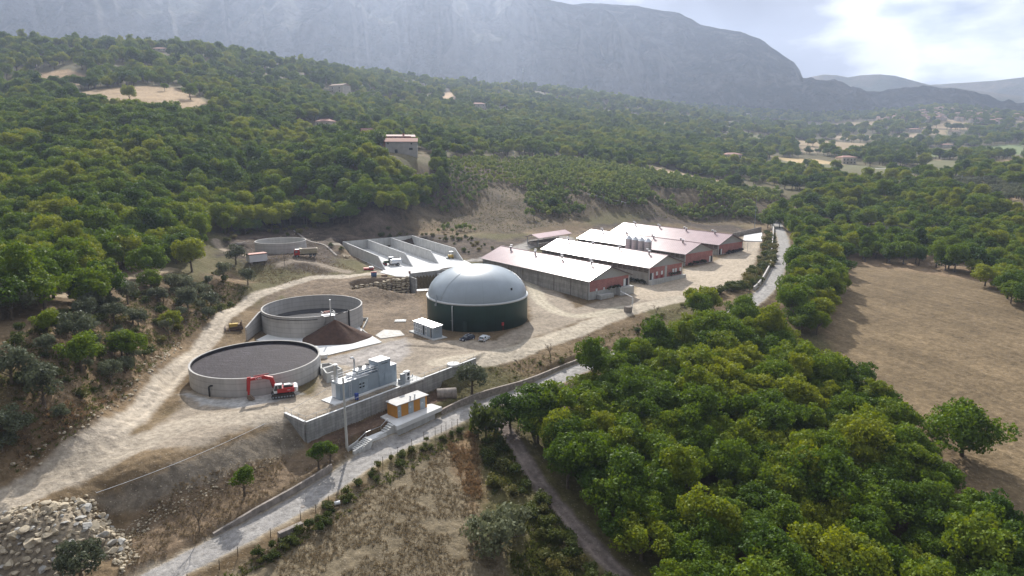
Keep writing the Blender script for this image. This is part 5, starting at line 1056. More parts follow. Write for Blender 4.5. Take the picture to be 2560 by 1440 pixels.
# concrete pole by the stairs
q = PZ(868, 1128, -6.0); top = None
for h in np.linspace(8, 20, 120):
    if to_px(q.x, q.y, -6 + h)[1] < 946: PH = h; break
pl = empty('concrete_pole', (q.x, q.y, -6.3), 0, 'tall bare tapered concrete pole standing beside the entrance stairs', 'pole')
m = MB(); m.tube([(0, 0, 0), (0, 0, PH + .3)], [.27, .17], 14); m.build('shaft', mat('pole_concrete', (.5, .5, .48), .8, var=.08), pl, smooth='auto'); m = MB(); m.tube([(0, 0, PH + .3), (0, 0, PH + .36)], [.2, .2], 14); m.build('cap', CONC, pl)
# basins and manhole by the full tank
A, B = PZ(813, 952, 0), PZ(800, 932, 0)
def basin(pts, h, label):
    mb = MB(); P = [PZ(u, v, h) for u, v in pts]
    for a_, b_ in zip(P, P[1:] + P[:1]): a_ = Vector((a_.x, a_.y, h / 2 - .3)); b_ = Vector((b_.x, b_.y, h / 2 - .3)); d = (b_ - a_).normalized() * .14; mb.bar(a_ - d, b_ + d * .9, .3, h + .6)
    b = mb.build('basin', CONC); mb = MB(); return tag(b, label, 'basin')
basin([(808, 921), (817, 933), (854, 922), (838, 912)], 2.1, 'square open concrete basin, the nearer of two beside the full tank')
basin([(803, 909), (803, 921), (833, 912), (823, 907)], 1.6, 'square open concrete basin, the farther of two beside the full tank')
q = PZ(809, 893, 0); m = MB(); m.lathe([(.01, .9), (1.15, .9), (1.15, .75), (.95, .7), (.95, -.2)], 24); o = m.build('round_sump', CONCW, None, smooth='auto'); o.location = tuple(q); tag(o, 'round white capped sump at the right of the full tank', 'sump')
q = PZ(1133, 912, .1); m = MB(); m.lathe([(.01, .35), (1.5, .35), (1.5, -.2)], 24); o = m.build('round_sump', CONCW, None, smooth='auto'); o.location = tuple(q); tag(o, 'round white sump cover by the railing at the right end of the terrace', 'sump')
q = PZ(1001, 803, 0); m = MB(); m.box((0, 0, -.1), (3.4, 2.6, .35)); o = m.build('hatch_slab', CONC, None, bevel=.03); o.location = tuple(q); o.rotation_euler = (0, 0, .1)
for k in (-1, 0, 1): c = MB(); c.box((k * .8, 0, .26), (.5, 1.5, .05)); c.build('hatch_cover', STEELP, o)
tag(o, 'small square concrete hatch slab with three dark covers on the bare earth', 'hatch')
q = PZ(950, 737, .3); m = MB(); m.box((0, 0, -.1), (3.2, 2.2, .5)); o = m.build('hatch_slab', CONC, None, bevel=.03); o.location = tuple(q); c = MB(); c.box((0, 0, .4), (1.2, .9, .08)); c.build('hatch_cover', STEELP, o); tag(o, 'small concrete hatch slab at the foot of the boulder wall', 'hatch')
m = MB(); m.prism([tuple(PZ(u, v, .1))[:2] for u, v in ((938, 838), (952, 846), (1012, 838), (1000, 826), (960, 824))], -.2, .12); tag(m.build('rough_slab', mat('rough_white_concrete', (.55, .53, .5), .95, var=.25, scale=.8, bump=.05)), 'rough pale concrete slab patch on the yard left of the pump cabin', 'concrete slab')
# ------------------------------------------------------------------ feed bunkers
bz = BUNK_Z; Fp = [PZ(u, v, bz) for u, v in ((963, 675), (1031, 667), (1098, 659), (1157, 652))]
d1 = (Fp[3] - Fp[0]).normalized(); F0 = Fp[0]; n_ = Vector((-d1.y, d1.x, 0)); wid = (Fp[3] - Fp[0]).length / 3
rzb = math.atan2(d1.y, d1.x)
# back corner: top seen at (858, 604)
best = None
for hw_ in np.arange(3.0, 7.0, .1):
    P = PZ(858, 604, bz + hw_); l = (P - F0).to_2d().dot(n_.to_2d()); lat = abs((P - F0).to_2d().dot(d1.to_2d()))
    if best is None or lat < best[0]: best = (lat, hw_, l, P)
BH = 4.3; DEP = min(max(best[2], 22), 40)
bk = empty('feed_bunker', (F0.x, F0.y, bz), rzb, 'three-bay open concrete feed bunker with sloping-ended walls behind the domed digester', 'bunker')
sk = F0.x - best[3].x, F0.y - best[3].y
P = PZ(858, 604, bz + BH); lp_ = bk.matrix_basis.inverted() @ Vector((P.x, P.y, bz)); lx, ly = lp_.x, lp_.y
for k in range(4):
    x0_ = k * wid; yb = ly; xx = lx
    ya = 1 / 1.0; L_ = math.hypot(xx, yb); a_ = math.atan2(yb, xx); M_ = Matrix.Rotation(a_, 3, 'Z')
    h_ = BH; sl = 7.5; m = MB(); m.xprism([(0, -1), (L_, -1), (L_, h_), (sl, h_), (0, .4)], -.17, .17, M=M_, c=(x0_, 0, 0)); m.build('side_wall' if k in (0, 3) else 'dividing_wall', CONC, bk)
    m = MB(); m.xprism([(sl, h_), (L_, h_), (L_, h_ + .05), (sl, h_ + .05)], -.19, .19, M=M_, c=(x0_, 0, 0)); m.bar(Vector((x0_, 0, 0)) + M_ @ Vector((0, 0, .43)), Vector((x0_, 0, 0)) + M_ @ Vector((sl, 0, h_ + .03)), .38, .05); m.build('wall_top', CONCW, bk)
m = MB(); m.bar((lx - .17, ly + .17, h_ / 2 - .5), (lx + 3 * wid + .17, ly + .17, h_ / 2 - .5), .34, h_ + 1); m.build('back_wall', CONC, bk)
inv_ = bk.matrix_basis.inverted(); pl_ = [inv_ @ PZ(u, v, bz) for u, v in ((950, 681), (990, 691), (1022, 692), (1026, 686), (1080, 681), (1125, 690), (1180, 660), (1160, 650))]
m = MB(); m.prism([(p.x, p.y) for p in pl_] + [(3 * wid + .6, 0), (lx + 3 * wid, ly), (lx, ly), (-.6, 0)], -1.0, .05); m.build('floor_slab', CONCW, bk)
# pit ring beside the dome, concrete recess walls, boulder wall
q = PZ(1141, 678, bz); m = MB(); m.lathe([(6.2, -3), (6.6, -3), (6.6, .35), (6.2, .35), (6.2, -3)], 48); o = m.build('receiving_pit', mat('pit_wall', (.2, .17, .15), .9, var=.2), None, smooth='auto'); o.location = (q.x, q.y, bz + .1); c = MB(); c.lathe([(.01, .08), (6.2, .08)], 48); c.build('pit_contents', mat('dark_feedstock', (.04, .03, .02), .8), o); tag(o, 'round dark receiving pit half hidden behind the left shoulder of the gas dome', 'pit')
A, B = PZ(1023, 691, bz), PZ(1100, 682, bz)
rc = empty('recess_wall', (A.x, A.y, 0), ang(A, B), 'tall plain concrete recess wall between the boulder wall and the gas dome', 'wall')
l_ = (B - A).length + 6; m = MB(); m.box((l_ / 2, -.2, -.5), (l_, .4, bz + 1.6)); m.build('long_face', CONCD, rc); m = MB(); m.box((.0, -3.2, -.5), (.4, 5.6, bz + .6)); m.build('return_face', CONCD, rc); m = MB(); m.box((.1, -.2, bz + 1.1), (.6, .6, .9)); m.build('brown_post', flat('rust_brown', (.22, .10, .08), .8), rc)
A, B = PZ(1022, 692, bz), PZ(862, 716, 3.6)
def boulder(rng, sx, sy, sz_, c, rz_=0, mb=None, rough=.16, sub=2):
    """a lumpy block with broken faces"""
    bm_ = []; import bmesh as _b; bm = _b.new(); _b.ops.create_icosphere(bm, subdivisions=sub, radius=1)
    ax = [Vector((rng.gauss(0, 1), rng.gauss(0, 1), rng.gauss(0, 1))).normalized() for _ in range(9)]; lim = [rng.uniform(.42, .82) for _ in range(9)]
    for v in bm.verts:
        for a_, l in zip(ax, lim):
            d = v.co.dot(a_)
            if d > l: v.co -= a_ * (d - l)
        v.co *= 1 + rng.uniform(-rough, rough) * .25
    base_ = len(mb.v) if mb else 0; Mz = Matrix.Rotation(rz_, 3, 'Z'); bm.verts.ensure_lookup_table()
    vs = [Mz @ Vector((v.co.x * sx, v.co.y * sy, v.co.z * sz_)) + Vector(c) for v in bm.verts]; fs = [tuple(v.index for v in f.verts) for f in bm.faces]; bm.free(); mb.add(vs, fs)
rg_ = random.Random(8); m = MB(); dW = (B - A); Lw = dW.to_2d().length; dW.normalize(); nf = Vector((dW.y, -dW.x, 0))
if nf.y > 0: nf = -nf
STONE = mat('buff_limestone', (.42, .36, .27), .9, var=.3, scale=.9, bump=.05, bscale=3)
s_ = 0
while s_ < Lw:
    wds = rg_.uniform(1.2, 2.2); topz = bz - .3 - 2.6 * (s_ / Lw); zz = -.2; f = s_ / Lw; bot = max(0, (f - .1) * 2.6)
    zz = bot - .2
    while zz < topz:
        hh = rg_.uniform(.7, 1.2); c_ = A + dW * (s_ + wds / 2 + rg_.uniform(-.2, .2)) + nf * (1.7 - .28 * zz * .9 + .3); boulder(rg_, wds * .6, .9, hh * .58, (c_.x, c_.y, zz + hh / 2), math.atan2(dW.y, dW.x) + rg_.uniform(-.15, .15), m); zz += hh * .88
    s_ += wds * .92
tag(m.build('boulder_wall', STONE), 'stepped retaining wall of big buff boulders below the dirt road, left of the gas dome', 'wall')
# low orange skip beside it
q = PZ(1047, 745, 0); sk_ = empty('orange_container', (q.x, q.y, 0), R(12), 'low long orange container tucked behind the left side of the green digester', 'container')
m = MB(); m.box((2.6, 1.2, .2), (6.2, 2.4, 2.3)); m.build('body', flat('tan_panel', (.42, .33, .24), .7), sk_); m = MB(); m.box((-.55, 1.2, .25), (.1, 2.3, 2.2)); m.build('end_panel', flat('orange_panel', (.62, .26, .06), .6), sk_); m = MB(); m.box((2.6, 1.2, 2.5), (6.4, 2.6, .1)); m.build('lid', WHITEP, sk_)
# ------------------------------------------------------------------ the four barns
def barn(L, R_, length, floor, ridge, label, kind, rzb):
    L, R_ = Vector((*L, 0)), Vector((*R_, 0)); W = 21.6; mid = (L + R_) / 2
    rz = rzb; b = empty('poultry_barn', (mid.x, mid.y, 0), rz, label, 'barn', 'long barns with pink metal roofs'); hw = 10.2; ov = 10.9; E_ = 7.0
    m = MB(); m.box((-hw + .15, length / 2, -1.5), (.3, length - .3, E_ + 1.3 - (2.1 if kind != 'solid' else 0))); m.box((hw - .15, length / 2, -1.5), (.3, length - .3, E_ + 1.3)); m.build('side_wall', CONCP if kind == 'solid' else mat('grey_block_wall', (.36, .34, .31), .9, var=.12, scale=.4, streak=.2), b)
    if kind != 'solid':
        n = int(length / 2.6)
        for k in range(n):
            y0 = .3 + (length - .6) * k / n; y1 = .3 + (length - .6) * (k + 1) / n; q = MB()
            for zz in (E_ - 2.22, E_ - 1.55, E_ - .9): q.bar((-hw + .15, y0 + .25, zz), (-hw + .15, y1 - .25, zz), .12, .14)
            q.build('side_window', flat('window_bars', (.34, .3, .27), .7), b) if k % 1 == 0 else None
        for k in range(n + 1): q = MB(); q.box((-hw + .15, .3 + (length - .6) * k / n, E_ - 2.3), (.32, .5, 2.1)); q.build('side_pier', CONCO, b)
        q = MB(); q.box((-hw + .6, length / 2, E_ - 2.4), (.1, length - 1, 2.2)); q.build('netting', mat('dusty_netting', (.15, .12, .10), .9), b)
    m = MB(); m.box((0, .15, -1.5), (2 * hw, .3, 1.5 + floor)); m.box((0, length - .15, -1.5), (2 * hw, .3, 8.4)); m.build('plinth', CONC, b)
    m = MB(); m.box((0, .14, floor), (2 * hw - .5, .28, E_ - .25 - floor)); gw = m.build('brick_front', BRICK, b)
    for s in (-1, 1): m = MB(); m.box((s * (hw - .12), .10, -1.5), (.45, .36, 8.3)); m.build('corner_pier', CONC, b)
    rd = ridge - E_
    for yy, th_ in ((.12, .2), (length - .3, .2)):
        m = MB(); m.add([(-hw, yy, E_ - .25), (hw, yy, E_ - .25), (hw, yy, E_ - .05), (0, yy, ridge - .35), (-hw, yy, E_ - .05), (-hw, yy + th_, E_ - .25), (hw, yy + th_, E_ - .25), (hw, yy + th_, E_ - .05), (0, yy + th_, ridge - .35), (-hw, yy + th_, E_ - .05)], [(0, 1, 2, 3, 4), (9, 8, 7, 6, 5), (0, 5, 6, 1), (1, 6, 7, 2), (2, 7, 8, 3), (3, 8, 9, 4), (4, 9, 5, 0)]); m.build('gable', mat('grey_gable_panel', (.42, .42, .41), .8, var=.05), b)
    m = MB(); t_ = .16
    for s in (-1, 1):
        P = [(0, -.8, ridge), (s * ov, -.8, E_ - .1), (s * ov, length + .6, E_ - .1), (0, length + .6, ridge)]; P = P + [(p[0], p[1], p[2] - t_) for p in P]
        f = [(0, 1, 2, 3), (7, 6, 5, 4), (0, 4, 5, 1), (1, 5, 6, 2), (2, 6, 7, 3), (3, 7, 4, 0)]; m.add(P, f if s < 0 else [q[::-1] for q in f])
    m.build('roof', ROOFP, b)
    m = MB(); m.bar((0, -.82, ridge + .03), (0, length + .62, ridge + .03), .5, .08); m.build('ridge_cap', ROOFP, b)
    m = MB(); m.bar((-ov - .08, -.8, E_ - .18), (-ov - .08, length + .6, E_ - .18), .2, .2); m.build('gutter', flat('dull_gutter', (.33, .31, .3), .6), b)
    for s in (-1, 1): m = MB(); m.bar((0, -.86, ridge - .1), (s * ov, -.86, E_ - .2), .1, .28); m.build('verge_trim', flat('dark_trim', (.12, .09, .09), .6), b)
    n = 4
    for k in range(n):
        for s in (-1, 1):
            yv = length * (.12 + .25 * k) + (0 if s < 0 else 3.6); xv = s * 1.6; zb = ridge - (ridge - E_) * abs(xv) / ov - .25
            m = MB(); m.tube([(xv, yv, zb), (xv, yv, zb + 1.5)], .33, 10); o = m.build('roof_vent', flat('vent_shaft', (.30, .27, .28), .6), b); q = MB(); q.tube([(xv, yv, zb + 1.5), (xv, yv, zb + 1.72)], [.62, .55], 12); q.build('vent_cowl', WHITEP, o)
    if kind == 'solid':
        for k in range(1, 7): m = MB(); m.bar((-hw - .06, length * k / 7 + .01, -1), (-hw - .06, length * k / 7 + .01, E_ - .3), .14, .14); m.build('downpipe', flat('brown_pipe', (.13, .10, .09), .7), b)
    m = MB(); m.bar((-hw - .1, .1, -1), (-hw - .1, .1, E_ - .3), .14); m.build('downpipe', flat('brown_pipe', (.13, .10, .09), .7), b)
    return b, hw, length, floor
def opening(b, name, x, floor, w_, h_, m_, z=0, leaf=None, y=-.04):
    q = MB(); q.box((x, y, floor + z), (w_, .08, h_)); o = q.build(name, m_, b)
    if leaf: l = MB(); l.box((x - w_ * .5 - .55, y - .1, floor + z), (1.1, .08, h_)); l.build('door_leaf', WHITEP, o)
    return o
def porch(b, x0, x1, floor, depth=1.9):
    q = MB(); q.box(((x0 + x1) / 2, -depth / 2 - .01, -1.5), (x1 - x0, depth, 1.5 + floor - .05)); q.build('loading_step', CONC, b)
BR = R(38.4)
b1, hw, ln, fl = barn((25.28, 213.15), (43.21, 227.41), 62, 3.0, 11.1, 'nearest long barn, its tall grey panelled side wall facing the gas dome', 'solid', BR)
opening(b1, 'doorway', 8.9, 3.0, 1.3, 2.6, DARKP, leaf=True); porch(b1, 3.6, 10.9, 3.0)
for xx in (-6.5, -2.8, 1.0): q = MB(); q.box((xx, -.1, 2.9), (.7, .2, .9)); q.build('vent_box', WHITEP, b1)
q = MB(); q.box((-3.2, -1.2, -.3), (6.5, 2.0, 2.0)); q.build('lower_step', CONC, b1)
b2, hw, ln, fl = barn((51.6, 238.9), (68.65, 252.7), 62, 2.2, 10.95, 'second barn from the gas dome, its brick front with white windows', 'open', BR)
opening(b2, 'doorway', -9.0, 2.2, .9, 2.5, DARKP, leaf=False); opening(b2, 'open_door_leaf', -8.0, 2.2, 1.0, 2.5, WHITEP)
opening(b2, 'red_door', -5.6, 2.2, 1.3, 3.0, flat('deep_red_door', (.30, .04, .05), .5)); opening(b2, 'red_door', -2.6, 2.2, 1.3, 3.0, flat('deep_red_door', (.30, .04, .05), .5))
for x_ in (-5.6, -2.6, 4.4, 6.0, 8.9): opening(b2, 'window', x_, 2.2, 1.1, 1.5, WHITEP, z=1.3, y=-.1)
opening(b2, 'entrance_door', 8.9, 2.2, 1.2, 2.7, flat('brown_door', (.2, .07, .06), .5)); opening(b2, 'grey_pier', -.2, 2.2, 1.3, 4.4, CONC, y=-.06); porch(b2, -10.2, 10.9, 2.2, 1.5)
b3, hw, ln, fl = barn((74.16, 273.75), (91.25, 285.1), 66, 1.7, 10.9, 'third barn from the gas dome, with the row of silos at its side', 'open', BR)
opening(b3, 'doorway', 9.0, 1.7, 1.2, 2.6, DARKP, leaf=True); porch(b3, -9.5, 10.9, 1.2, 1.8)
b4, hw, ln, fl = barn((96.77, 300.16), (115.27, 315.22), 68, 2.2, 11.2, 'farthest barn, nearest the paved road bend', 'open', BR)
opening(b4, 'doorway', -8.8, 2.2, 1.2, 2.6, DARKP); opening(b4, 'open_door_leaf', -7.7, 2.2, 1.0, 2.5, WHITEP); porch(b4, -10.4, 10.9, 1.0, 1.6)
# climbing plants at the barn fronts
def creeper(b, x0, x1, floor, h_, seed, label):
    r_ = random.Random(seed); mw = b.matrix_basis; bl_ = []
    for k in range(int((x1 - x0) / .7)): bl_.append((x0 + .7 * k + .35, -.75, floor + h_ * r_.uniform(.2, .7), r_.uniform(.35, .75)))
    me = leaves(bl_, 60, .17, [SHRUBD], 'front_planting'); o = bpy.data.objects.new('front_planting', me); C.objects.link(o); o.matrix_world = mw; tag(o, label, 'plants')
SHRUBD = leaf_mat('dark_border_plants', (.02, .035, .015), (.03, .05, .02), (.06, .03, .03), .2)
creeper(b1, -1.5, 5.0, 3.0, 1.2, 1, 'dark border plants in front of the nearest barn'); creeper(b2, 1.5, 8.2, 2.2, 1.9, 2, 'dark border plants under the white windows of the second barn'); creeper(b3, -8.5, 4.5, 1.7, 1.9, 3, 'dark border plants in front of the third barn'); creeper(b4, -4.5, 10.0, 2.0, 1.7, 4, 'dark border plants in front of the farthest barn')
mw = b2.matrix_basis
me = leaves([(-10.9, 1.2 + .8 * k, 1.1 + .3 * (k % 3), .7) for k in range(13)], 60, .17, [SHRUBD], 'side_planting'); o = bpy.data.objects.new('side_planting', me); C.objects.link(o); o.matrix_world = mw; tag(o, 'dark plants along the near end of the second barn side wall', 'plants')
# silos
dB = Vector((math.cos(BR + math.pi / 2), math.sin(BR + math.pi / 2), 0)); PS = PZ(1621, 592, 13.0); SIL = ribbed('silo_steel', (.60, .58, .60), .4, .5, .9, .03, 2, .15)
s0 = Vector((58.5, 276.5, 0))
for k in range(4):
    c = Vector((PS.x, PS.y, 0)); c = c * (282 / c.y) if k == 0 else c
    if k == 0: s0 = Vector((c.x, c.y, 0))
    p = s0 + dB * 3.7 * k; gz = Hs(p.x, p.y)
    s = empty('feed_silo', (p.x, p.y, gz), 0, ('steel feed silo at the right end of the row of four between the barns', 'steel feed silo, second from the right in the row between the barns', 'steel feed silo, third from the right in the row between the barns', 'steel feed silo at the left end of the row of four between the barns')[k], 'silo', 'row of feed silos'); ht = 12.6 - gz
    m = MB(); m.lathe([(.5, 1.2), (1.6, 3.0), (1.6, ht - 1.4)], 28); m.build('body', SIL, s, smooth='auto'); m = MB(); m.lathe([(1.66, ht - 1.4), (.4, ht - .2), (.35, ht), (.01, ht)], 28); m.build('cone_roof', STEEL, s, smooth='auto')
    for j in range(4): a = j * math.pi / 2 + .4; m = MB(); m.bar((1.5 * math.cos(a), 1.5 * math.sin(a), -.3), (1.5 * math.cos(a), 1.5 * math.sin(a), 3.2), .15); m.build('leg', STEEL, s)
    m = MB(); [m.bar((1.75 * math.cos(-1.3) + d_, 1.75 * math.sin(-1.3), .5), (1.75 * math.cos(-1.3) + d_, 1.75 * math.sin(-1.3), ht - .6), .06) for d_ in (-.2, .2)]; m.tube([(1.4, -.9, ht - 1.3), (1.75, -1.2, ht - .3)], .1, 6); m.build('ladder', STEELP, s)
# small open shed and the lower roof between the barns
A, B = PZ(1345, 623, 5), PZ(1432, 608, 5); A2 = Vector((A.x, A.y, 5)); sh = empty('open_shed', (A.x, A.y, Hs(A.x, A.y) - .1), ang(A, B), 'small open-sided shed with a pink pitched roof behind the nearest barns', 'shed')
Ls = max(14, min(24, (B - A).length)); zt = 4.4
for i in range(3):
    for j in (0, 6.5): m = MB(); m.bar((Ls * i / 2, j, -1), (Ls * i / 2, j, zt), .25); m.build('post', STEELP, sh)
m = MB()
for s in (-1, 1):
    P = [(-1, 3.25, zt + 1.4), (-1, 3.25 + s * 4.4, zt - .1), (Ls + 1, 3.25 + s * 4.4, zt - .1), (Ls + 1, 3.25, zt + 1.4)]; P += [(p[0], p[1], p[2] - .12) for p in P]; f = [(0, 1, 2, 3), (7, 6, 5, 4), (0, 4, 5, 1), (1, 5, 6, 2), (2, 6, 7, 3), (3, 7, 4, 0)]; m.add(P, f if s > 0 else [q[::-1] for q in f])
m.build('roof', ribbed('shed_roofing', (.46, .34, .35), .5, .4, .8, .04, 0, .3), sh)
m = MB(); m.box((Ls / 2, 6.4, -1), (Ls, .25, 3.0)); m.box((0, 3.2, -1), (.25, 6.4, 3.0)); m.box((Ls / 2, .1, -1), (Ls, .25, 2.4)); m.build('half_wall', CONCO, sh)
p = Vector((47, 296, 0)); ar = empty('link_building', (49.5, 291, 0), BR + math.pi / 2, 'low pink-roofed link building between the second and third barns', 'building')
m = MB(); m.box((0, 0, -1), (16, 7, 6.2)); m.build('walls', CONC, ar); m = MB(); m.xprism([(-8.4, 5.3), (8.4, 5.3), (8.4, 5.45), (-8.4, 5.45)], -4, 4); m.build('roof', ROOFP, ar)
# yard end wall, gate, post at the yard corner
wa, wb = PZ(1832, 588, 3.5), PZ(1903, 574, 3.8); wb2 = wb
m = MB(); m.bar((wa.x, wa.y, 2.6), (wb.x, wb.y, 3.4), .35, 4.2); tag(m.build('yard_end_wall', CONCO), 'straight concrete wall closing the yard behind the farthest barn', 'wall')
m = MB(); m.prism([tuple(PZ(u, v, 2.3))[:2] for u, v in ((1858, 603), (1905, 605), (1905, 583), (1860, 590))], 1.4, 2.75); tag(m.build('yard_slab', CONCW), 'bright concrete slab in the yard beyond the farthest barn', 'concrete slab')
A, B = PZ(1868, 628, 2), PZ(1903, 630, 2); gt = empty('mesh_gate', (A.x, A.y, Hs(A.x, A.y)), ang(A, B), 'thin mesh gate across the yard beyond the farthest barn', 'gate')
for xx in (0, (B - A).length): m = MB(); m.bar((xx, 0, -.2), (xx, 0, 4.2), .14); m.build('gate_post', STEELP, gt)
m = MB(); l_ = (B - A).length; [m.bar((0, 0, z_), (l_, 0, z_), .05) for z_ in (.4, 1.0, 1.6)]; [m.bar((l_ * i / 8, 0, .3), (l_ * i / 8, 0, 1.6), .03) for i in range(9)]; m.build('gate_mesh', STEEL, gt)
A, B = PZ(1580, 766, 0), PZ(1553, 752, 0); hf = empty('hose_frame', (A.x, A.y, Hs(A.x, A.y)), ang(A, B), 'white goalpost frame at the yard edge in front of the nearest barn', 'frame')
m = MB(); m.bar((0, 0, 0), (0, 0, 3.4), .16); m.bar((-.8, .1, 0), (-.8, .1, 3.2), .12); m.build('post', WHITEP, hf); m = MB(); m.bar((0, 0, 3.4), ((B - A).length + 1.2, 0, 3.4), .14); m.build('beam', WHITEP, hf)
q = PZ(1570, 778, -.4); m = MB(); m.lathe([(.01, 1.3), (1.0, 1.3), (1.35, 1.5), (1.35, -.3)], 10); o = m.build('stone_well', CONCO, None); o.location = (q.x, q.y, -.3); tag(o, 'squat round concrete well head at the edge of the yard under the white frame', 'well')
# slender poles
def pole(u, v, vt, rad, label, zbase=None, arms=0, name='utility_pole', m_=None):
    p = G(u, v) if zbase is None else PZ(u, v, zbase); h = 4.0
    while to_px(p.x, p.y, p.z + h)[1] > vt and h < 80: h += .25
    t = empty(name, tuple(p), .3, label, 'pole'); m = MB(); m.tube([(0, 0, -.5), (0, 0, h)], [rad * 1.2, rad * .7], 8); m.build('shaft', m_ or STEELP, t)
    if arms: m = MB(); m.bar((-1.2, 0, h - .6), (1.2, 0, h - .6), .12); m.build('crossarm', m_ or STEELP, t)
    return t
pole(1886, 570, 490, .14, 'thin tall grey pole at the edge of the orchard beyond the farthest barn', 3.4)
pole(2402, 466, 438, .2, 'pale pole among the olive trees in the valley'); pole(1283, 398, 380, .2, 'short grey pole beside the lane above the orchard', arms=1); pole(1119, 366, 348, .2, 'pale pole beside the lane behind the farmhouse', arms=1); pole(837, 316, 299, .2, 'pale pole near the low house on the wooded slope', arms=1)
def pylon(u, v, vt, label, rmast=1.6):
    p = G(u, v); h = 10
    while to_px(p.x, p.y, p.z + h)[1] > vt and h < 150: h += .5
    t = empty('lattice_mast', tuple(p), .2, label, 'mast'); m = MB(); n = 9
    for i, j in ((-1, -1), (1, -1), (1, 1), (-1, 1)): m.bar((i * rmast, j * rmast, 0), (i * .3, j * .3, h), .22)
    for k in range(n):
        z0_, z1_ = h * k / n, h * (k + 1) / n; f0, f1 = rmast + (.3 - rmast) * k / n, rmast + (.3 - rmast) * (k + 1) / n
        for s in (-1, 1): m.bar((-f0, s * f0, z0_), (f1, s * f1, z1_), .12); m.bar((s * f0, f0, z0_), (s * f1, -f1, z1_), .12); m.bar((-f1, s * f1, z1_), (f1, s * f1, z1_), .12)
    m.build('lattice', STEELP, t)
    for z_ in ((h * .93, h * .85) if rmast < 2 else (h * .9, h * .78, h * .66)): m = MB(); m.bar((-2.4, 0, z_), (2.4, 0, z_), .3); m.bar((0, -.6, z_ - 1), (0, -.6, z_ + 1.2), .5); m.build('antenna' if rmast < 2 else 'crossarm', WHITEP if rmast < 2 else STEELP, t)
pylon(1307, 236, 168, 'lattice radio mast with white antennas on the ridge below the mountain', 1.6)
pylon(315, 108, 52, 'tall lattice power pylon on the crest of the left hill', 2.4); pylon(321, 108, 68, 'shorter lattice power pylon just right of the tall one on the left hill', 2.2)
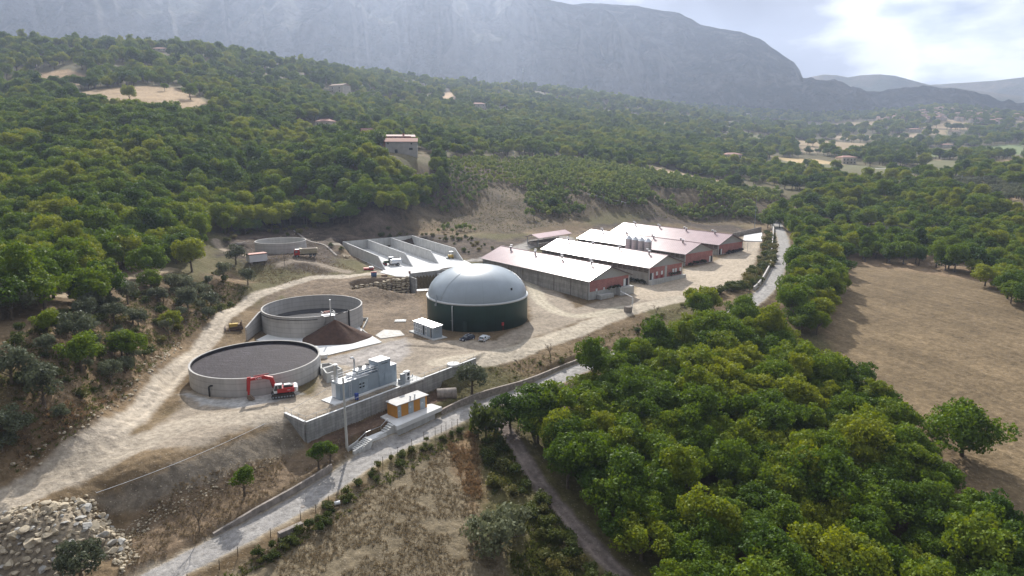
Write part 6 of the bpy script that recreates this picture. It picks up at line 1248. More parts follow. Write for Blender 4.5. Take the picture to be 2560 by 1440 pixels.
# ------------------------------------------------------------------ far houses
ROOFR = ribbed('red_tile_roof', (.36, .20, .16), .9, 0, .5, .04, 0, .2); ROOFB = mat('pale_flat_roof', (.72, .71, .70), .6, var=.05)  # ROOFB: pale colour of the flat roofs
def hip_roof(w_, d_, z, rise, ov=.6, ridge_f=.5):
    m = MB(); a, b = w_ / 2 + ov, d_ / 2 + ov; r = a * ridge_f
    V = [(-a, -b, z), (a, -b, z), (a, b, z), (-a, b, z), (-r, 0, z + rise), (r, 0, z + rise), (-a, -b, z - .2), (a, -b, z - .2), (a, b, z - .2), (-a, b, z - .2)]
    return m.add(V, [(0, 1, 5, 4), (1, 2, 5), (2, 3, 4, 5), (3, 0, 4), (6, 9, 8, 7), (0, 6, 7, 1), (1, 7, 8, 2), (2, 8, 9, 3), (3, 9, 6, 0)])
for p, (u, v, wd, dp, hh, rz, kd, lb) in zip(HPOS, HOUSES):
    wd = wd * p.y / FPX; hh = hh * p.y / FPX; dp = wd * (.62 if kd != 'villa' else .85)
    if kd == 'tile': dp = wd * .7
    h = empty('house' if 'shed' not in lb and 'barn' not in lb else 'shed', (p.x, p.y, p.z), rz, lb, 'house' if 'shed' not in lb and 'barn' not in lb else 'shed')
    m = MB(); m.box((0, dp / 2, -4), (wd, dp, hh + 4))
    m.build('walls', {'main': WALLG, 'old': WALLG, 'tile': WALLH, 'gable': WALLH, 'flatroof': WALLH, 'villa': WALLH}[kd], h)
    def win(x_, z_, w2=1.0, h2=1.3, nm='window', mm=DARKP): q = MB(); q.box((x_, -.04, z_), (w2, .1, h2)); q.build(nm, mm, h)
    if kd in ('tile', 'villa'): r = hip_roof(wd, dp, hh, 2.2, .7, .45)
    elif kd == 'flatroof': r = MB(); r.box((0, 0, hh), (wd + .8, dp + .8, .35))
    elif kd == 'main': r = MB(); r.add([(-wd / 2 - .5, -dp / 2 - .7, hh - .1), (wd / 2 + .5, -dp / 2 - .7, hh - .1), (wd / 2 + .5, 1.5, hh + 2.3), (-wd / 2 - .5, 1.5, hh + 2.3), (-wd / 2 - .5, -dp / 2 - .7, hh - .3), (wd / 2 + .5, -dp / 2 - .7, hh - .3), (wd / 2 + .5, 1.5, hh + 2.1), (-wd / 2 - .5, 1.5, hh + 2.1)], [(0, 1, 2, 3), (7, 6, 5, 4), (0, 4, 5, 1), (1, 5, 6, 2), (2, 6, 7, 3), (3, 7, 4, 0)])
    else:
        r = hip_roof(wd, dp, hh, 2.6, .5, 1.0)
    r.v = [(a, b + dp / 2, c) for a, b, c in r.v]; r.build('roof', {'main': ROOFR, 'old': ROOFR, 'tile': ROOFR, 'gable': TILEO, 'flatroof': ROOFB, 'villa': ROOFR}[kd], h)
    if kd == 'main':
        m = MB(); m.box((-3.0, dp + 2.2, hh - 4), (wd - 2, 6.5, 7.6)); m.build('upper_storey', WALLR, h)
        m = MB(); m.add([(-wd / 2 - 3, dp - 1.6, hh + 3.2), (wd / 2 - 1, dp - 1.6, hh + 3.2), (wd / 2 - 1.6, dp + 2.4, hh + 4.6), (-wd / 2 - 1, dp + 2.4, hh + 4.6), (-wd / 2 - 3, dp + 6, hh + 3.0), (wd / 2 - 1, dp + 6, hh + 3.0)], [(0, 1, 2, 3), (3, 2, 5, 4), (0, 3, 4), (1, 5, 2)]); m.build('upper_roof', ribbed('bright_tile_roof', (.62, .42, .38), .7, 0, .5, .03, 0, .2), h)
        for x_ in (-7, -4, -1, 2): q = MB(); q.box((x_, dp - 1.08, hh + 1.2), (1.1, .1, 1.6)); q.build('window', DARKP, h)
        q = MB(); q.box((1.0, dp + 1, hh + 3.6), (1.2, 1.2, 1.7)); q.build('chimney', WALLR, h)
        win(-wd * .42, hh - 1.8, .8, 1.0); win(wd * .32, hh - 1.8, .8, 1.0); win(wd * .30, 2.2, 2.2, 1.4); win(-wd * .17, 0, 1.8, 2.6, 'doorway')
    elif kd in ('villa', 'gable'):
        for z_ in (1.0, hh * .55):
            for k in range(4 if kd == 'villa' else 2): win(-wd / 2 + wd * (k + .5) / (4 if kd == 'villa' else 2), z_, 1.2, 2.0)
        if kd == 'villa': q = MB(); q.box((0, -.5, hh * .5), (wd * .8, 1.0, .2)); q.build('balcony', WALLG, h)
    elif kd in ('tile', 'old'):
        for k in range(3): win(-wd / 2 + wd * (k + .5) / 3, hh * .4, 1.1, 1.3)
# ------------------------------------------------------------------ the village on the spur
rv = random.Random(31); hv_ = []
cols = [mat('village_wall_a', (.50, .43, .38), .9), mat('village_wall_b', (.58, .53, .48), .9), mat('village_wall_c', (.42, .33, .29), .9)]
VW = []; 
for i in range(3):
    m = MB(); m.box((0, 0, -8), (11, 9, 16 + i * 2)); w_ = m.build('walls', cols[i]); VW.append(w_.data); bpy.data.objects.remove(w_)
    r = hip_roof(11, 9, 8 + i * 2, 2, .4, .7); r_o = r.build('roof', ROOFR); VW.append(r_o.data); bpy.data.objects.remove(r_o)
nv = 0
for k in range(420):
    u = rv.gauss(2385, 75) if k % 4 else rv.uniform(2190, 2560); top = 272 + abs(u - 2370) * .11 + (6 if u < 2260 else 0); v = rv.uniform(top, top + (26 if abs(u - 2390) < 110 else 9))
    if u > 2575 or u < 2170 or nv >= 150: continue
    if any(abs(u - a) < 4 and abs(v - b) < 2.0 for a, b in hv_): continue
    hv_.append((u, v)); nv += 1; i = rv.randrange(3)
    gp_ = G(u, v + 2)
    if gp_.y > 2500: continue
    h = empty('village_house', (gp_.x, gp_.y, gp_.z - 1), rv.uniform(-.5, .5), 'small tile-roofed house packed in the distant hill village', 'house', 'houses of the distant hill village'); h.scale = (rv.uniform(.75, 1.3),) * 2 + (1,)
    for nm, me in (('walls', VW[2 * i]), ('roof', VW[2 * i + 1])): o = bpy.data.objects.new(nm, me); C.objects.link(o); o.parent = h
gp_ = G(2365, 277); d = (gp_.x / gp_.y, 1, (gp_.z - CAM_H) / gp_.y); y = gp_.y; m = MB(); 
ch = empty('church', (d[0] / d[1] * y, y, CAM_H + d[2] / d[1] * y - 10), .1, 'larger pale church block topping the distant hill village', 'church'); m.box((0, 0, -8), (22, 12, 20)); m.build('nave', cols[1], ch); r = hip_roof(22, 12, 12, 3, .4, .8); r.build('roof', ROOFR, ch); m = MB(); m.box((-13, 0, -8), (6, 6, 26)); m.build('bell_tower', cols[1], ch)
# ------------------------------------------------------------------ vehicles (x forward)
def wheel(parent, x, y, r, wd, rim=WHITEP):
    m = MB(); m.tube([(x, y - wd / 2, r), (x, y + wd / 2, r)], r, 16); o = m.build('wheel', BLACKP, parent, smooth='auto'); q = MB(); q.tube([(x, y - wd / 2 - .02, r), (x, y + wd / 2 + .02, r)], r * .55, 12); q.build('rim', rim, o); return o
def car(name, p, rz, paint, label, rear_lights=True, cat='car', L_=4.1):
    c = empty(name, tuple(p), rz, label, cat); h = L_ / 2
    prof = [(-h, .35), (-h - .03, .75), (-h + .08, 1.0), (-h + .35, 1.42), (-h + .7, 1.5), (.35, 1.5), (.95, 1.02), (h - .25, .88), (h, .65), (h, .32)]
    m = MB(); n = len(prof); V = [];
    for (x, z) in prof:
        w1 = .86 if z < 1.05 else .66; V += [(x, -w1, z), (x, w1, z)]
    F = [(2 * i, 2 * i + 1, 2 * ((i + 1) % n) + 1, 2 * ((i + 1) % n)) for i in range(n)]; F += [tuple(2 * i for i in range(n)), tuple(2 * i + 1 for i in range(n))[::-1]]
    F = [f[::-1] for f in F]; m.add(V, F); m.build('body', paint, c, bevel=.04)
    m = MB(); m.add([(-h + .10, -.70, 1.04), (-h + .10, .70, 1.04), (-h + .33, .60, 1.37), (-h + .33, -.60, 1.37)], [(0, 3, 2, 1)]); m.v = [(a - .035, b, c_) for a, b, c_ in m.v]; m.build('rear_window', GLASS, c)
    m = MB(); m.add([(.92, -.70, 1.06), (.92, .70, 1.06), (.42, .60, 1.46), (.42, -.60, 1.46)], [(0, 1, 2, 3)]); m.v = [(a + .05, b, c_ + .02) for a, b, c_ in m.v]; m.build('windscreen', GLASS, c)
    for s in (-1, 1):
        m = MB(); f = [(0, 1, 2, 3)] if s < 0 else [(3, 2, 1, 0)]; m.add([(-h + .35, s * .83, 1.03), (.75, s * .83, 1.03), (.32, s * .69, 1.42), (-h + .6, s * .69, 1.42)], f); m.build('side_window', GLASS, c)
        m = MB(); m.box((h - .05, s * .6, .62), (.12, .34, .16)); m.build('headlight', WHITEP, c); m = MB(); m.box((-h - .0, s * .68, .78), (.1, .22, .2)); m.build('tail_light', REDP, c)
        for x in (-h + .75, h - .8): wheel(c, x, s * .78, .32, .2)
    m = MB(); m.box((-h - .03, 0, .42), (.06, 1.1, .14)); m.build('bumper_strip', BLACKP, c); m = MB(); m.box((-h - .05, 0, .62), (.03, .5, .12)); m.build('number_plate', WHITEP, c)
    return c
car('parked_car', PZ(1211, 851, .0), R(68), flat('white_car_paint', (.62, .66, .70), .25, 0, .6), 'small white hatchback parked with its tail to the viewer at the foot of the digester')
dc = car('parked_car', PZ(1168, 851, .0), R(48) + math.pi, flat('navy_car_paint', (.012, .014, .035), .25, 0, .6), 'dark blue car with silver roof rails parked left of the white hatchback', L_=4.4)
for s in (-1, 1): m = MB(); m.bar((-1.4, s * .58, 1.56), (.2, s * .58, 1.56), .06); m.build('roof_rail', WHITEP, dc)
# excavator: the arm points to the bucket seen at left
T = PZ(708, 990, 0); Bk = PZ(621, 1001, 0); rz = ang(T, Bk); reach = (Bk - T).to_2d().length
ex = empty('excavator', tuple(T), rz, 'red and white tracked excavator with its arm stretched along the full tank', 'excavator')
for s in (-1, 1):
    m = MB(); prof = [(-2.35, .45), (-2.1, .08), (2.1, .08), (2.35, .45), (2.1, .92), (-2.1, .92)]; m.xprism(prof, s * 1.15 - .3, s * 1.15 + .3); o = m.build('track', flat('muddy_track', (.06, .05, .045), .8), ex, bevel=.05)
    for k in range(8): q = MB(); q.tube([(-1.95 + k * .56, s * 1.15 - .33, .36), (-1.95 + k * .56, s * 1.15 + .33, .36)], .2, 10); q.build('roller', STEELP, o)
m = MB(); m.box((0, 0, .75), (2.4, 1.9, .45)); m.build('undercarriage', BLACKP, ex)
m = MB(); m.box((-.75, .1, 1.2), (3.7, 2.6, .95)); m.build('engine_body', REDP, ex, bevel=.08)
m = MB(); m.xprism([(-2.95, 1.15), (-2.2, 1.15), (-2.2, 2.25), (-2.7, 2.25), (-3.0, 2.0)], -1.35, 1.4); m.build('counterweight', WHITEP, ex, bevel=.1)
m = MB(); m.box((-1.15, .15, 2.15), (1.9, 1.5, .35)); m.build('engine_cover', flat('dark_engine_cover', (.06, .06, .065), .5), ex, bevel=.04); m = MB(); m.box((-.95, .2, 2.5), (1.2, .9, .16)); m.build('hood_plate', WHITEP, ex)
cy = .8
m = MB(); m.xprism([(.05, 1.2), (1.75, 1.2), (1.85, 1.9), (1.45, 3.05), (.05, 3.05)], cy - .5, cy + .5); cab = m.build('cab', WHITEP, ex, bevel=.06)
m = MB(); m.xprism([(.95, 1.75), (1.68, 1.75), (1.72, 1.95), (1.4, 2.85), (.95, 2.85)], cy + .5, cy + .53); m.build('side_window', GLASS, cab); m = MB(); m.xprism([(.2, 1.75), (.85, 1.75), (.85, 2.85), (.2, 2.85)], cy + .5, cy + .53); m.build('side_window', GLASS, cab)
m = MB(); m.add([(1.9, cy - .4, 1.9), (1.9, cy + .4, 1.9), (1.5, cy + .4, 2.95), (1.5, cy - .4, 2.95)], [(0, 1, 2, 3)]); m.v = [(a + .03, b, c_) for a, b, c_ in m.v]; m.build('front_window', GLASS, cab)
bm0 = (1.3, -.25, 1.7); kn = (reach * .50, -.25, 4.55); tp = (reach * .93, -.25, 4.35); tip = (reach * .98, -.25, 1.1)
m = MB(); P_ = [Vector(bm0), Vector((reach * .30, -.25, 4.1)), Vector(kn), Vector(tp)]; hts = (.55, .8, .7, .42)
V = []; 
for i, p in enumerate(P_):
    d = (P_[min(i + 1, 3)] - P_[max(i - 1, 0)]).normalized(); n_ = Vector((-d.z, 0, d.x)); V += [p + n_ * hts[i] / 2 + Vector((0, -.25, 0)), p + n_ * hts[i] / 2 + Vector((0, .25, 0)), p - n_ * hts[i] / 2 + Vector((0, .25, 0)), p - n_ * hts[i] / 2 + Vector((0, -.25, 0))]
F = [(4 * i + j, 4 * i + 4 + j, 4 * i + 4 + (j + 1) % 4, 4 * i + (j + 1) % 4) for i in range(3) for j in range(4)] + [(0, 1, 2, 3), (15, 14, 13, 12)]
m.add(V, F); boom = m.build('boom', REDP, ex)
dd = Vector(tp) - Vector(kn); mid_ = Vector(kn).lerp(Vector(tp), .38); lettering('O&K', .62, WHITEP, boom, (mid_.x, mid_.y + .27, mid_.z), (R(90), -math.atan2(dd.z, dd.x) * -1 * 0, math.pi))
m = MB(); m.bar((1.9, -.25, 2.0), (reach * .34, -.25, 3.8), .2); m.bar((reach * .36, -.25, 5.15), (reach * .8, -.25, 5.0), .2); m.bar((reach * .99, -.25, 4.5), (reach * 1.02, -.25, 1.9), .16); m.build('hydraulic_rams', flat('ram_dark_red', (.25, .04, .04), .4), ex)
m = MB(); a_, b_ = Vector(tp), Vector(tip); m.add([a_ + Vector((-.35, -.2, .55)), a_ + Vector((-.35, .2, .55)), a_ + Vector((.4, .2, .5)), a_ + Vector((.4, -.2, .5)), b_ + Vector((-.2, -.16, 0)), b_ + Vector((-.2, .16, 0)), b_ + Vector((.2, .16, 0)), b_ + Vector((.2, -.16, 0))], [(0, 1, 2, 3), (7, 6, 5, 4), (0, 4, 5, 1), (1, 5, 6, 2), (2, 6, 7, 3), (3, 7, 4, 0)]); m.build('stick', REDP, ex)
m = MB(); x0 = tip[0]; m.xprism([(x0 + .25, 1.15), (x0 + .35, .6), (x0 + .1, .12), (x0 - .5, -.02), (x0 - 1.1, .12), (x0 - .35, .95)], -.85, .35); m.build('bucket', flat('worn_bucket', (.20, .15, .11), .6), ex)
lettering('O&K', .3, WHITEP, ex, (-1.2, 1.42, 1.7), (R(90), 0, math.pi))
# bulldozer
q = G(590, 824); dz_ = empty('bulldozer', (q.x, q.y, q.z), R(205), 'old yellow-brown crawler bulldozer parked beside the dirt road', 'bulldozer')
for s in (-1, 1): m = MB(); m.xprism([(-2.0, .4), (-1.7, .05), (1.5, .05), (1.8, .4), (1.5, 1.0), (-1.7, 1.1)], s * .95 - .25, s * .95 + .25); m.build('track', flat('rusty_track', (.10, .065, .05), .8), dz_, bevel=.05)
m = MB(); m.box((.5, 0, .7), (2.3, 1.0, 1.15)); m.build('bonnet', YELP, dz_, bevel=.06); m = MB(); m.box((1.72, 0, .6), (.15, 1.1, 1.3)); m.build('radiator', flat('brown_radiator', (.14, .09, .06), .8), dz_)
m = MB(); m.box((-1.1, 0, .7), (1.2, 1.5, .9)); m.box((-1.4, 0, 1.6), (.4, .9, .6)); m.build('seat_deck', flat('dusty_brown', (.18, .12, .08), .8), dz_)
m = MB(); [m.bar((-1.6, s * .6, 1.5), (-1.6, s * .6, 2.5), .08) for s in (-1, 1)]; m.bar((-1.6, -.6, 2.5), (-1.6, .6, 2.5), .1); m.tube([(.9, .2, 1.8), (.9, .2, 2.5)], .07, 8); m.build('guard_and_exhaust', BLACKP, dz_)
m = MB(); m.xprism([(2.7, .0), (2.85, .1), (2.65, .6), (2.8, 1.15), (2.7, 1.15), (2.5, .6)], -1.9, 1.9); m.build('blade', flat('worn_blade', (.16, .12, .11), .6), dz_); m = MB(); [m.bar((2.6, s * 1.45, .4), (-.5, s * 1.4, .5), .16) for s in (-1, 1)]; m.build('push_arms', flat('rusty_track', (.16, .10, .08), .8), dz_)
# dump truck (cab to the left)
A, B = PZ(735, 640, 9.8), PZ(793, 637, 9.8); A.z = Hs(A.x, A.y); q = (A + B) / 2; dt = empty('dump_truck', (q.x, q.y, Hs(q.x, q.y)), ang(B, A), 'red-cabbed dump truck with a ribbed cream tipper body, parked by the small empty tank', 'truck')
CRM = mat('cream_ribbed_body', (.50, .45, .33), .7, var=.12)
m = MB(); m.box((-.5, 0, .8), (8.0, 1.1, .35)); m.build('chassis', BLACKP, dt); m = MB(); m.xprism([(2.2, .8), (4.3, .8), (4.35, 1.8), (4.05, 3.0), (2.2, 3.0)], -1.2, 1.2); cb_ = m.build('cab', REDP, dt, bevel=.08)
m = MB(); m.xprism([(2.9, 1.9), (4.0, 1.9), (3.85, 2.7), (2.9, 2.7)], 1.2, 1.23); m.build('side_window', GLASS, cb_); m = MB(); m.box((4.33, 0, 1.8), (.08, 2.0, .8)); m.build('windscreen', GLASS, cb_); m = MB(); m.box((3.1, 0, 3.02), (1.6, 2.2, .1)); m.build('cab_roof', WHITEP, cb_)
m = MB(); m.xprism([(1.9, 1.4), (-4.3, 1.4), (-4.6, 3.3), (1.2, 3.3), (2.2, 3.5), (2.2, 3.35)], -1.25, 1.25); bd = m.build('tipper_body', CRM, dt)
for z_ in (1.7, 2.2, 2.75, 3.2): m = MB(); [m.bar((1.7, s * 1.28, z_), (-4.4, s * 1.28, z_), .1) for s in (-1, 1)]; m.build('body_rib', flat('brown_rib', (.16, .12, .09), .7), bd)
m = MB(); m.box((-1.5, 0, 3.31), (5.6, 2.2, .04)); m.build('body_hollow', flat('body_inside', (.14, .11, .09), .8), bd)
for x in (3.2, -1.9, -3.3):
    for s in (-1, 1): wheel(dt, x, s * 1.05, .55, .35, STEELP)
# white site hut with red roof
A, B = PZ(624.5, 656, 9.2), PZ(669, 651, 9.2); gz = Hs(A.x, A.y); A.z = gz; hu = empty('site_hut', (A.x, A.y, Hs((A.x + B.x) / 2, (A.y + B.y) / 2) + .1), ang(A, B), 'white site hut with a flat red roof standing on blocks left of the dump truck', 'hut')
l_ = min(8.5, (B - A).to_2d().length); m = MB(); m.box((l_ / 2, 1.7, .5), (l_, 3.4, 2.9)); m.build('body', ribbed('white_ribbed_panel', (.70, .70, .74), .6, 0, .3, .02, 0, .1), hu); m = MB(); m.box((l_ / 2, 1.7, 3.4), (l_ + .2, 3.6, .14)); m.build('roof', mat('red_roof_sheet', (.50, .26, .22), .7, var=.15), hu); m = MB(); m.box((l_ / 2, 1.7, 3.2), (l_ + .22, 3.62, .2)); m.build('roof_edge', flat('dark_edge', (.12, .08, .08), .7), hu)
for x in (.8, l_ - .8): m = MB(); m.box((x, 1.7, -1), (.6, 3, 1.5)); m.build('support_block', CONCO, hu)
# tractor and slurry tanker in the first bay
q = PZ(974, 662, bz + .1); tr = empty('tractor', (q.x, q.y, bz + .05), R(215), 'dark green tractor with a white roof and red wheels in the first bunker bay', 'tractor')
m = MB(); m.box((1.3, 0, .9), (2.2, .9, 1.0)); m.build('bonnet', flat('dark_green_paint', (.03, .07, .03), .4), tr, bevel=.08); m = MB(); m.box((-.7, 0, .9), (1.7, 1.5, 2.1), taper=.9); cb2 = m.build('cab', GLASS, tr); m = MB(); m.box((-.7, 0, 3.0), (1.8, 1.7, .2)); m.build('cab_roof', WHITEP, cb2)
for s in (-1, 1): wheel(tr, -.9, s * 1.1, .95, .5, REDP); wheel(tr, 2.0, s * .95, .6, .4, REDP)
q = PZ(990, 664, bz + .1); tk = empty('slurry_tanker', (q.x, q.y, bz + .05), R(215), 'silver cylindrical slurry tanker hitched behind the tractor', 'tanker'); m = MB(); m.tube([(-2.2, 0, 1.7), (-2.1, 0, 1.7), (2.1, 0, 1.7), (2.3, 0, 1.7)], [.5, 1.05, 1.05, .5], 20); m.build('barrel', flat('silver_tank', (.6, .62, .65), .3, .7), tk, smooth='auto'); m = MB(); m.bar((-1.5, 0, .6), (3.0, 0, .6), .3); m.build('frame', BLACKP, tk)
for s in (-1, 1): wheel(tk, -.5, s * 1.0, .6, .4, STEELP)
q = PZ(1127, 646, bz + .1); lo = empty('mini_loader', (q.x, q.y, bz + .05), R(200), 'small yellow loader with a white canopy in the third bunker bay', 'loader')
m = MB(); m.box((0, 0, .5), (2.2, 1.4, 1.1)); m.build('body', YELP, lo, bevel=.06); m = MB(); m.box((-.2, 0, 2.9), (1.7, 1.5, .15)); m.build('canopy', WHITEP, lo); m = MB(); [m.bar((x, y_, 1.5), (x, y_, 2.95), .09) for x in (-.9, .5) for y_ in (-.6, .6)]; m.build('canopy_frame', BLACKP, lo); m = MB(); m.box((1.6, 0, .1), (.7, 1.7, .6)); m.bar((.6, 0, 1.2), (1.6, 0, .5), .25); m.build('bucket', STEELP, lo)
for x in (-.7, .8):
    for s in (-1, 1): wheel(lo, x, s * .8, .42, .3, YELP)
# tyre leaning on the dividing wall
q = PZ(1093, 635, bz + 1.2); ty = MB(); n1_, n2_ = 20, 8; V = [((1.0 + .3 * math.cos(b)) * math.cos(a), .3 * math.sin(b), (1.0 + .3 * math.cos(b)) * math.sin(a)) for a in [2 * math.pi * i / n1_ for i in range(n1_)] for b in [2 * math.pi * j / n2_ for j in range(n2_)]]
ty.add(V, [(i * n2_ + j, i * n2_ + (j + 1) % n2_, ((i + 1) % n1_) * n2_ + (j + 1) % n2_, ((i + 1) % n1_) * n2_ + j) for i in range(n1_) for j in range(n2_)]); o = ty.build('tyre', BLACKP, None, smooth=True)
pb_ = bk.matrix_basis @ Vector((2 * wid + (lx - 0) * .42, ly * .42, 0)); dl_ = Vector((math.cos(rzb), math.sin(rzb), 0)); o.location = (pb_.x + .6 * dl_.x, pb_.y + .6 * dl_.y, bz + 1.35); o.rotation_euler = (0, R(0), math.atan2(ly, lx) + rzb); tag(o, 'big black tyre leaning on a dividing wall of the feed bunker', 'tyre')
# small clutter by the bunkers
def crate(nm, u, v, z, d_, m_, lb, cat, rz_=.2, extra=None):
    p = PZ(u, v, z); t = empty(nm, (p.x, p.y, z if z >= 5 else Hs(p.x, p.y)), rz_, lb, cat); m = MB(); m.box((0, 0, .25), d_, taper=1.08); m.build('body', m_, t, bevel=.03)
    for x in (-.35, .35): m = MB(); m.box((x * d_[0], 0, 0), (.15, d_[1] * .9, .25)); m.build('skid', BLACKP, t)
    return t
c_ = crate('waste_bin', 935, 692, 5.9, (1.9, 1.4, 1.3), flat('dull_blue_paint', (.08, .14, .28), .5), 'blue waste bin at the edge of the dirt road in front of the bunker', 'bin'); m = MB(); m.box((0, 0, 1.6), (2.1, .7, .25)); m.build('red_lid', REDP, c_)
crate('low_crate', 961, 691, 5.9, (2.2, 1.0, .35), flat('rusty_brown_metal', (.16, .08, .05), .8), 'low rusty crate right of the blue bin', 'crate')
c_ = crate('small_trailer', 922, 676, 5.9, (3.6, 1.7, .8), REDP, 'small red and white implement beside the first bunker wall', 'trailer'); m = MB(); m.box((.9, -.3, 1.05), (1.6, 1.4, .5)); m.build('white_box', WHITEP, c_)
def plank_pile(u, v, label, n, ln, seed, col_=(.48, .40, .28), z=None):
    p = G(u, v); r_ = random.Random(seed); t = empty('timber_pile', tuple(p), 0, label, 'timber'); mm = mat('weathered_timber', col_, .9, var=.25)
    for k in range(n): a = r_.uniform(-.5, .5) + seed; c0 = Vector((r_.uniform(-1.5, 1.5), r_.uniform(-1, 1), .15 + .12 * k)); d = Vector((math.cos(a), math.sin(a), r_.uniform(-.03, .05))) * ln * r_.uniform(.3, .5); m = MB(); m.bar(c0 - d, c0 + d, .28, .12); m.build('plank', mm, t)
plank_pile(868, 640, 'pale planks lying on the slope left of the feed bunker', 4, 7, 2.2, (.55, .47, .36)); plank_pile(600, 612, 'jumble of grey boards on the ground left of the small empty tank', 9, 7, 1.0, (.34, .31, .30)); plank_pile(640, 598, 'dark girders and boards behind the small empty tank', 6, 8, .3, (.10, .07, .07)); plank_pile(875, 650, 'short pale board near the bunker corner', 2, 3, .4, (.55, .47, .36))
A, B = G(735, 577), G(842, 640); m = MB(); 
for k in range(12): a_, b_ = A.lerp(B, k / 12), A.lerp(B, (k + 1) / 12); a_.z = Hs(a_.x, a_.y) + .1; b_.z = Hs(b_.x, b_.y) + .1; m.bar(a_, b_, .9, .25)
tag(m.build('drain_channel', CONCO), 'straight concrete drainage channel running down the bank behind the small empty tank', 'channel')
for (u, v, nm, mm, lb, rr_) in ((447, 618, 'site_vehicle', REDP, 'red and white machine half hidden in the trees on the left slope', 1),):
    p = G(u, v, 1.0); t = empty(nm, tuple(p), .3, lb, 'machine'); m = MB(); m.box((0, 0, .5), (3.2, 1.8, 1.3)); m.build('body', REDP, t, bevel=.05); m = MB(); m.box((-.4, 0, 1.8), (1.6, 1.6, 1.2), taper=.9); m.build('cab', WHITEP, t, bevel=.05); [wheel(t, x, s * .9, .55, .3, STEELP) for x in (-1, 1) for s in (-1, 1)]
# ------------------------------------------------------------------ boulder heap at bottom left
rg_ = random.Random(77); RP = GP([(-60,1330),(0,1285),(60,1262),(130,1250),(225,1240),(262,1285),(320,1345),(330,1385),(262,1395),(215,1440),(200,1500),(-120,1500)])
HP = []
for k in range(3):
    mb = MB(); boulder(rg_, 1, .8, .62, (0, 0, 0), 0, mb, .1, 3); o = mb.build('boulder', STONE if k < 2 else mat('grey_limestone', (.36, .35, .33), .9, var=.3, scale=.9, bump=.05, bscale=3)); HP.append(o.data); bpy.data.objects.remove(o)
    mb = MB(); boulder(rg_, .8, .95, .75, (0, 0, 0), 0, mb, .1, 3); o = mb.build('boulder', STONE); HP.append(o.data); bpy.data.objects.remove(o)
cx_ = sum(p[0] for p in RP) / len(RP); cy_ = sum(p[1] for p in RP) / len(RP)
def heap_z(x, y):
    d = float(_pd(np.array([x]), np.array([y]), RP)[0]); return Hs(x, y) + 2.6 * float(sstep(np.array(-d / 7.0))) 
pts = scatter(RP, .98, 8, .35); order = sorted(range(len(pts)), key=lambda i: rg_.random()); cnt = 0; small = MB()
for i in order:
    x, y = pts[i]; s = rg_.uniform(.32, .66) if rg_.random() < .85 else rg_.uniform(.85, 1.3)
    if not in_view(x, y, Hs(x, y), 30): continue
    z = heap_z(x, y)
    if cnt < 296:
        o = bpy.data.objects.new('boulder', rg_.choice(HP)); C.objects.link(o); o.location = (x, y, z + s * .12); o.scale = (s, s * rg_.uniform(.7, 1.1), s * rg_.uniform(.7, 1)); o.rotation_euler = (rg_.uniform(-.5, .5), rg_.uniform(-.5, .5), rg_.uniform(0, 6.28)); tag(o, 'pale quarried boulder in the big heap at the bottom left', 'boulder', 'boulders of the big heap'); cnt += 1
    else: boulder(rg_, s, s * .9, s * .8, (x, y, z), rg_.uniform(0, 6), small)
print('boulders', cnt)
# earth and broken stone under the boulders
hm_ = MB(); gx = np.linspace(min(p[0] for p in RP) - 2, max(p[0] for p in RP) + 2, 60); gy = np.linspace(min(p[1] for p in RP) - 2, max(p[1] for p in RP) + 2, 50); X_, Y_ = np.meshgrid(gx, gy)
d_ = poly_dist(X_, Y_, RP); Z_ = H(X_, Y_) - .35 + 2.75 * sstep(-d_ / 7.0) + (fbm(X_ * .8, Y_ * .8, 3) - .5) * .5 * (d_ < 0)
V = np.stack([X_, Y_, Z_], -1).reshape(-1, 3); ix = np.arange(V.shape[0]).reshape(X_.shape); F = np.stack([ix[:-1, :-1], ix[:-1, 1:], ix[1:, 1:], ix[1:, :-1]], -1).reshape(-1, 4)
o = bpy.data.objects.new('rubble_bed', np_mesh('rubble_bed', V, F, [mat('rubble_soil', (.24, .20, .15), .95, var=.4, scale=1.5, bump=.15, bscale=3)])); C.objects.link(o); tag(o, kind='stuff')
# loose stones along the foot of the banks: nobody could count them
def stones(name, zones_, seed):
    r_ = random.Random(seed); bases = []
    import bmesh as _b
    for k in range(4):
        mb = MB(); boulder(r_, 1, .85, .65, (0, 0, 0), 0, mb, .3); bases.append((np.array([tuple(q) for q in mb.v]), np.array(mb.f)))
    VS = []; FS = []; off = 0; rn = np.random.RandomState(seed)
    for poly, n, smin, smax in zones_:
        P = GP(poly); xs = [p[0] for p in P]; ys = [p[1] for p in P]; x = rn.uniform(min(xs), max(xs), n * 3); y = rn.uniform(min(ys), max(ys), n * 3); k = _pd(x, y, P) < 0; x, y = x[k][:n], y[k][:n]; z = H(x, y)
        for a, b, c in zip(x, y, z):
            bv, bf = bases[rn.randint(4)]; s = smin + (smax - smin) * rn.rand() ** 2.5; t = rn.uniform(0, 6.28); ct, st_ = math.cos(t), math.sin(t); v = bv * s; VS.append(np.stack([v[:, 0] * ct - v[:, 1] * st_ + a, v[:, 0] * st_ + v[:, 1] * ct + b, v[:, 2] + c + s * .15], -1)); FS.append(bf + off); off += len(bv)
    me = np_mesh(name, np.concatenate(VS), np.concatenate(FS), [STONE]); o = bpy.data.objects.new(name, me); C.objects.link(o); tag(o, kind='stuff')
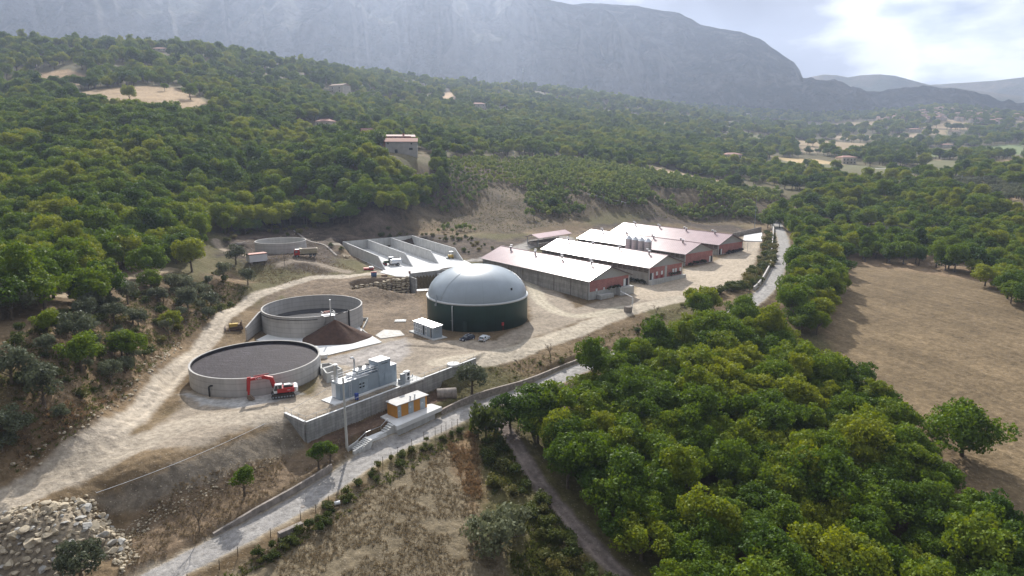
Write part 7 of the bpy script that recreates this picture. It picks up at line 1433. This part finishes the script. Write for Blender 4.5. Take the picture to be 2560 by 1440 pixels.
stones('loose_stones', [([(255,1330),(420,1240),(640,1165),(700,1130),(690,1155),(600,1205),(420,1290),(300,1370)], 900, .06, .32), ([(230,1255),(440,1175),(700,1060),(760,1120),(690,1160),(420,1240),(300,1290)], 500, .04, .14),
    ([(60,1190),(200,1090),(330,1000),(460,860),(440,840),(300,960),(150,1080),(0,1180)], 500, .08, .5), ([(560,610),(700,590),(780,580),(850,620),(850,650),(780,640),(640,640)], 250, .1, .4), ([(-20,1320),(0,1285),(130,1255),(225,1245),(262,1290),(320,1350),(330,1390),(262,1400),(215,1440),(-20,1445)], 1500, .12, .42), ([(200,1240),(330,1350),(345,1400),(300,1440),(230,1300)], 300, .1, .5),
    ([(1240,905),(1700,760),(1700,790),(1500,850),(1300,920)], 250, .08, .3), ([(960,700),(1060,700),(1060,780),(930,800),(860,740)], 250, .08, .3)], 3)
# ------------------------------------------------------------------ single trees and shrubs
def T1(kind, i, u, v, s, label, cat='tree', rz_=None, name=None, sz=1.0): p = G(u, v); return tree(kind, i, p.x, p.y, s, rz_ if rz_ is not None else (u * .37) % 6.28, label, cat, None, z=p.z, name=name, sz=sz)
_t = T1('oak', 2, 2405, 1140, 1.5, 'lone broad dark tree standing out in the dry field at right', sz=1.0); _t.location.z -= 1.6
T1('acacia', 0, 612, 1240, 1.35, 'small bushy-topped tree alone on the bank between the boulder heap and the concrete pole'); T1('acacia', 0, 797, 1172, 1.3, 'left one of two round-topped small trees below the retaining wall corner'); T1('acacia', 0, 826, 1165, 1.25, 'right one of two round-topped small trees below the retaining wall corner')
T1('olive', 1, 1180, 985, 1.5, 'dark slender tree beside the roadside wall at the right end of the terrace'); T1('shrub', 1, 1215, 1092, 2.3, 'dense green bush at the road corner above the rutted track', 'bush', sz=1.5)
_t = T1('olive', 1, 1252, 1372, 2.0, 'big silvery willow-like tree between the stubble field and the rutted track'); _t.location.z -= 2.6
T1('olive', 1, 205, 1452, 1.25, 'grey-green bush in front of the boulder heap', 'bush'); T1('oak', 1, 325, 257, 1.35, 'lone tree on the left edge of the upper dry clearing'); T1('oak', 0, 476, 249, 1.4, 'dark lone tree casting a shadow on the upper dry clearing'); T1('oak', 3, 412, 228, .8, 'small tree on the upper rim of the dry clearing'); T1('oak', 2, 1380, 528, 1.0, 'dark leafy tree standing among the young orchard trees')
T1('oak', 4, 480, 680, 1.15, 'broad leafy tree at the end of the earth path left of the site hut'); T1('olive', 0, 590, 660, 1.5, 'grey olive tree just left of the white site hut'); 
for u, v, s, lb in ((30,800,1.6,'grey olive tree at the far left edge below the wood'), (110,1010,1.5,'grey olive tree on the dry slope at far left'), (190,860,1.4,'olive tree on the slope below the earth path'), (320,760,1.3,'olive tree at the bend of the earth path'), (560,700,1.3,'olive tree above the dirt road, left of the bare shrub'), (620,712,1.2,'olive tree overlooking the curve of the dirt road'), (470,770,1.3,'round olive tree above the middle of the dirt road'), (30,960,1.4,'pale olive tree half out of the frame at left')): T1('olive', int(u) % 3, u, v, s, lb)
for u, v, s, lb in ((240,770,.75,'dark leafy tree on the slope under the earth path'), (320,905,.8,'leafy tree with a thin crown above the dirt road'), (205,930,.85,'yellow-green leafy tree on the dry slope'), (430,830,.6,'small leafy tree near the upper dirt road bank'), (380,730,.7,'leafy tree under the earth path bend'), (120,840,.6,'small leafy tree on the slope at left')): T1('oak', int(u) % 5, u, v, s, lb)
for u, v, h_, lb, mm in ((498,1330,6.0,'leafless little tree on the bank above the roadside wall',BARK), (712,665,5.5,'bare branching shrub between the site hut and the dirt road',BARK), (1425,1075,11,'dead grey tree at the edge of the wood by the rutted track',DEADW), (1455,1060,10,'second dead grey tree, pale and thin, in the wood edge',DEADW), (1300,925,4,'bare low tree on the bank above the roadside wall',BARK), (1375,905,5,'bare tree on the bank near the end of the roadside wall',BARK), (1760,770,4.5,'gnarled bare shrub at the yard edge',BARK), (1640,790,4,'bare shrub on the bank below the yard',BARK)):
    p = G(u, v); t = empty('bare_tree', tuple(p), u % 6, lb, 'tree'); bare_tree('b', h_, mm, u, 5 if mm is DEADW else 4, .75).build('branches', mm, t)
# shrubs: one object each on the near banks, up to the nearest few hundred
rgs = random.Random(12)
def shrubs(px, step, kinds, smin, smax, label, group, seed, thin=.0, cat='shrub', h=0):
    P = scatter(GP(px, h), step, seed, .45); n = 0
    P = P[_ld(P[:, 0], P[:, 1], ROADXY)[0] > ROAD_HW + .5]
    for b in BANDS: P = P[_ld(P[:, 0], P[:, 1], [tuple(p)[:2] for p in b[1]])[0] > b[2] + .4]
    if not len(P): return 0
    Zp = H(P[:, 0], P[:, 1])
    for (x, y), z in zip(P, Zp):
        if rgs.random() < thin or not in_view(x, y, z, 20): continue
        k = rgs.choice(kinds); s = rgs.uniform(smin, smax); tree(k, rgs.randrange(3), x, y, s, rgs.uniform(0, 6.3), label, cat, group, z=z - .05, sz=rgs.uniform(.75, 1.15)); n += 1
    return n
ns = 0
ns += shrubs([(0,860),(150,770),(330,720),(460,700),(560,690),(620,720),(520,800),(430,850),(330,960),(200,1060),(60,1150),(0,1180)], 3.4, ['shrub', 'shrub', 'olive'], .45, 1.25, 'scrubby bush on the dry slope left of the dirt road', 'bushes of the left slope', 1, .38)
ns += shrubs([(640,1392),(760,1322),(790,1300),(860,1222),(1000,1135),(1150,1068),(1165,1085),(1010,1160),(870,1255),(800,1335),(650,1420)], 1.8, ['shrub'], .4, .75, 'low green hedge bush between the road and the stubble field', 'hedge bushes along the stubble field', 2, .1)
ns += shrubs([(1190,1110),(1240,1060),(1262,1080),(1330,1200),(1440,1340),(1540,1470),(1440,1480),(1330,1400),(1240,1230)], 2.9, ['shrub'], .6, 1.25, 'dark green bush between the stubble field and the rutted track', 'bushes beside the rutted track', 3, .2)
ns += shrubs([(1860,700),(1905,640),(1918,585),(1932,590),(1935,650),(1915,690),(1880,725),(1800,740),(1720,745),(1730,735),(1830,722)], 2.9, ['shrub'], .8, 1.7, 'green bush along the edge of the barn yard', 'bushes edging the barn yard', 4, .15)
ns += shrubs([(820,620),(860,600),(1000,572),(1180,595),(1240,625),(1180,640),(1060,590),(900,596),(860,640)], 4.5, ['shrub'], .5, 1.0, 'low bush on the dark bank behind the feed bunker', 'bushes behind the feed bunker', 5, .5)
ns += shrubs([(1210,915),(1400,880),(1640,790),(1700,760),(1740,760),(1600,840),(1440,900),(1280,960)], 4.2, ['shrub'], .35, .8, 'dry low bush on the bank between the yard and the road', 'bushes on the bank below the yard', 6, .45)
ns += shrubs([(540,580),(700,545),(800,560),(780,590),(640,590),(560,620)], 4.5, ['shrub'], .6, 1.2, 'bush on the bare ground under the wood, behind the small tank', 'bushes behind the small tank', 7, .45)
print('shrubs', ns)
# dry tufts and stalks, uncountable
def tufts(name, areas, m_, seed, hgt, size, up=1.0):
    rn = np.random.RandomState(seed); X = []; 
    for px, n in areas:
        P = GP(px); xs = [p[0] for p in P]; ys = [p[1] for p in P]; x = rn.uniform(min(xs), max(xs), n * 3); y = rn.uniform(min(ys), max(ys), n * 3); k = (_pd(x, y, P) < 0) & (fbm(x / 5 + seed, y / 5, 3) > .40) & (_ld(x, y, ROADXY)[0] > ROAD_HW + .4); x, y = x[k][:n], y[k][:n]
        for b in BANDS: kk = _ld(x, y, [tuple(p)[:2] for p in b[1]])[0] > b[2]; x, y = x[kk], y[kk]
        X.append(np.stack([x, y, H(x, y)], -1))
    X = np.concatenate(X); nb_ = 7; Pn = np.repeat(X, nb_, 0); k = len(Pn); d = rn.normal(size=(k, 3)); d[:, 2] = np.abs(d[:, 2]) * up + .4; d /= np.linalg.norm(d, axis=1)[:, None]; Pn = Pn + d * np.array([.5, .5, .2]) * hgt * rn.rand(k, 1)
    s_ = np.cross(d, rn.normal(size=(k, 3))); s_ /= np.linalg.norm(s_, axis=1)[:, None]; L_ = hgt * (.5 + rn.rand(k, 1)); w_ = size * (.5 + rn.rand(k, 1))
    V = np.stack([Pn - s_ * w_ * .5, Pn + s_ * w_ * .5, Pn + d * L_ + s_ * w_ * .4, Pn + d * L_ - s_ * w_ * .4], 1).reshape(-1, 3); o = bpy.data.objects.new(name, np_mesh(name, V, np.arange(4 * k).reshape(-1, 4), [m_])); C.objects.link(o); tag(o, kind='stuff')
tufts('dry_grass', [([(0,900),(150,800),(330,740),(560,700),(620,720),(520,800),(430,870),(330,980),(200,1080),(0,1210)], 5200), ([(570,1428),(740,1338),(860,1240),(1040,1130),(1150,1078),(1190,1150),(1190,1250),(1260,1400),(1280,1500),(500,1500)], 4200), 
    ([(240,1340),(430,1215),(700,1140),(870,1115),(870,1145),(600,1290),(430,1395),(300,1420)], 1800), ([(1210,915),(1400,880),(1640,790),(1740,752),(1600,850),(1440,905),(1280,965)], 2500), ([(640,640),(840,650),(900,680),(700,715),(600,700)], 1400), ([(1000,440),(1900,500),(1880,560),(1500,530),(1280,585),(1050,560)], 5000)], DRY, 5, .28, .07)
tufts('rusty_grass', [([(1115,1095),(1185,1075),(1198,1160),(1212,1300),(1165,1240)], 420), ([(0,1080),(100,1040),(250,1000),(330,960),(200,1060),(60,1160)], 260)], RUST, 6, .5, .12)
tufts('green_weeds', [([(0,900),(150,800),(330,740),(560,700),(620,720),(520,800),(430,870),(330,980),(200,1080),(0,1210)], 2200), ([(1195,1110),(1250,1060),(1440,1330),(1560,1480),(1300,1480),(1240,1260)], 2600), ([(560,1440),(760,1330),(1150,1075),(1160,1095),(780,1350),(600,1450)], 1200), ([(1040,570),(1300,430),(1900,500),(1880,545),(1500,530),(1280,580)], 3500), ([(1210,915),(1400,880),(1640,790),(1740,752),(1600,850),(1440,905),(1280,965)], 700)], SHRUB, 9, .4, .13)
# ------------------------------------------------------------------ young orchard in rows
OP = GP([(1000,575),(1040,490),(1090,405),(1200,396),(1440,400),(1700,445),(1960,485),(1905,560),(1800,545),(1560,520),(1400,545),(1280,575),(1180,580)])
rn = np.random.RandomState(2); ca, sa = math.cos(R(35)), math.sin(R(35)); xs = [p[0] for p in OP]; ys = [p[1] for p in OP]; gx, gy = np.meshgrid(np.arange(-400, 400, 3.6), np.arange(-400, 400, 2.9)); cxo, cyo = np.mean(xs), np.mean(ys)
x = cxo + gx * ca - gy * sa + rn.normal(size=gx.shape) * .45; y = cyo + gx * sa + gy * ca + rn.normal(size=gx.shape) * .35; k = _pd(x, y, OP) < 0; x, y = x[k], y[k]
u_, v_ = to_px(x, y, H(x, y)); dens = fbm(x / 25 + 4, y / 25, 3) + .13 * np.clip((u_ - 1300) / 200, -.25, 1) + .14 * np.clip((480 - v_) / 50, -1, 1); k = (dens > .42) & (rn.rand(len(x)) < .93) & (_ld(x, y, ROADXY)[0] > 5); x, y, u_ = x[k], y[k], u_[k]
P = np.stack([x, y, np.where(u_ > 1300, 1.25, .95) * rn.uniform(.6, 1.25, len(x))], -1); r_ = P[:, 2] / np.hypot(P[:, 0], P[:, 1]); od = np.argsort(-r_); P = P[od]; print('saplings', len(P))
Zp = H(P[:, 0], P[:, 1])
for (x, y, s), z in zip(P[:290], Zp[:290]): tree('sapling', rgs.randrange(2), x, y, s * 1.45, rgs.uniform(0, 6.3), 'slim young fruit tree in the orchard above the barns', 'tree', 'young trees of the orchard', z=z)
if len(P) > 290: P[:, 2] *= 1.45; stuff_forest('orchard_trees', P[290:], 'sapling')
# pale irrigation pipe in the orchard
A, B = G(1468, 487), G(1572, 512); m = MB()
for k in range(10): a_, b_ = A.lerp(B, k / 10), A.lerp(B, (k + 1) / 10); a_.z = Hs(a_.x, a_.y) + .7; b_.z = Hs(b_.x, b_.y) + .7; m.bar(a_, b_, .5)
tag(m.build('water_pipe', WHITEP), 'pale pipe crossing the orchard above the farthest barns', 'pipe')
# olive grove on the valley slope at right, rows
for (px, st, sd2, lb, gp, sc_) in (([(2330,475),(2420,450),(2560,470),(2560,520),(2420,500)], 8, 5, 'rounded olive tree in the dry grove at the right edge of the valley', 'olive trees of the dry grove', 1.4), ([(0,240),(180,240),(260,262),(150,278),(0,275)], 5, 6, 'grey olive tree in the grove left of the upper dry clearing', 'olive trees left of the clearing', 1.2), ([(2120,585),(2300,575),(2420,560),(2500,580),(2300,625),(2150,620)], 8, 8, 'olive tree in the brown plot beyond the dry field', 'olive trees beyond the dry field', 1.3)):
    P = scatter(GP(px), st, sd2, .15)
    for x, y in P[:110]: tree('olive', rgs.randrange(3), x, y, sc_ * rgs.uniform(.75, 1.15), rgs.uniform(0, 6.3), lb, 'tree', gp)
# ------------------------------------------------------------------ fence posts along the stubble field
for k, (u, v) in enumerate(((470,1462),(549,1425),(595,1393),(677,1345),(752,1300),(790,1285),(822,1262),(930,1188),(957,1163),(978,1150),(995,1138),(1030,1118),(1060,1100),(1088,1088),(1103,1082),(1115,1077),(1130,1073),(1144,1066))):
    p = G(u, v); t = empty('fence_post', tuple(p), 0, 'thin wooden fence post in the hedge along the stubble field', 'post', 'fence posts along the stubble field'); m = MB(); m.tube([(0, 0, -.3), (.04 * math.sin(k), .03, 1.7)], [.07, .05], 6); m.build('stake', BARK, t)
p = G(700, 1348); m = MB(); d = (G(748, 1322) - p); rz_ = math.atan2(d.y, d.x); m.box((1.8, 0, -.5), (4.0, .8, 1.7)); o = m.build('stone_abutment', CONCO, None, bevel=.05); o.location = tuple(p); o.rotation_euler = (0, 0, rz_); tag(o, 'old concrete block in the hedge beside the road', 'abutment')
p = G(836, 1263); m = MB(); m.tube([(0, 0, .3), (.9, .3, .35)], .32, 14); o = m.build('white_pipe_end', WHITEP); o.location = tuple(p); tag(o, 'short white pipe end lying in the hedge', 'pipe')
p = G(757, 1267); m = MB(); m.lathe([(.01, .03), (.35, .03), (.36, -.1)], 20); o = m.build('manhole_cover', CONCO); o.location = tuple(p + Vector((0, 0, .02))); tag(o, 'round manhole cover set in the road edge', 'manhole')
# overhead cable from the pole to the lower left
P0 = Vector((pl.location.x, pl.location.y, -6.3 + PH)); P1 = Vector((-46, 62, 6.0)); pts = []
A = PY(240, 1232, 86) ; B = PY(712, 1033, 118)
for k in range(25): t = k / 24; p = A.lerp(B, t); p.z -= .8 * 4 * t * (1 - t); pts.append(p)
pts.append(P0); m = MB(); m.tube(pts, .035, 5); tag(m.build('overhead_cable', WHITEP), 'thin pale cable slung from the concrete pole down over the stony bank', 'cable')
